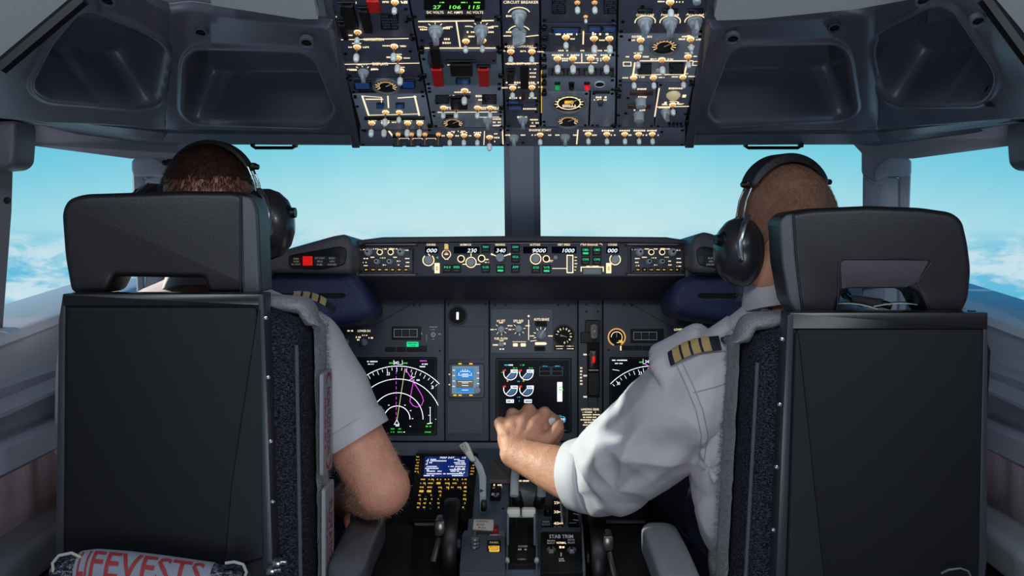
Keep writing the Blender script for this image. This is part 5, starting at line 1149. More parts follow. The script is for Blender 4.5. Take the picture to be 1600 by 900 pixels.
M.txt(817, 818.5, 'IDLE', 10, 4, WHT); M.dash(811, 813.5, 4, 3, m=WHT); M.dash(822, 813.5, 4, 3, m=WHT); M.txt(817, 865.5, 'CUTOFF', 14, 3, WHT); M.dash(811.5, 870, 4, 3, m=WHT); M.dash(821.5, 870, 4, 3, m=WHT); M.lift = .012
for x in (792.5, 838.5):
    b = MB(); b.slab(rpoly([M.at(x-1.6, 892), M.at(x+1.6, 892), M.at(x+1.2, 812), M.at(x-1.2, 812)], .001, 1), 0, .018, mat('edge_metal', (120, 130, 136), .35, metal=.5), .001, 1); b.build('side_rail', M.root)
    b = MB(); b.lathe([(.0045, 0), (.0045, .006), (.003, .008)], mat('pale_metal_lever', (180, 186, 188)), 12, T(*M.at(x, 888), .014)); b.build('stop_screw', M.root)
M.done()
# left lower block: parking brake
M = pdm('parking_brake_block', 'dark grey pedestal block with a lit amber PARK BRAKE LIGHT window', [(718, 915), (790, 915), (789, 857), (722, 857)], m=GUN, th=.03, lift=.028, screws=False, corner=.004)
o = M.rec('lamp_window', 761, 864, 783, 882, BLKm, .001); z = M.lift+.0016; bb = MB()
bb.text('PARK', *M.at(772.5, 868.5), 3.4*M.kv, mat('dim_cream', (190, 170, 130), .5, emit=.3), z, w=14*M.k); bb.slab(rpoly(rect(*M.at(772, 875.5), 17*M.k, 4*M.kv), .0006, 1), 0, z-.0003, YEL); bb.slab(rpoly(rect(*M.at(772.5, 880), 16*M.k, 4*M.kv), .0006, 1), 0, z-.0003, YEL)
bb.text('BRAKE', *M.at(772, 875.3), 3*M.kv, BLKm, z, w=14*M.k); bb.text('LIGHT', *M.at(772.5, 879.8), 3*M.kv, BLKm, z, w=13*M.k); bb.build('lamp_legend', o)
b = MB(); b.slab(rpoly([M.at(721, 857), M.at(789, 857), M.at(790, 846), M.at(725, 846)], .002, 1), -.02, .026, GUNp, .002, 1); b.build('upper_step', M.root)
M.done()
t = thing('red_push_button', 'small red push button on the pedestal above the parking brake light', 'button', PD.sub(773, 848).M()); b = MB(); b.slab(rpoly(rect(0, 0, .014, .018), .002, 2), .026, .036, mat('deep_red', (150, 12, 20), .35), .003, 2); b.build('cap', t)
b = MB(); b.scrib(0, -.013, .018, .004, WHT, .027); b.build('legend', t)
t = thing('parking_brake_lever', 'beige tag plate reading PARKING BRAKE PULL on a short stalk', 'handle', T(*PD.hit(745, 835))); fk = Fr(755, 820.5, 2.02, (0, .5, 1))
b = MB(); b.slab(rpoly([fk.uv(*p) for p in [(738, 828), (771, 830), (772, 812), (740, 811)]], .003, 3), -.006, .003, mat('beige_tag', (164, 152, 144), .5), .002, 2, M=fk.M()); b.build('tag_plate', t, world=True)
b = MB(); 
for k, (tx, w) in enumerate((('PARKING', 19), ('BRAKE', 12), ('PULL', 13))): u, v = fk.uv(754 if k != 1 else 751, 815+k*5); b.text(tx, u, v, 3.4*2.02/F, BLK, .0034, w=w*2.02/F, M=fk.M())
b.build('lettering', t, world=True); b = MB(); b.tube([P(742, 828, 2.03), P(741, 848, 2.0), P(741, 856, 1.98)], .003, mat('silver', (170, 172, 176)), 8)
for y in (842, 848, 853): b.lathe([(.008, -.0015), (.008, .0015)], mat('silver', (170, 172, 176)), 12, T(*P(742, y, 1.99)))
b.build('stalk', t, world=True)
# flap lever gate and labels
M = pdm('flap_lever_gate', 'black flap gate with amber detent numbers, reading FLAP DOWN', [(861, 848), (881, 848), (879, 784), (863, 784)], m=BLK, th=.0, lift=.006, screws=False)
M.txt(869, 789.5, '25', 7, 4.5); M.dash(875, 789.5, 6, 3); M.txt(869, 804, '30', 7, 4.5); M.dash(875, 804, 6, 3); M.txt(869, 822, '40', 8, 4.5); M.dash(876, 822, 6, 3); M.txt(871.5, 828.5, 'FLAP', 11, 4, WHT); M.txt(871.5, 833.5, 'DOWN', 11, 4, WHT); u, v = M.at(872, 838); M.leg.ring(u, v, .002, .003, 0, .0065, WHT, 10, math.pi, 2*math.pi)
b = MB(); b.slab([M.at(*p) for p in [(876.5, 821), (879.5, 821), (877, 782), (874, 782)]], .004, .014, mat('white_metal', (205, 206, 214), .35), .001, 1); b.build('metal_strip', M.root); M.done()

M = pdm('flap_scale', 'small gauge window with yellow and white pointers right of the flap gate', [(887, 834), (905, 834), (902, 795), (886, 795)], m=BLKm, th=0, lift=.010, screws=False)
M.lin([(888, 800), (902, 804)], .003, YEL); M.lin([(889, 797), (900, 800)], .002, WHT); M.lin([(896, 809), (903, 811)], .0025, WHT); M.lin([(896, 819), (903, 820)], .0025, WHT); M.lin([(890, 824), (900, 824)], .002, WHT); b = MB(); b.slab([M.at(*p) for p in [(884.5, 836), (888, 836), (887, 793), (884, 793)]], 0, .014, mat('edge_metal', (120, 130, 136))); b.build('side_rail', M.root); M.done()
M = pdm('horn_cutout_placard', 'tiny black placard reading HORN CUTOUT beside the flap gate', [(845, 826), (861, 826), (860.5, 815), (846, 815)], cat='placard', m=BLK, th=0, lift=.004, screws=False)
M.txt(853, 818, 'HORN', 11, 3.2, WHT); M.txt(853, 822.5, 'CUTOUT', 13, 3.2, WHT); M.done()
t = thing('horn_cutout_button', 'black round button left of the flap gate', 'button', PD.sub(856, 804).M()); b = MB(); b.lathe([(.008, 0), (.008, .012), (.0065, .014)], BLK, 20); b.build('button_cap', t)
M = pdm('stabilizer_trim_panel', 'black panel reading STAB TRIM with two round switches, lower right of the throttles', [(844, 915), (912, 915), (910, 850), (845, 850)], m=BLK, th=.03, lift=.028, screws=False, corner=.003)
M.txt(876.5, 858, 'STAB TRIM', 38, 6, WHT); M.txt(861, 864.8, 'MAIN', 12, 2.9, WHT); M.txt(861, 868.5, 'ELECT', 12, 2.9, WHT); M.txt(892, 863.5, 'AUTO', 11, 2.9, WHT); M.txt(892.5, 868, 'PILOT', 11, 2.9, WHT); M.txt(877, 868, 'NORMAL', 15, 3.4); M.dash(876.5, 875, 6, 5); M.lin([(876.5, 884), (876.5, 889)], .002, WHT); M.dash(877, 895, 8, 6, rows=2, m=WHT)
for x in (861, 893):
    u, v = M.at(x, 880.5); b = MB(); b.ring(0, 0, .0052, .0088, 0, .004, mat('silver', (170, 172, 176)), 6); b.ring(0, 0, .003, .0052, 0, .006, mat('silver', (170, 172, 176)), 20); g = b.build('guarded_toggle', M.root); g.matrix_basis = T(u, v, M.lift); b = MB(); b.lathe([(.0024, 0), (.0018, .008), (.0024, .012)], SCR, 10); b.build('lever', g)
b = MB(); b.slab(rpoly([M.at(845, 850), M.at(909, 850), M.at(907, 841), M.at(845, 841)], .002, 1), -.02, .026, GUN, .002, 1); b.slab(rpoly([M.at(910, 915), M.at(914.5, 915), M.at(910, 838), M.at(908, 838)], .001, 1), -.02, .030, mat('edge_metal', (120, 130, 136))); b.build('surround', M.root); M.done()
# trim wheels
for s, x, y in ((-1, 706, 815), (1, 931, 820)):
    t = thing('trim_wheel', 'black trim wheel with a folding crank on the %s flank of the pedestal' % ('left' if s < 0 else 'right'), 'wheel', T(*P(x, 830, 2.02)))
    c = P(x, 850 if s < 0 else 872, 2.04); Mx = T(*c) @ R(math.pi/2, 'Y')
    b = MB(); b.lathe([(.066, -.014), (.083, -.014), (.086, -.009), (.086, .009), (.083, .014), (.066, .014), (.066, -.014)], BLK, 48, Mx); b.build('rim', t, world=True)
    b = MB()
    for k in range(5): a = k*1.2566; b.tube([c, c+Vector((0, .07*math.cos(a), .07*math.sin(a)))], .008, BLK, 8)
    b.lathe([(.024, -.018), (.024, .018)], BLK, 20, Mx); b.build('spoke', t, world=True)
    b = MB(); b.box(tuple(c+Vector((s*.018, -.05, .05))), (.02, .05, .03), mat('crank_chrome', (120, 112, 110), .25, metal=.8), .006); b.tube([c+Vector((s*.02, -.06, .03)), c+Vector((s*.03, -.075, -.01))], .006, mat('crank_chrome', (120, 112, 110)), 8); b.build('crank', t, world=True)
# right side keypad edge partly under the sleeve
M = pdm('control_display_unit', 'dark keypad unit mostly hidden under the right sleeve', [(922, 812), (1015, 812), (1005, 707), (914, 707)], m=BLK, th=.04, lift=0, screws=False, corner=.006)
for y in (716, 721, 726, 731, 736): key(920, y, 6, 3.2)
o = M.rec('text_screen', 930, 713, 998, 749, BLKm, .0015); b = MB(); p = [M.at(933, 746), M.at(996, 746), M.at(994, 716), M.at(932, 716)]; b.slab(p, .001, .0025, SCRB); b.build('screen', o)
for j, y in enumerate((757, 764, 771, 778, 785, 792)):
    for i in range(6): key(931+i*12, y, 6, 4)
M.done()
# side console boxes flanking the pedestal
for s, L in ((-1, [(560, 906), (640, 906), (645, 817), (600, 817)]), (1, [(946, 906), (1040, 906), (1010, 817), (947, 817)])):
    t = thing('pedestal_side_shelf', 'black shelf beside the %s flank of the pedestal, with a thin metal edge' % ('left' if s < 0 else 'right'), 'shelf', PD.sub(*((600, 860) if s < 0 else (990, 860))).M()); f = PD.sub(*((600, 860) if s < 0 else (990, 860)))
    b = MB(); b.slab([f.uv(*p) for p in L], -.028, -.004, BLKm, .002, 1); b.build('shelf_plate', t); b = MB(); b.slab([f.uv(*p) for p in ([(648, 818.5), (690, 818.5), (690, 817), (648, 817)] if s < 0 else [(947, 815), (1008, 815), (1008, 813), (947, 813)])], -.004, .0, mat('worn_edge', (90, 92, 96))); b.build('metal_edge', t)
# ================================================================== SEATS
SHELL = mat('seat_shell', (12, 15, 21), .62, bump=.15, spec=.3, bs=700, var=.12, vs_=12)
SHELLb = mat('seat_shell_edge', (58, 60, 68), .35, metal=.35, bump=.05, bs=300)
BAR = mat('seat_top_bar', (12, 12, 14), .3)
LEA = mat('black_leather', (23, 22, 28), .42, bump=.10, bs=420, var=.08)
LEAs = mat('grey_leather_side', (74, 78, 86), .45, bump=.3, bs=420)
WV = weave('dark_woven_cover', (16, 16, 24), (74, 74, 88), 900, 900)
FLEECE = mat('pale_fleece', (140, 140, 146), .95, bump=1.0, bs=260, var=.35, vs_=160)
CHR = mat('chrome', (180, 184, 190), .2, metal=.9)
STI = mat('red_print', (140, 36, 44), .7)
def frc(side_yaw=0): return None
def stretchxz(pts, y, fr): return [fr.uv(*p) for p in pts]
def seat(s):
    left = s < 0
    X0, X1 = (-.685, -.385) if left else (.402, .694)
    xc = (X0+X1)/2
    t = thing('pilot_seat', ('black-backed left pilot seat with red-printed labels down its woven side' if left else 'black-backed right pilot seat with an arched opening under its headrest'), 'seat', T(xc, 1.70, 0), 'pilot seats')
    del t['group']
    f = Fr(815, 450, 1.58, (0, 0, 1)); FM = f.M(); U = lambda L: [f.uv(*p) for p in L]
    # hard back shell
    if left:
        pan = [(98, 462), (410, 462), (424, 880), (404, 960), (104, 960), (88, 880)]; inn = [(106, 480), (402, 480), (408, 868), (380, 884), (112, 884), (103, 868)]
        edge = [(405, 461), (413, 460), (428, 882), (420, 900), (412, 884)]; ledge = [(93, 500), (99, 462), (104, 462), (101, 880), (88, 880)]
        bar = [(100, 478), (412, 478), (412, 459), (100, 459)]; fold = [(404, 482), (410, 482), (414, 870), (352, 886), (362, 760)]
    else:
        pan = [(1236, 491), (1541, 491), (1532, 960), (1228, 960), (1212, 880)]; inn = [(1243, 514), (1536, 514), (1530, 950), (1288, 950)]
        edge = [(1229, 491), (1239, 491), (1224, 960), (1208, 960)]; ledge = [(1535, 491), (1542, 489), (1541, 870), (1532, 960), (1526, 960)]
        bar = [(1232, 514), (1541, 514), (1541, 488), (1232, 488)]; fold = [(1241, 520), (1247, 520), (1292, 950), (1226, 950)]
    b = MB(); b.slab(rpoly(U(pan), .006, 3), -.035, 0, SHELL, .005, 2, M=FM)
    b.slab(rpoly(U(inn), .006, 3), 0, .0035, SHELL, .003, 2, M=FM)
    b.build('back_shell', t, world=True)
    b = MB(); fz = U(fold); b.slab(fz, .0, .0065, mat('seat_shell_flange', (24, 26, 33), .5, spec=.3), .002, 1, M=FM); b.build('shell_flange', t, world=True)
    b = MB(); b.slab(U(edge), -.036, .006, SHELLb, .002, 2, M=FM); b.build('metal_edge', t, world=True)
    b = MB(); b.slab(U(ledge), -.036, .004, SHELLb, .002, 2, M=FM); b.build('metal_edge', t, world=True)
    b = MB(); b.slab(rpoly(U(bar), .001, 2), -.045, .005, BAR, .0015, 2, M=FM); b.build('top_bar', t, world=True)
    # cushion: big woven pad in front of the shell
    cx0, cx1 = (-.725, -.335) if left else (.358, .742)
    z1 = P(0, 474 if left else 500, 1.70).z
    bul = .022
    n = 26; m_ = 44; vs = []; 
    def sect(z, k):  # rounded-rectangle cross-section at height z
        tz = (z-.55)/(z1-.55); shr = 0 if tz < .93 else ((tz-.93)/.07)**2*.05
        w0, w1 = cx0+shr, cx1-shr
        if left: w1 += (-.004+.01*(1-tz)); w0 += .012*(1-tz)
        else: w0 -= .03*(1-tz)*1.0; w1 -= .03*(1-tz)
        y0, y1 = 1.618, 1.765+.01*math.sin(tz*3)
        return rpoly([(w0+.02, y0), (w1-.02, y0), (w1, y0+.05), (w1, y1), (w0, y1), (w0, y0+.05)], .025, 4)
    zs = [.45+(z1-.45)*i/30 for i in range(31)]; rings = [sect(z, 0) for z in zs]; rings.append(inset(sect(z1, 0), .012)); zs.append(z1+.006); rings.append(inset(sect(z1, 0), .03)); zs.append(z1+.008)
    b = MB(); W = len(rings[0]); vs = [(x, y, z) for r_, z in zip(rings, zs) for x, y in r_]
    fs = [(k*W+i, k*W+(i+1) % W, (k+1)*W+(i+1) % W, (k+1)*W+i) for k in range(len(rings)-1) for i in range(W)]; fs += [tuple(reversed(range(W))), tuple(range((len(rings)-1)*W, len(rings)*W))]
    b.add(vs, fs, WV); b.build('back_cushion', t, world=True, angle=60)
    # piping down the near edges
    b = MB(); xr = cx1 if left else cx0; sgn = 1 if left else -1
    def edge_x(z):
        pts_ = sect(z, 0); xs = [p[0] for p in pts_]; return (max(xs) if left else min(xs))
    for yy, dx, rr_ in ((1.645, -.014, .003),): b.tube([(edge_x(z)+sgn*(dx+.003), yy-.008, z) for z in [.5+(z1-.06-.5)*i/24 for i in range(25)]], rr_, mat('grey_piping', (84, 90, 98), .8, bump=.8, bs=500), 8)
    b.build('piping', t, world=True)
    # pale fleece strip wrapped round the shoulder and side of the cushion
    b = MB(); n = 40; m2 = 7; vs = []
    top_len = .10; 
    for i in range(n+1):
        tt = i/n; z = .52+(z1+.004-.52)*tt
        for j in range(m2):
            u = j/(m2-1); yy = 1.70+.085*u; x = edge_x(z)+sgn*(.004+.010*math.sin(u*math.pi)+.003*noise.noise(Vector((z*60, u*9, 1))))
            if tt > .93: x -= sgn*.004
            vs.append((x, yy, z))
    A = len(vs); inner = [(x-sgn*.012, y, z) for x, y, z in vs]
    fs = [(i*m2+j, i*m2+j+1, (i+1)*m2+j+1, (i+1)*m2+j) for i in range(n) for j in range(m2-1)]
    fs += [tuple(A+k for k in reversed(f)) for f in fs[:]]
    b.add(vs+inner, fs, FLEECE)
    # shoulder roll of fleece
    pth = []
    for i in range(15):
        a = i/14; x = edge_x(z1-.03)-sgn*(.16*(1-a))+sgn*.002; z = z1+.003-.006*(a**3); pth.append((x-sgn*.012, 1.70, z))
    for q in range(1, 9):
        a = q/8*math.pi/2; pth.append((edge_x(z1-.03)-sgn*(.012-.014*math.sin(a)), 1.70, z1-.003-.03*(1-math.cos(a))))
    b.tube(pth, [.046+.003*random.random() for _ in range(len(pth))], FLEECE, 16, flat=.30, up=(0, .02, 1))
    b.build('fleece_cover', t, world=True, angle=80)
    # fringe of fleece hairs along the strip
    b = MB()
    for i in range(2200):
        tt = random.random(); z = .55+(z1-.55)*tt; yy = random.uniform(1.70, 1.79); x = edge_x(z)+sgn*.010
        d = Vector((sgn*random.uniform(.2, 1), random.uniform(-.3, .8), random.uniform(-.7, .4))).normalized()*random.uniform(.004, .010)
        p = Vector((x, yy, z)); q = Vector((0, 0, .0005)); w = Vector((0, .0005, 0)); b.add([p-q, p+q, p+d], [(0, 1, 2)], FLEECE); b.add([p-w, p+w, p+d], [(0, 1, 2)], FLEECE)
    for i in range(2600):
        a = random.random(); x = edge_x(z1)-sgn*(.15*(1-a)); p = Vector((x, random.uniform(1.655, 1.72), z1+.010-.004*(a**4)))
        d = Vector((sgn*random.uniform(-.5, .5), random.uniform(-.6, .3), random.uniform(.2, 1))).normalized()*random.uniform(.005, .011); q = Vector((.0005, 0, 0)); b.add([p-q, p+q, p+d], [(0, 1, 2)], FLEECE)
    o = b.build('fleece_fringe', t, world=True); o['kind'] = 'stuff'
    if left:
        # sewn labels with red print
        for za, zb, tx in ((.845, 1.010, 'NON FLOTATION'), (.655, .825, 'FLOTATION')):
            b = MB(); xm = edge_x((za+zb)/2)+.0185; Ml = Matrix(((0, 0, 1, xm), (0, 1, 0, 1.728), (1, 0, 0, (za+zb)/2), (0, 0, 0, 1)))
            L_ = zb-za; Ml = T(xm, 1.728, (za+zb)/2) @ R(math.radians(90), 'Y') @ R(0) ; Ml = Matrix(((0, 0, 1, xm), (0, 1, 0, 1.728), (-1, 0, 0, (za+zb)/2), (0, 0, 0, 1)))
            b.slab(rpoly(rect(0, 0, L_, .078), .008, 3), -.006, 0, mat('label_cloth', (140, 142, 150), .6), .001, 1, M=Ml); lb = b.build('sewn_label', t, world=True)
            b = MB(); b.text(tx, 0, .006, .030, STI, .0006, w=L_*.66, M=Ml); b.scrib(0, -.022, L_*.5, .010, STI, .0006, M=Ml)
            if 'NON' in tx: b.ring(-L_*.34, .006, .018, .023, 0, .0006, STI, 12, math.radians(110), math.radians(250), M=Ml); b.ring(L_*.34, .006, .018, .023, 0, .0006, STI, 12, math.radians(-70), math.radians(70), M=Ml)
            o = b.build('printed_words', lb); o.matrix_basis = t.matrix_basis.inverted()
    # shell studs
    for yy, px in (((497, 415), (590, 419), (690, 423), (784, 426)) if left else ((530, 1222), (632, 1218), (730, 1213), (828, 1208))):
        b = MB(); b.lathe([(.0035, 0), (.003, .0025), (.001, .0035)], CHR, 12, T(*P(px, yy, 1.575)) @ R(math.radians(90), 'X')); b.build('stud', t, world=True)
    # seat pan and pedestal
    b = MB(); b.box((xc, 1.92, .47), (.44, .48, .10), WV, .035, n=4); b.build('seat_pan', t, world=True)
    b = MB(); b.box((xc, 1.88, .22), (.26, .34, .40), BLKm, .02); b.box((xc, 1.88, .02), (.40, .50, .035), SHELLb, .01); b.build('pedestal', t, world=True)
    # headrest
    fh = Fr(815, 450, 1.66, (0, 0, 1)); HM = fh.M(); V = lambda L: [fh.uv(*p) for p in L]
    if left:
        out = [(107, 332), (116, 312), (140, 304), (300, 299), (375, 300), (398, 308), (407, 330), (413, 457), (332, 457), (325, 433), (190, 431), (178, 457), (122, 457), (112, 400)]
        rr = [.012, .012, .014, .012, .012, .014, .014, .011, .011, .004, .004, .011, .012, .012]
    else:
        out = [(1211, 345), (1222, 333), (1260, 326), (1350, 322), (1430, 325), (1478, 332), (1494, 345), (1502, 380), (1507, 420), (1503, 466), (1490, 490), (1440, 490), (1424, 458), (1405, 449), (1318, 449), (1308, 458), (1298, 490), (1240, 492), (1226, 470), (1214, 410)]
        rr = [.012]*10+[.012, .011, .004, .004, .004, .004, .011, .012, .012, .012]
    b = MB(); k = 1.66/1.60
    ol = rpoly(V(out), rr, 4); b.slab(ol, -.055, .03, LEA, .0105, 5, True, M=HM); b.build('headrest', t, world=True, angle=50)
    # lighter side gusset with seam piping
    b = MB()
    if left:
        g = V([(384, 306), (400, 309), (408, 330), (413.5, 456), (387, 457)]); b.slab(rpoly(g, [.002, .014, .014, .006, .002], 5), -.050, .0312, LEAs, .004, 3, M=HM)
        b.tube([HM @ Vector((*fh.uv(384, y), .031)) for y in (306, 340, 400, 455)], .0018, LEA, 8); b.tube([HM @ Vector((*fh.uv(x, y), .018)) for x, y in ((400, 311), (407, 330), (412.6, 455))], .0018, LEA, 8)
    else:
        g = V([(1232, 334), (1222, 335), (1211, 346), (1215, 410), (1226, 470), (1240, 491), (1246, 486), (1236, 400)]); b.slab(rpoly(g, .006, 4), -.050, .0312, LEAs, .004, 3, M=HM)
        b.tube([HM @ Vector((*fh.uv(x, y), .031)) for x, y in ((1232, 335), (1236, 400), (1246, 486))], .0018, LEA, 8)
    b.build('headrest_side', t, world=True, angle=50)
    if not left:   # stitched recess round the arch
        b = MB(); q = V([(1303, 486), (1302, 406), (1310, 403), (1440, 405), (1446, 409), (1424, 440), (1416, 447), (1318, 447), (1306, 452)]); 
        b.slab(rpoly(V([(1306, 450), (1304, 408), (1312, 405), (1440, 406), (1422, 440), (1405, 447), (1318, 447)]), .003, 3), .028, .0315, mat('arch_leather', (56, 52, 60), .5, bump=.3, bs=420), .001, 2, M=HM)
        b.tube([HM @ Vector((*fh.uv(x, y), .031)) for x, y in ((1298, 488), (1301, 450), (1301, 410), (1306, 403.5), (1400, 403), (1440, 405.5), (1443, 410), (1422, 440), (1432, 462), (1440, 486))], .0014, LEA, 8)
        b.build('arch_recess', t, world=True)
    # armrests
    pads = ((-.282, 1.66, 1.995, .676, .062), (-.80, 1.50, 1.98, .713, .085)) if left else ((.252, 1.60, 1.985, .662, .066), (.80, 1.50, 1.98, .713, .085))
    for i, (x, y0, y1, z, w) in enumerate(pads):
        b = MB(); zz = [0.0, 0.0]; m3 = 14
        prof = rpoly([(-w/2, -.03), (w/2, -.03), (w/2, .022), (w*.3, .03), (-w*.3, .03), (-w/2, .022)], .014, 4)
        rings = []
        for q in range(m3+1):
            a = q/m3; yy = y0+(y1-y0)*a; e = min(a, 1-a)*m3/2.2; sc = 1 if e >= 1 else math.sqrt(max(.12, 1-(1-e)**2)); dz = .012*math.sin(a*2.4)
            rings.append([(x+px_*sc, yy, z+pz*sc+dz-.03*(a > .98)*0) for px_, pz in prof])
        W = len(prof); vs = [p for r_ in rings for p in r_]
        b.add(vs, [(k_*W+i_, k_*W+(i_+1) % W, (k_+1)*W+(i_+1) % W, (k_+1)*W+i_) for k_ in range(m3) for i_ in range(W)]+[tuple(range(W)), tuple(range(m3*W, m3*W+W))], mat('armrest_leather_%s' % ('dark' if left else 'grey'), (84, 87, 93) if left else (140, 144, 150), .30, bump=.25, bs=300)); pd = b.build('armrest', t, world=True, angle=50)  # right seat pads paler: windshield highlight put into the leather colour
        b = MB(); b.box((x, (y0+y1)/2-.06, z-.055), (w*.62, (y1-y0)*.72, .045), BLK, .008); b.box((x, y0+.05, z-.09), (w*.8, .09, .11), BLK, .01)
        b.tube([(x, y0+.06, z-.12), (xc+(x-xc)*.8, 1.72, .50)], .014, BLK, 10); b.build('armrest_bracket', t, world=True)
        b = MB(); sx_ = 1 if x < xc else -1
        for q in range(4): b.lathe([(.005, 0), (.005, .004)], CHR, 10, T(x-(w*.31+.0), y0+.05+q*.05, z-.06-(q % 2)*.02) @ R(-math.pi/2, 'Y')); b.lathe([(.005, 0), (.005, .004)], CHR, 10, T(x+(w*.31+.0), y0+.05+q*.05, z-.06-(q % 2)*.02) @ R(math.pi/2, 'Y'))
        b.build('bracket_rivets', t, world=True)
    # bolt clips low on the near edge
    if left:
        for x, y in ((433, 879), (424, 891)):
            b = MB(); c = P(x, y, 1.56); b.box(tuple(c), (.012, .02, .009), CHR, .002); b.lathe([(.004, 0), (.004, .014)], CHR, 10, T(*c) @ R(math.pi/2, 'Y')); b.build('clip', t, world=True)
    else:
        b = MB(); b.tube([P(1470, 896, 1.555), P(1482, 890, 1.555), P(1500, 888, 1.555), P(1512, 892, 1.555), P(1516, 900, 1.555)], .0018, CHR, 8); b.build('release_ring', t, world=True)
        b = MB(); b.lathe([(.006, 0), (.006, .004)], BLK, 14, T(*P(1518, 489, 1.60))); b.build('top_stud', t, world=True)
    return t
seatL = seat(-1); seatR = seat(1)
# cloth band with the life vest lettering at the foot of the left seat
t = thing('life_vest_pouch', 'grey cloth roll lettered LIFEVESTS in red behind the foot of the left seat', 'pouch', T(*P(240, 910, 1.50)))
pts = [(90, 890), (125, 877), (150, 876), (200, 881), (250, 887), (300, 893), (345, 897), (380, 899)]
path = [P(x, y+16, 1.515) for x, y in pts]
b = MB(); rs = [.022, .027, .029, .030, .030, .029, .027, .022]
# finer
def resample(path, rs, n):
    out = []; r2 = []
    for i in range(n+1):
        a = i/n*(len(path)-1); k = min(int(a), len(path)-2); f = a-k; out.append(path[k].lerp(path[k+1], f)); r2.append(rs[k]*(1-f)+rs[k+1]*f)
    return out, r2
pf, rf = resample(path, rs, 40)
b.tube(pf, rf, weave('pouch_weave', (30, 32, 44), (130, 132, 142)), 20, up=(0, 0, 1)); b.build('roll', t, world=True)
def fine(gv, gf):
    bm = bmesh.new(); V_ = [bm.verts.new(v) for v in gv]; bm.verts.ensure_lookup_table()
    for f in gf:
        try: bm.faces.new([V_[i] for i in f])
        except ValueError: pass
    bmesh.ops.triangulate(bm, faces=bm.faces)
    for _ in range(4):
        es = [e for e in bm.edges if e.calc_length() > .10]
        if es: bmesh.ops.subdivide_edges(bm, edges=es, cuts=1, use_grid_fill=False); bmesh.ops.triangulate(bm, faces=[f for f in bm.faces if len(f.verts) > 3])
    bm.verts.index_update(); o_ = ([v.co.copy() for v in bm.verts], [tuple(v.index for v in f.verts) for f in bm.faces]); bm.free(); return o_
b = MB(); bandm = mat('pale_band_cloth', (128, 136, 150), .8, bump=.4, bs=500); i0, i1 = 6, 33
def band_pt(a, th, off=0.0):   # a along 0..1 , th angle from top towards the viewer
    q = i0+(i1-i0)*a; k = int(min(q, 39)); f = q-k; c = pf[k].lerp(pf[min(k+1, 40)], f); r_ = rf[k]*(1-f)+rf[min(k+1, 40)]*f+.0016+off
    return c+Vector((0, -math.sin(th), math.cos(th)))*r_
na, nt_ = 40, 14; vs = [band_pt(i/na, -1.0+3.4*j/nt_) for i in range(na+1) for j in range(nt_+1)]; W = nt_+1
fs = [(i*W+j, i*W+j+1, (i+1)*W+j+1, (i+1)*W+j) for i in range(na) for j in range(nt_)]; b.add(vs, fs, bandm); bd = b.build('lettered_band', t, world=True)
b = MB(); gv, gf, gw = glyph('LIFEVESTS', 0.0); gv, gf = fine(gv, gf); vs = []
Lw = sum((pf[i+1]-pf[i]).length for i in range(i0, i1))
for v in gv:
    a = .5+(v.x/gw)*.90; hh = (v.y)/.72   # -.5 .. .5
    vs.append(band_pt(min(max(a, 0), 1), .80-hh*1.30, .0010))
b.add(vs, gf, STI); o = b.build('red_lettering', bd); o.matrix_basis = t.matrix_basis.inverted()
for pp in ([(128, 872), (112, 864), (92, 868), (82, 880), (84, 898), (100, 912)], [(352, 880), (366, 878), (380, 882), (385, 894), (380, 910)]):
    q = [P(x, y, 1.50) for x, y in pp]; q, _ = resample(q, [1]*len(q), 20); b = MB(); b.tube(q, .0022, mat('pale_cord', (170, 168, 160), .8), 8); b.tube([p+Vector((0, .006, -.006)) for p in q], .005, WV, 8); b.build('loop', t, world=True)
from mathutils.bvhtree import BVHTree
# ================================================================== PEOPLE
def voxel(mb, size, smooth=3, it=6):
    """grow one continuous skin over overlapping solids"""
    me = bpy.data.meshes.new('tmp'); me.from_pydata([tuple(v) for v in mb.v], [], mb.f); o = bpy.data.objects.new('tmp', me); COL.objects.link(o)
    bm = bmesh.new(); bm.from_mesh(me); bmesh.ops.recalc_face_normals(bm, faces=bm.faces); bm.to_mesh(me); bm.free()
    r = o.modifiers.new('r', 'REMESH'); r.mode = 'VOXEL'; r.voxel_size = size
    s = o.modifiers.new('s', 'SMOOTH'); s.factor = .5; s.iterations = it
    dg = bpy.context.evaluated_depsgraph_get(); dg.update(); ev = o.evaluated_get(dg); m2 = bpy.data.meshes.new_from_object(ev)
    bpy.data.objects.remove(o); bpy.data.meshes.remove(me); return m2
def place(me, name, mats, parent, disp=None, angle=None):
    me.name = name
    if disp:
        ns = [v.normal.copy() for v in me.vertices]
        for v, n in zip(me.vertices, ns): v.co = v.co+n*disp(v.co, n)
    if parent is not None:
        iv = parent.matrix_basis.inverted()
        me.transform(iv)
    for m in mats: me.materials.append(m)
    for p in me.polygons: p.use_smooth = True
    o = bpy.data.objects.new(name, me); COL.objects.link(o)
    if parent is not None: o.parent = parent
    return o
def cone(mb, a, b, ra, rb, m, n=20, caps=True, flat=1.0, up=None):
    a, b = Vector(a), Vector(b); mb.tube([a, a.lerp(b, .33), a.lerp(b, .66), b], [ra, ra+(rb-ra)*.33, ra+(rb-ra)*.66, rb], m, n, flat=flat, up=up)
def limb(mb, pts, rs, m, n=20):
    pts = [Vector(p) for p in pts]
    for i in range(len(pts)-1): cone(mb, pts[i], pts[i+1], rs[i], rs[i+1], m, n)
    for p, r in zip(pts, rs): mb.ell(p, (r, r, r), m, 20, 12)
SKIN = mat('skin', (200, 142, 116), .56, bump=.22, bs=260, var=.22, vs_=45, sub=.12)
SKINf = mat('skin_fair', (216, 150, 126), .42, bump=.4, bs=180, var=.24, vs_=40, sub=.12)
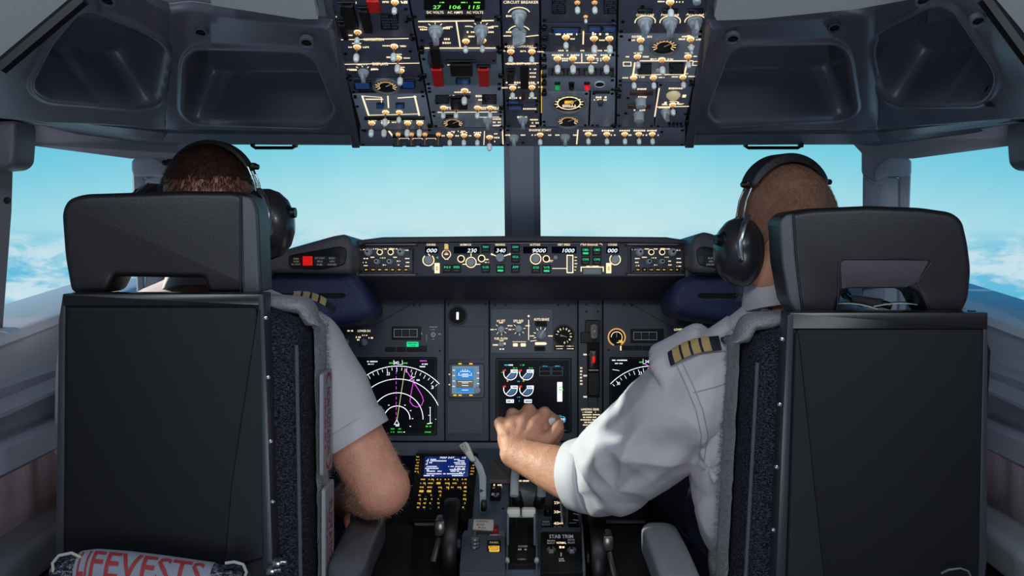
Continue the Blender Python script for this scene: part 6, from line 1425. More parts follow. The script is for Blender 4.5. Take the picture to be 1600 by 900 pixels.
SHIRT = mat('white_shirt', (192, 187, 194), .75, bump=.12, bs=900, var=.03)
TROU = mat('navy_trousers', (26, 30, 56), .85, bump=.3, bs=500)
X_ = BLK
def ellm(mb, c, r, rotz=0, rotx=0, roty=0):
    mb.ell((0, 0, 0), r, X_, 32, 20, T(*c) @ R(rotz, 'Z') @ R(rotx, 'X') @ R(roty, 'Y'))
def head(mb, c, yaw, s=1.0, chin_drop=.125):
    """c = centre of the cranium, face looks along +y turned by yaw"""
    H = T(*c) @ R(yaw, 'Z')
    def e(p, r, rx=0): mb.ell((0, 0, 0), tuple(q*s for q in r), X_, 32, 20, H @ T(*[q*s for q in p]) @ R(rx, 'X'))
    e((0, -.008, .008), (.0775, .098, .096)); e((0, .012, -.03), (.070, .082, .085)); e((0, -.045, -.025), (.066, .055, .065))
    e((0, .052, -.075), (.052, .042, .055)); e((0, .078, -.115), (.026, .022, .02)); e((0, .03, -.09), (.058, .05, .04))
    e((0, .093, -.045), (.012, .018, .020), .3); e((0, .100, -.056), (.015, .014, .010)); e((0, .082, -.085), (.026, .014, .007)); e((0, .080, -.094), (.022, .013, .007))
    for q in (-1, 1):
        e((q*.032, .082, -.018), (.020, .010, .008)); e((q*.045, .060, -.05), (.022, .025, .022))
        e((q*.076, -.004, -.03), (.010, .020, .032), -.15); e((q*.080, -.012, -.022), (.010, .012, .022)); e((q*.056, .02, -.08), (.022, .035, .03))
    return H
def fingers(mb, chains):
    for pts, rs in chains: limb(mb, pts, rs, X_, 12)
def cuff_ring(a, b, ra, rb, th, m, name, parent, sx=1.0):
    mb = MB(); a, b = Vector(a), Vector(b); n = 36; t = (b-a).normalized(); x = Vector((0, 0, 1)).cross(t).normalized(); y = t.cross(x)
    vs = []
    rows = [(a, ra), (a.lerp(b, .1), ra+th), (a.lerp(b, .5), (ra+rb)/2+th*1.2), (a.lerp(b, .92), rb+th), (b, rb+th*.6), (b, rb-th*.5), (a.lerp(b, .5), (ra+rb)/2-th), (a, ra-th)]
    for c, r in rows:
        for k in range(n):
            q = 2*math.pi*k/n; w = 1+.012*math.sin(q*5+1)+.01*math.sin(q*3); vs.append(c+x*math.cos(q)*r*w+y*math.sin(q)*r*w*sx)
    R_ = len(rows); fs = [(i*n+k, i*n+(k+1) % n, ((i+1) % R_)*n+(k+1) % n, ((i+1) % R_)*n+k) for i in range(R_) for k in range(n)]
    mb.add(vs, fs, m); return mb.build(name, parent, world=True, angle=60)
def tube_coords(p, A, B):
    ab = B-A; t = (p-A).dot(ab)/ab.length_squared; q = A+ab*max(0, min(1, t)); return t, (p-q).length
def folds(p, axis, sc_along, sc_across, seed=0.0):
    """stretched ridged noise: cloth folds running across `axis`"""
    a = axis.normalized(); al = p.dot(a); ac = p-a*al
    q = a*al*sc_along+ac*sc_across+Vector((seed, seed*1.7, 0)); n = noise.noise(q); n2 = noise.noise(q*2.1+Vector((5, 3, 1)))
    return (1-abs(n)*2.2)*.7+(1-abs(n2)*2.2)*.3

# ---------------------------------------------------------------- left pilot
d0 = 1.86
pA = thing('person', 'person in the left seat, short dark hair, white shirt, black headset, elbow on the armrest', 'person', T(*P(320, 900, d0).xy, 0))
hcA = P(330, 322, 1.885)
S_R = P(474, 552, 1.865); E_R = P(597, 762, 1.84); W_R = P(548, 776, 2.10)
S_L = P(166, 552, 1.865); E_L = P(140, 780, 1.93); W_L = P(215, 800, 2.18)
def torso(mb, cx, d, infl=0.0, lean=0.0, top=560, loose=0.0):
    i = infl
    mb.ell(tuple(P(cx, top+50, d)), (.175+i, .105+i, .17+i), X_, 32, 20); mb.ell(tuple(P(cx, top+10, d+.005)), (.155+i, .085+i, .085+i), X_, 32, 20)
    mb.ell(tuple(P(cx+lean*.5, top+170, d+.01)), (.158+i+loose, .112+i, .17+i), X_, 32, 20); mb.ell(tuple(P(cx+lean, top+300, d+.02)), (.165+i+loose, .125+i, .15+i), X_, 32, 20)
body = MB(); X_ = BLK
head(body, hcA, -.10, 1.0)
neckA = P(326, 440, 1.85); cone(body, hcA+Vector((0, -.02, -.06)), P(322, 500, 1.85), .062, .068, X_, 24)
cone(body, P(324, 455, 1.85), S_R+Vector((-.03, 0, .03)), .045, .05, X_); cone(body, P(322, 455, 1.85), S_L+Vector((.03, 0, .03)), .045, .05, X_)
torso(body, 320, 1.875)
def arm(mb, S, E, W, k=1.0):
    ab = E-S; limb(mb, [S, S+ab*.3, S+ab*.75, E], [.062*k, .058*k, .050*k, .046*k], X_)
    fa = W-E; limb(mb, [E, E+fa*.3, E+fa*.75, W], [.047*k, .049*k, .036*k, .029*k], X_)
arm(body, S_R, E_R, W_R, 1.06); arm(body, S_L, E_L, W_L)
def relaxed_hand(mb, W, dirv, up, side, s=1.0):
    """loosely curled hand: dirv = pointing, up = back of hand, side = towards the thumb"""
    d, u, sd = Vector(dirv).normalized(), Vector(up).normalized(), Vector(side).normalized()
    limb(mb, [W, W+d*.045*s, W+d*.075*s], [.028*s, .030*s, .026*s], X_, 14)
    for c in (-.022, .022): limb(mb, [W+d*.02*s+sd*c*.6*s, W+d*.082*s+sd*c*s], [.020*s, .014*s], X_, 12)
    for k, (c, l) in enumerate(((.028, .95), (.010, 1.05), (-.009, 1.0), (-.027, .8))):
        a = W+d*.084*s+sd*c*s; b_ = a+d*.036*l*s-u*.008*s; c_ = b_+d*.016*l*s-u*.024*s; e = c_-d*.010*s-u*.016*s; limb(mb, [a, b_, c_, e], [.0098*s, .0092*s, .0085*s, .0072*s], X_, 10)
    a = W+d*.03*s+sd*.026*s; b_ = a+d*.030*s+sd*.022*s-u*.010*s; c_ = b_+d*.028*s-u*.010*s; limb(mb, [a, b_, c_], [.014*s, .011*s, .009*s], X_, 10)
relaxed_hand(body, W_R, (W_R-E_R).normalized()+Vector((-.15, .1, -.1)), (0, .1, 1), (-1, .2, 0)); relaxed_hand(body, W_L, (.25, 1, -.2), (0, .2, 1), (1, -.2, 0))
HL = P(290, 960, 1.95); HR = P(350, 960, 1.95)
for hx, kx in ((-.10, -.14), (.10, .14)):
    c = P(320, 950, 1.92)
    limb(body, [c+Vector((hx, .02, 0)), Vector((c.x+kx, 2.32, .60)), Vector((c.x+kx*.9, 2.42, .14)), Vector((c.x+kx*.9, 2.50, .07))], [.095, .062, .042, .036], X_)
bodyA = place(voxel(body, .0042, it=5), 'body', [SKINf], pA)
sh = MB(); torso(sh, 320, 1.875, .014, 0, 560, .012)
cone(sh, P(324, 462, 1.85), S_R+Vector((-.01, 0, .012)), .058, .064, X_); cone(sh, P(322, 462, 1.85), S_L+Vector((.01, 0, .012)), .058, .064, X_)
for S, E in ((S_R, E_R), (S_L, E_L)):
    ab = E-S; sh.ell(S, (.074, .074, .074), X_, 24, 16); cone(sh, S, S+ab*.64, .073, .0665, X_, 32)
aA = (E_R-S_R)
def dispA(p, n):
    t, r = tube_coords(p, S_R, E_R); f = folds(p, aA if t > 0.05 and r < .1 else Vector((0, 0, 1)), 7, 3.2, 2.0)
    return .0075*f*(1 if t < .50 else .4)
shirtA = place(voxel(sh, .0048, it=4), 'shirt', [SHIRT], pA, dispA)
ab = E_R-S_R; cuff_ring(S_R+ab*.545, S_R+ab*.655, .0675, .0665, .002, SHIRT, 'sleeve_hem', pA); ab2 = E_L-S_L; cuff_ring(S_L+ab2*.54, S_L+ab2*.65, .0675, .0665, .002, SHIRT, 'sleeve_hem', pA)
def collar(c, r, tilt, parent, h=.034, turn=0.0):
    mb = MB(); n = 40; vs = []
    for z, rr_ in ((-.012, r*1.16), (h*.5, r*1.08), (h, r*1.02), (h+.003, r*.99), (h*.5, r*.98), (-.012, r*1.02)):
        for k in range(n):
            a = 2*math.pi*k/n; vs.append(T(*c) @ R(tilt, 'X') @ R(turn, 'Y') @ Vector((rr_*math.cos(a), rr_*1.05*math.sin(a), z-.012*max(0, math.sin(a)))))
    fs = [(i*n+k, i*n+(k+1) % n, ((i+1) % 6)*n+(k+1) % n, ((i+1) % 6)*n+k) for i in range(6) for k in range(n)]
    mb.add(vs, fs, SHIRT); return mb.build('collar', parent, world=True, angle=70)
collar(P(325, 448, 1.85), .066, -.25, pA)
def epaulette(parent, a, b, w, up, stripes=4, m0=.25, m1=.95, z=.004):
    a, b, up = Vector(a), Vector(b), Vector(up).normalized(); U_ = (b-a); L = U_.length; U_.normalize(); V_ = up.cross(U_).normalized(); N_ = U_.cross(V_)
    if N_.dot(up) < 0: N_ = -N_; V_ = -V_
    Mx = Matrix.Identity(4)
    for i in range(3): Mx[i][0], Mx[i][1], Mx[i][2], Mx[i][3] = U_[i], V_[i], N_[i], a[i]
    n = 14
    def curved(u0, u1, ww, z0, z1):
        vs = []
        for i in range(n+1):
            u = u0+(u1-u0)*i/n; s_ = u/L; bow = .010*math.sin(min(1, max(0, s_))*math.pi)
            for v, zz in ((-ww/2, z0), (-ww/4, z1+.0012), (0, z1+.0018), (ww/4, z1+.0012), (ww/2, z0)): vs.append((u, v, zz+bow-.10*v*v/.03))
            vs.append((u, 0, z0-.003+bow))
        W = 6; fs = [(i*W+j, i*W+(j+1) % W, (i+1)*W+(j+1) % W, (i+1)*W+j) for i in range(n) for j in range(W)]+[tuple(range(W)), tuple(range(n*W, n*W+W))]
        return vs, fs
    mb = MB(); mb.add(*curved(0, L, w, 0, z), mat('epaulette_navy', (16, 22, 44), .7, bump=.4, bs=700), Mx); e = mb.build('epaulette', parent, world=True, angle=50)
    GB = mat('gold_braid', (224, 190, 130), .4, metal=.25, bump=.9, bs=900)
    step = (m1-m0)/stripes
    for k in range(stripes):
        mb = MB(); u0 = L*(m0+step*k); vs, fs = curved(u0, u0+L*step*.74, w*1.02, .0012, z+.0016); mb.add(vs, fs, GB, Mx); iv = parent.matrix_basis.inverted(); mb.v = [iv @ v for v in mb.v]; mb.build('gold_stripe', e, angle=50)
    return e
epaulette(pA, P(452, 463, 1.845), P(523, 486, 1.865), .034, (.15, -.15, 1), 4, .06, .80, .005)
epaulette(pA, P(188, 463, 1.845), P(117, 486, 1.865), .034, (-.15, -.15, 1), 4, .06, .80, .005)
tr = MB()
for hx, kx in ((-.10, -.14), (.10, .14)):
    c = P(320, 950, 1.92); limb(tr, [c+Vector((hx, .02, 0)), Vector((c.x+kx, 2.32, .60)), Vector((c.x+kx*.9, 2.42, .16))], [.108, .080, .060], X_, 24)
tr.ell(tuple(P(320, 935, 1.93)), (.19, .14, .12), X_, 28, 16)
place(voxel(tr, .007, it=4), 'trousers', [TROU], pA, lambda p, n: .004*folds(p, Vector((0, 1, 0)), 9, 5, 1.0))
for hx in (-.126, .126):
    mb = MB(); c = P(320, 950, 1.92); mb.ell((c.x+hx, 2.56, .075), (.048, .13, .045), BLK, 20, 12); mb.box((c.x+hx, 2.56, .045), (.09, .25, .015), BLK, .005); mb.build('shoe', pA, world=True)
# hair
def hair_cap(parent, Hc, yaw, col, strands, length, seed, low=-.055, slow=None):
    random.seed(seed); H = T(*Hc) @ R(yaw, 'Z'); mb = MB(); n, k = 56, 36; vs = []; 
    Rr = (.0800, .1010, .0995); cz = .008; idx = {}; cnt = 0; fs = []
    def surf(a, b, e=0):   # a polar, b azimuth
        x = math.sin(a)*math.cos(b); y = math.sin(a)*math.sin(b); z = math.cos(a); p = Vector((x*(Rr[0]+e), y*(Rr[1]+e)-.008, z*(Rr[2]+e)+cz)); 
        if p.y < -.02 and p.z < 0: p.x *= 1-.10*min(1, (-p.z)/.08)
        return p
    def ok(p): 
        lim = low+.012*noise.noise(Vector((p.x*60, p.y*60, seed)))+(.09 if p.y > .055 else .035*max(0, p.y/.055)); return p.z > lim
    for i in range(k+1):
        for j in range(n):
            a = math.pi*.80*max(i, .01)/k; b_ = 2*math.pi*j/n; e = .0015*noise.noise(Vector((a*9, b_*6, seed))); vs.append(H @ surf(a, b_, e))
    for i in range(k):
        for j in range(n):
            q = (i*n+j, (i+1)*n+j, (i+1)*n+(j+1) % n, i*n+(j+1) % n)
            c = sum(((H.inverted() @ vs[t_]) for t_ in q), Vector())/4
            if ok(c): fs.append(q)
    inn = [H @ (Matrix.Diagonal((.97, .97, .97, 1)) @ (H.inverted() @ v)) for v in vs]; A = len(vs)
    fs2 = [tuple(A+t_ for t_ in reversed(f)) for f in fs]
    m = mat(*col) if isinstance(col, tuple) else col
    mb.add(vs+inn, fs+fs2, m)
    low0 = low
    if slow is not None: low = slow
    for s_ in range(strands):
        a = math.acos(random.uniform(-.62, 1)); b_ = random.uniform(0, 2*math.pi); p = surf(a, b_)
        if not ok(p+Vector((0, 0, -.004))): continue
        if slow is not None and p.z < low0 and random.random() > .25+.6*(p.z-slow)/(low0-slow): continue
        nrm = p.normalized(); dn = (Vector((0, -.25 if p.y > 0 else -.05, -1))-nrm*nrm.dot(Vector((0, 0, -1)))).normalized()
        d = (nrm*.34+dn*.9+Vector((random.uniform(-.35, .35), random.uniform(-.3, .3), random.uniform(-.2, .2)))).normalized(); L = length*random.uniform(.6, 1.3)
        sd = d.cross(nrm).normalized()*.00055; q0 = H @ p; q1 = H @ (p+d*L*.55+nrm*.0008); q2 = H @ (p+d*L-nrm*.0004); sdw = H.to_3x3() @ sd
        mb.add([q0-sdw, q0+sdw, q1+sdw*.8, q1-sdw*.8, q2], [(0, 1, 2, 3), (3, 2, 4)], m)
    return mb.build('hair', parent, world=True, angle=80)
HAIRD = mat('dark_brown_hair', (70, 46, 38), .45, var=.35, vs_=60, spec=.4)
hair_cap(pA, hcA, -.10, HAIRD, 12000, .012, 3, low=.048, slow=-.06)

# ---------------------------------------------------------------- right pilot
pB = thing('person', 'person in the right seat, shaved head, white shirt, left hand on the thrust levers', 'person', T(*P(1290, 900, 1.87).xy, 0))
hcB = P(1226, 352, 1.85); yawB = .30
SB = P(1118, 602, 1.85); EB = P(938, 762, 1.99); WB = P(805, 708, 2.100)
SBr = P(1400, 592, 1.86); EBr = P(1425, 790, 1.94); WBr = P(1350, 810, 2.18)
body = MB(); head(body, hcB, yawB, .99); 
cone(body, hcB+Vector((0, -.015, -.06)), P(1235, 500, 1.85), .064, .072, X_, 24); body.ell(tuple(P(1222, 415, 1.82)), (.060, .045, .06), X_, 24, 16)
cone(body, P(1240, 480, 1.85), SB+Vector((.03, 0, .03)), .050, .052, X_); cone(body, P(1245, 480, 1.85), SBr+Vector((-.03, 0, .03)), .050, .052, X_)
torso(body, 1262, 1.885, 0, 20, 590)
ab = EB-SB; limb(body, [SB, SB+ab*.4, SB+ab*.8, EB], [.064, .060, .052, .0455], X_)
fa = WB-EB; limb(body, [EB, EB+fa*.28, EB+fa*.55, EB+fa*.82, WB], [.0465, .0500, .0450, .0355, .0310], X_)
arm(body, SBr, EBr, WBr)
relaxed_hand(body, WBr, (-.3, 1, -.2), (0, .2, 1), (-1, -.2, 0))
# fist closed over the grip
k_ = 2.14
kn = [P(781, 662, 2.140), P(801, 648, 2.152), P(826, 641, 2.155), P(851, 646, 2.148)]      # little .. index knuckles
for q, r0, r1 in zip(kn, (.021, .024, .025, .024), (.0125, .0142, .0148, .0145)):
    w0 = WB.lerp(q, .15)+Vector((0, 0, .002)); limb(body, [w0, WB.lerp(q, .6)+Vector((0, -.006, .004)), q], [r0, (r0+r1)/2, r1], X_, 14)
limb(body, [WB, P(800, 684, 2.125)], [.029, .030], X_, 14); body.ell(tuple(P(812, 672, 2.135)), (.042, .022, .034), X_, 24, 16)
for q in kn: limb(body, [WB+Vector((0, -.012, .012)), WB.lerp(q, .55)+Vector((0, -.020, .010)), q+Vector((0, -.006, .006))], [.006, .0050, .0058], X_, 10); body.ell(tuple(q+Vector((0, -.003, .003))), (.0125, .0125, .0125), X_, 14, 10)
limb(body, [WB.lerp(P(830, 668, 2.14), .2), P(826, 668, 2.145), P(846, 672, 2.14)], [.030, .028, .022], X_, 14)
fg = []
for i, q in enumerate(kn):
    sx = (i-1.5)*.002; l = (.78, .95, 1.0, .95)[i]; r = (.0100, .0108, .0112, .0112)[i]
    p1 = q+Vector((.006+.004*i/3, .030*l, -.010)); p2 = p1+Vector((.004, .006, -.028*l)); p3 = p2+Vector((.002, -.020*l, -.010))
    if i == 3:
        p1 = P(869, 657, 2.172); p2 = P(874, 676, 2.165); p3 = P(868, 690, 2.145)
    fg.append(([q, p1, p2, p3], [r*1.15, r, r*.95, r*.8]))
fingers(body, fg)
# thenar mass and thumb leaving the side of the palm
limb(body, [P(824, 690, 2.118), P(846, 690, 2.112), P(858, 684, 2.112)], [.024, .0195, .0150], X_, 16)
limb(body, [P(846, 692, 2.112), P(861, 682, 2.112), P(872, 668, 2.118), P(874, 662, 2.124)], [.0165, .0138, .0122, .0095], X_, 14)
c = P(1295, 950, 1.93)
for hx, kx in ((-.10, -.16), (.10, .14)): limb(body, [c+Vector((hx, .02, 0)), Vector((c.x+kx, 2.32, .60)), Vector((c.x+kx*.9, 2.42, .14)), Vector((c.x+kx*.9, 2.50, .07))], [.095, .062, .042, .036], X_)
def dispB(p, n):   # knuckle hollows and tendon ridges on the back of the hand
    if p.x > .06 or p.y < 2.03 or p.z > 1.0 or p.z < .78: return 0
    return .0010*noise.noise(p*60)
bodyB = place(voxel(body, .0034, it=3), 'body', [SKIN], pB, dispB)
sh = MB(); torso(sh, 1262, 1.885, .016, 20, 590, .016)
sh.ell(tuple(P(1165, 700, 1.86)), (.10, .09, .13), X_, 24, 16); sh.ell(tuple(P(1150, 760, 1.88)), (.075, .09, .14), X_, 24, 16); sh.ell(tuple(P(1185, 880, 1.9)), (.075, .09, .12), X_, 24, 16)
cone(sh, P(1236, 490, 1.85), SB+Vector((.01, 0, .016)), .062, .068, X_); cone(sh, P(1245, 490, 1.85), SBr+Vector((-.01, 0, .016)), .062, .068, X_)
cone(sh, P(1120, 560, 1.85), P(1060, 600, 1.88), .062, .070, X_)
sh.ell(SB, (.082, .080, .082), X_, 24, 16); cone(sh, SB, P(1010, 690, 1.93), .084, .089, X_, 36); cone(sh, P(1010, 690, 1.93), P(950, 742, 1.975), .0895, .074, X_, 36); cone(sh, P(955, 738, 1.97), P(908, 742, 2.01), .068, .056, X_, 36)
sh.ell(tuple(P(966, 752, 1.96)), (.066, .06, .062), X_, 24, 16); sh.ell(tuple(P(940, 758, 1.985)), (.060, .060, .058), X_, 24, 16)
ab2 = EBr-SBr; sh.ell(SBr, (.078, .078, .078), X_, 24, 16); cone(sh, SBr, SBr+ab2*.9, .074, .066, X_, 32)
axB = (EB-SB); elb = P(960, 760, 1.92); sho = P(1090, 640, 1.80)
def dispB2(p, n):
    t, r = tube_coords(p, SB, EB)
    if -.3 < t < 1.2 and r < .14 and p.x < P(1140, 0, 1.86).x:
        # folds fanning out of the elbow and armpit
        q = p-elb; ang = math.atan2(q.z, q.x); rad = q.length; q2 = p-P(1100, 720, 1.86); ang2 = math.atan2(q2.z, q2.x)
        f1 = 1-abs(math.sin(ang*3.0+noise.noise(p*7)*2.4))*1.6; f2 = 1-abs(math.sin(ang2*3+noise.noise(p*6+Vector((3, 0, 0)))*2.4))*1.6
        w1 = math.exp(-(rad/.16)**2)*sstep(.02, .08, rad); w2 = math.exp(-(q2.length/.18)**2)*sstep(.02, .09, q2.length)
        return (.25+.75*sstep(.73, .82, p.z))*(.009*f1*w1+.009*f2*w2+.009*folds(p, axB, 3.5, 9, 4.0)+.004*folds(p, axB, 9, 9, 8.0))
    return .0075*folds(p, Vector((.3, 0, 1)), 4, 9, 6.0)*(1 if p.z < 1.02 else .5)
shirtB = place(voxel(sh, .0045, it=4), 'shirt', [SHIRT], pB, dispB2)
# turned-up cuff with its button
ca, cb = P(926, 741, 1.998), P(892, 741.5, 2.022); cf = cuff_ring(ca, cb, .0700, .0620, .0035, mat('cuff_cloth', (198, 194, 200), .7, bump=.15, bs=900), 'cuff', pB)
mb = MB(); bp_ = P(905, 770, 1.948); mb.lathe([(.0062, 0), (.0062, .0018), (.0048, .0026), (.0046, .0016), (.001, .0016)], mat('pearl_button', (214, 218, 224), .25), 20, T(*bp_) @ R(math.radians(100), 'X')); iv = pB.matrix_basis.inverted(); mb.v = [iv @ v for v in mb.v]; mb.build('button', cf)
collar(P(1236, 474, 1.85), .076, -.22, pB, .036, -.06)
def on_surface(ob, parent, x, y):
    me = ob.data; M_ = parent.matrix_basis; bvh = BVHTree.FromPolygons([M_ @ v.co for v in me.vertices], [tuple(p.vertices) for p in me.polygons])
    o_ = Vector((0, 0, ZC)); h = bvh.ray_cast(o_, (P(x, y, 1)-o_).normalized()); return h[0], h[1]
h1, h2 = on_surface(shirtB, pB, 1126, 537), on_surface(shirtB, pB, 1048, 562)
print('EP', h1, h2)
epaulette(pB, h1[0]+h1[1]*.004, h2[0]+h2[1]*.005+Vector((0, .004, 0)), .036, Vector((-.12, -.60, .8)), 4, .16, .95, .006)
epaulette(pB, P(1350, 530, 1.83), P(1430, 556, 1.86), .058, (.2, -.3, 1), 4, .10, .84, .005)
# shoulder strap of the seat harness / shirt seam lines
SEAM = mat('shirt_seam', (160, 157, 166), .8)
def drape(me_obj, parent, pxpts, d_start, r, m, name, off=.0005, n=40):
    me = me_obj.data; M_ = parent.matrix_basis; bvh = BVHTree.FromPolygons([M_ @ v.co for v in me.vertices], [tuple(p.vertices) for p in me.polygons]); out = []
    L = []
    for i in range(n+1):
        a = i/n*(len(pxpts)-1); k = min(int(a), len(pxpts)-2); f = a-k; x = pxpts[k][0]*(1-f)+pxpts[k+1][0]*f; y = pxpts[k][1]*(1-f)+pxpts[k+1][1]*f
        o_ = Vector((0, 0, ZC)); dr = (P(x, y, 1)-o_).normalized(); h = bvh.ray_cast(o_, dr)
        if h[0] is not None and abs(h[0].y-d_start) < .35: L.append(h[0]+h[1]*off)
    if len(L) > 2:
        mb = MB(); mb.tube(L, r, m, 6); pass
        iv = parent.matrix_basis.inverted(); mb.v = [iv @ v for v in mb.v]; mb.build(name, me_obj)
drape(shirtB, pB, [(1066, 567), (1082, 600), (1098, 640), (1106, 680), (1100, 722)], 1.8, .0011, SEAM, 'sleeve_seam')
drape(shirtB, pB, [(1058, 572), (1072, 602), (1088, 642), (1096, 682), (1092, 726)], 1.8, .0011, SEAM, 'sleeve_seam')
drape(shirtB, pB, [(1083, 614), (1120, 604), (1160, 590)], 1.8, .0011, SEAM, 'yoke_seam')
drape(shirtA, pA, [(516, 694), (560, 686), (600, 672)], 1.8, .0008, SEAM, 'hem_stitching')
drape(shirtA, pA, [(513, 500), (506, 540), (510, 580)], 1.8, .0009, SEAM, 'sleeve_seam')
tr = MB()
for hx, kx in ((-.10, -.16), (.10, .14)): limb(tr, [c+Vector((hx, .02, 0)), Vector((c.x+kx, 2.32, .60)), Vector((c.x+kx*.9, 2.42, .16))], [.108, .080, .060], X_, 24)
tr.ell(tuple(P(1295, 935, 1.94)), (.19, .14, .12), X_, 28, 16); cone(tr, P(1130, 800, 2.08), P(1040, 790, 2.34), .085, .07, X_)
place(voxel(tr, .007, it=4), 'trousers', [TROU], pB, lambda p, n: .004*folds(p, Vector((0, 1, 0)), 9, 5, 1.0))
for hx in (-.144, .126):
    mb = MB(); mb.ell((c.x+hx, 2.56, .075), (.048, .13, .045), BLK, 20, 12); mb.box((c.x+hx, 2.56, .045), (.09, .25, .015), BLK, .005); mb.build('shoe', pB, world=True)
hair_cap(pB, hcB, yawB, mat('close_shaved_hair', (136, 96, 78), .7, bump=.6, bs=900, var=.4, vs_=45), 9000, .0034, 5, low=-.045)
mb = MB(); random.seed(4); HB = T(*hcB) @ R(yawB, 'Z'); wm = mat('grey_stubble', (196, 190, 184), .6)
for i in range(1500):
    y_ = random.uniform(.02, .10); z_ = random.uniform(-.135, -.06); x_ = -(.062 if y_ < .06 else .058-.9*(y_-.06))+random.uniform(-.001, .003)
    p = HB @ Vector((x_, y_, z_)); d = Vector((random.uniform(-1, -.2), random.uniform(-.4, .4), random.uniform(-1, 0)))*.004; w = Vector((0, .0004, 0)); mb.add([p-w, p+w, p+d], [(0, 1, 2)], wm)
ob = mb.build('stubble', pB, world=True); ob['kind'] = 'stuff'

# ---------------------------------------------------------------- headsets
PADm = mat('headset_pad', (24, 23, 27), .5, bump=.3, bs=400); CUP = mat('ear_cup_shell', (38, 36, 42), .28, bump=.05, bs=200, coat=.3); WIRE = mat('headset_wire', (150, 152, 158), .25, metal=.9)
def headset(hc, yaw, label, roll=0, right_cup=True, bandw=.028, thick=.011, visx=1.0, cupdy=-.008, cupz=-.036, cup_r=(.030, .047, .060), cx_=.098):
    t = thing('headset', label, 'headset', T(*hc)); H = T(*hc) @ R(yaw, 'Z') @ R(roll, 'Y')
    def arc_pts(rx, rz, a0, a1, n, dy=-.004): return [H @ Vector((rx*math.cos(math.radians(a0+(a1-a0)*i/n)), dy, .010+rz*math.sin(math.radians(a0+(a1-a0)*i/n)))) for i in range(n+1)]
    # padded band: rectangular section swept over the head
    n = 30; vs = []; a0, a1 = 34, 146
    for i in range(n+1):
        a = math.radians(a0+(a1-a0)*i/n); e = math.sin(math.pi*i/n)**.35
        for rr_, dy in ((0.0, -1), (0, 1), (1, .8), (1, -.8)):
            R0 = .0845+.001; rx = R0+rr_*thick*(.35+.65*e); rz = .099+rr_*thick*(.35+.65*e); vs.append(H @ Vector((rx*math.cos(a), -.006+dy*bandw*(.6+.4*e), .010+rz*math.sin(a)*1.0)))
    fs = [(i*4+j, i*4+(j+1) % 4, (i+1)*4+(j+1) % 4, (i+1)*4+j) for i in range(n) for j in range(4)]+[(0, 1, 2, 3), tuple(n*4+k for k in range(4))]
    mb = MB(); mb.add(vs, fs, PADm); o = mb.build('headband', t, world=True, angle=50); bv = o.modifiers.new('soft', 'BEVEL'); bv.width = .003; bv.segments = 3
    for s in (-1, 1):
        mb = MB(); q = 34 if s > 0 else 146
        for dy in (-.012, .012): mb.tube([H @ Vector((s*.088*math.cos(math.radians(a))*1.04 if False else s*(.0865+.004*(1-math.sin(math.radians(a))))*math.cos(math.radians(a)), -.006+dy, .010+.103*math.sin(math.radians(a)))) for a in (52, 36, 20, 6)]+[H @ Vector((s*(cx_-.002), cupdy+dy*1.4, cupz+.052)), H @ Vector((s*(cx_+.016), cupdy+dy*1.8, cupz+.03))], .0018, WIRE, 8)
        mb.build('slider_wire', t, world=True)
        mb = MB(); mb.box((0, 0, 0), (.010, .024, .014), BLK, .003, M=H @ T(s*.075, -.006, .010+.103*math.sin(math.radians(38))) @ R(s*.9, 'Y')); mb.lathe([(.005, 0), (.005, .009), (.0035, .011)], BLK, 14, H @ T(s*.078, -.012, .073) @ R(s*math.pi/2, 'Y')); mb.build('slider_clamp', t, world=True)
        Cm = H @ T(s*cx_, cupdy, cupz) @ R(s*-.10, 'Y')
        mb = MB(); pts_ = [( .62, -.2), (.95, -.02), (1.0, .10), (.98, .38), (.88, .62), (.66, .84), (.36, .96), (.05, 1.0)]
        prof = [(cup_r[2]*r_, cup_r[0]*2*z_-.012) for r_, z_ in pts_]
        mb.lathe(prof, CUP, 36, Cm @ R(s*math.pi/2, 'Y') @ Matrix.Diagonal((1, cup_r[1]/cup_r[2], 1, 1))); cup = mb.build('ear_cup', t, world=True, angle=60)
        iv = t.matrix_basis.inverted()
        mb = MB(); mb.lathe([(cup_r[2]*.50, -.022), (cup_r[2]*.86, -.022), (cup_r[2]*.98, -.014), (cup_r[2]*.96, -.004), (cup_r[2]*.6, 0)], PADm, 32, Cm @ R(s*math.pi/2, 'Y') @ Matrix.Diagonal((1, cup_r[1]/cup_r[2], 1, 1))); mb.v = [iv @ v for v in mb.v]; mb.build('ear_cushion', cup)
        mb = MB(); mb.lathe([(.015, 0), (.015, .006), (.012, .009), (.0095, .010), (.009, .018)], BLK, 20, Cm @ T(s*(cup_r[0]*1.55-.010), -.004, .018) @ R(s*math.pi/2, 'Y')); mb.v = [iv @ v for v in mb.v]; mb.build('volume_knob', cup)
        mb = MB(); yk = [Cm @ Vector((s*.004, -.030, .062)), Cm @ Vector((s*.018, -.042, .046)), Cm @ Vector((s*.026, -.044, .016)), Cm @ Vector((s*.022, -.046, -.014))]
        mb.tube(yk, .0055, WIRE, 10, flat=.5); mb.lathe([(.004, 0), (.004, .003)], SCR, 10, T(*yk[3]) @ R(math.pi/2, 'X')); mb.lathe([(.004, 0), (.004, .003)], SCR, 10, T(*yk[1]) @ R(math.pi/2, 'X')); mb.build('yoke', t, world=True)
    # microphone boom on the left cup, reaching round to the mouth
    mb = MB(); mb.tube([H @ Vector((-cx_-.02, .01, cupz-.01)), H @ Vector((-cx_-.012, .06, cupz-.035)), H @ Vector((-.06, .115, cupz-.05)), H @ Vector((-.02, .125, cupz-.055))], .0022, BLK, 8); mb.ell(tuple(H @ Vector((-.016, .126, cupz-.055))), (.013, .008, .008), BLKm, 14, 10); mb.build('microphone_boom', t, world=True)
    return t
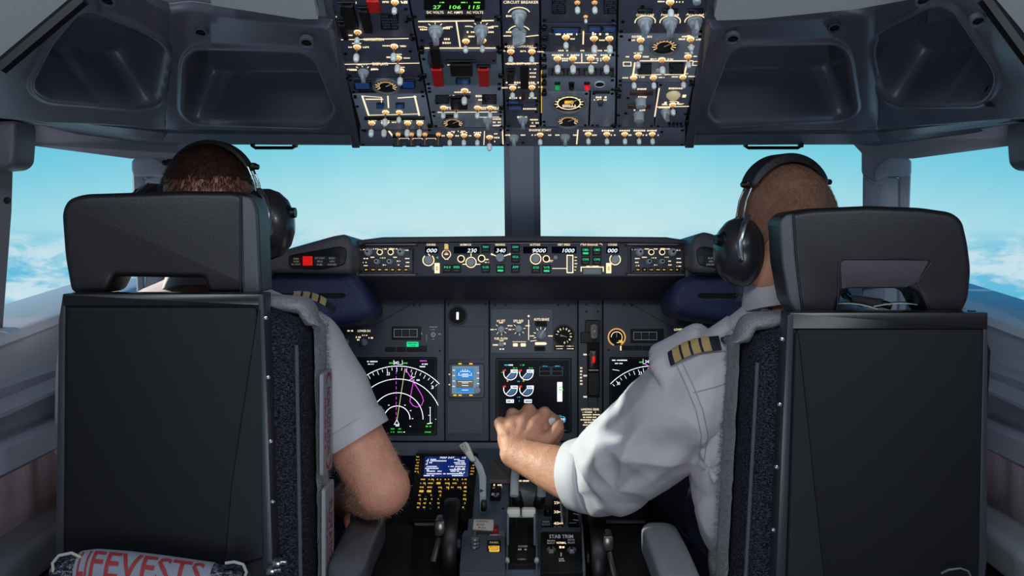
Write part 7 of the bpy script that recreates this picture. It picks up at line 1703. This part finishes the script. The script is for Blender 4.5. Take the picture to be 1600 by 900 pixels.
headset(hcA, -.10, 'black headset on the dark-haired left pilot, cup standing out at the right', roll=.05, bandw=.020, thick=.008, cx_=.102, cup_r=(.033, .046, .064), cupz=-.028)
headset(hcB, yawB, 'black headset with a thick padded band on the shaved head of the right pilot', roll=-.04, bandw=.030, thick=.016, cx_=.094, cup_r=(.027, .052, .060), cupz=-.042)

# cord of the shoulder harness crossing the right pilot's collar
def hits(pl):
    me = shirtB.data; M_ = pB.matrix_basis; bvh = BVHTree.FromPolygons([M_ @ v.co for v in me.vertices], [tuple(p.vertices) for p in me.polygons]); out = []
    o_ = Vector((0, 0, ZC))
    for x, y in pl:
        h = bvh.ray_cast(o_, (P(x, y, 1)-o_).normalized())
        if h[0] is not None and h[0].y < 2.1: out.append(h[0]+h[1]*.007)
    return out
L_ = hits([(1206, 488), (1196, 490), (1186, 496), (1176, 504), (1166, 512), (1156, 519), (1146, 526), (1136, 533)])
if len(L_) > 3:
    t = thing('shoulder_harness', 'grey shoulder harness cord lying over the left shoulder of the right pilot', 'harness', T(*L_[0]))
    mb = MB(); mb.tube(L_, .0055, mat('harness_webbing', (120, 124, 134), .6, bump=.5, bs=600), 10, flat=.6); mb.build('webbing', t, world=True)
    mb = MB(); mb.tube([L_[-1]+Vector((.006, 0, 0)), L_[-1]+Vector((-.006, -.002, -.004))], .008, CHR, 12); mb.tube([L_[1]+Vector((.006, 0, .002)), L_[1]+Vector((-.006, 0, 0))], .0085, CHR, 12); mb.build('metal_fitting', t, world=True)
# folded sheets and a grey tube lying on top of the right seat, seen through the headrest arch
t = thing('folded_paper', 'pale folded sheets lying on the right seat back, inside the headrest arch', 'paper', T(*P(1370, 484, 1.70)))
for x0, x1, ya, yb in ((1290, 1372, 478, 484), (1365, 1446, 480, 479)):
    mb = MB(); n = 14; vs = []
    for i in range(n+1):
        a = i/n; x = x0+(x1-x0)*a; y = ya+(yb-ya)*a-6*math.sin(a*math.pi)*(1 if x0 < 1300 else .8)
        p = P(x, y, 1.66); q = P(x, y-3, 1.76); vs += [p, q, q+Vector((0, 0, .0012)), p+Vector((0, 0, .0012)), ]
    fs = [(i*4+j, i*4+(j+1) % 4, (i+1)*4+(j+1) % 4, (i+1)*4+j) for i in range(n) for j in range(4)]+[(0, 1, 2, 3), tuple(n*4+k for k in range(4))]
    mb.add(vs, fs, mat('pale_paper', (206, 210, 208), .7)); mb.build('sheet', t, world=True)
t = thing('harness_inertia_tube', 'short grey tube with a metal end on the papers inside the right headrest arch', 'fitting', T(*P(1355, 470, 1.70)))
mb = MB(); mb.tube([P(1331, 468, 1.71), P(1378, 474, 1.70)], .0075, mat('tube_grey', (150, 146, 150), .4), 14); mb.build('tube', t, world=True)
mb = MB(); mb.tube([P(1378, 474, 1.70), P(1392, 478, 1.70)], .0065, CHR, 12); mb.tube([P(1322, 462, 1.72), P(1332, 470, 1.71)], .004, CHR, 10); mb.build('metal_end', t, world=True)

# fine hairs on the bare arms
def arm_hair(ob, parent, A, B, rmax, count, length, seed, mname):
    random.seed(seed); me = ob.data; ax = (B-A).normalized(); off = parent.matrix_basis.to_translation(); mb = MB()
    ps = [p for p in me.polygons if -.05 < tube_coords(p.center+off, A, B)[0] < 1.02 and tube_coords(p.center+off, A, B)[1] < rmax]
    for _ in range(count):
        p = random.choice(ps); c = p.center+off; n = p.normal; d = (n*.55+ax*.6+Vector((random.uniform(-.5, .5), random.uniform(-.5, .5), random.uniform(-.5, .5)))).normalized()*length*random.uniform(.5, 1.3)
        w = d.cross(n).normalized()*.00016 if d.cross(n).length > 1e-9 else Vector((.00016, 0, 0)); mb.add([c-w, c+w, c+d*.6+w*.6, c+d*.6-w*.6, c+d-n*.001], [(0, 1, 2, 3), (3, 2, 4)], mat(mname, (226, 190, 160), .5))
    o = mb.build('arm_hair', parent, world=True); o['kind'] = 'stuff'
arm_hair(bodyA, pA, S_R.lerp(E_R, .72), E_R, .075, 1500, .009, 11, 'fair_arm_hair')
arm_hair(bodyA, pA, E_R, W_R, .065, 1200, .009, 12, 'fair_arm_hair')
arm_hair(bodyB, pB, EB.lerp(WB, .25), WB, .06, 1600, .006, 13, 'fair_arm_hair')
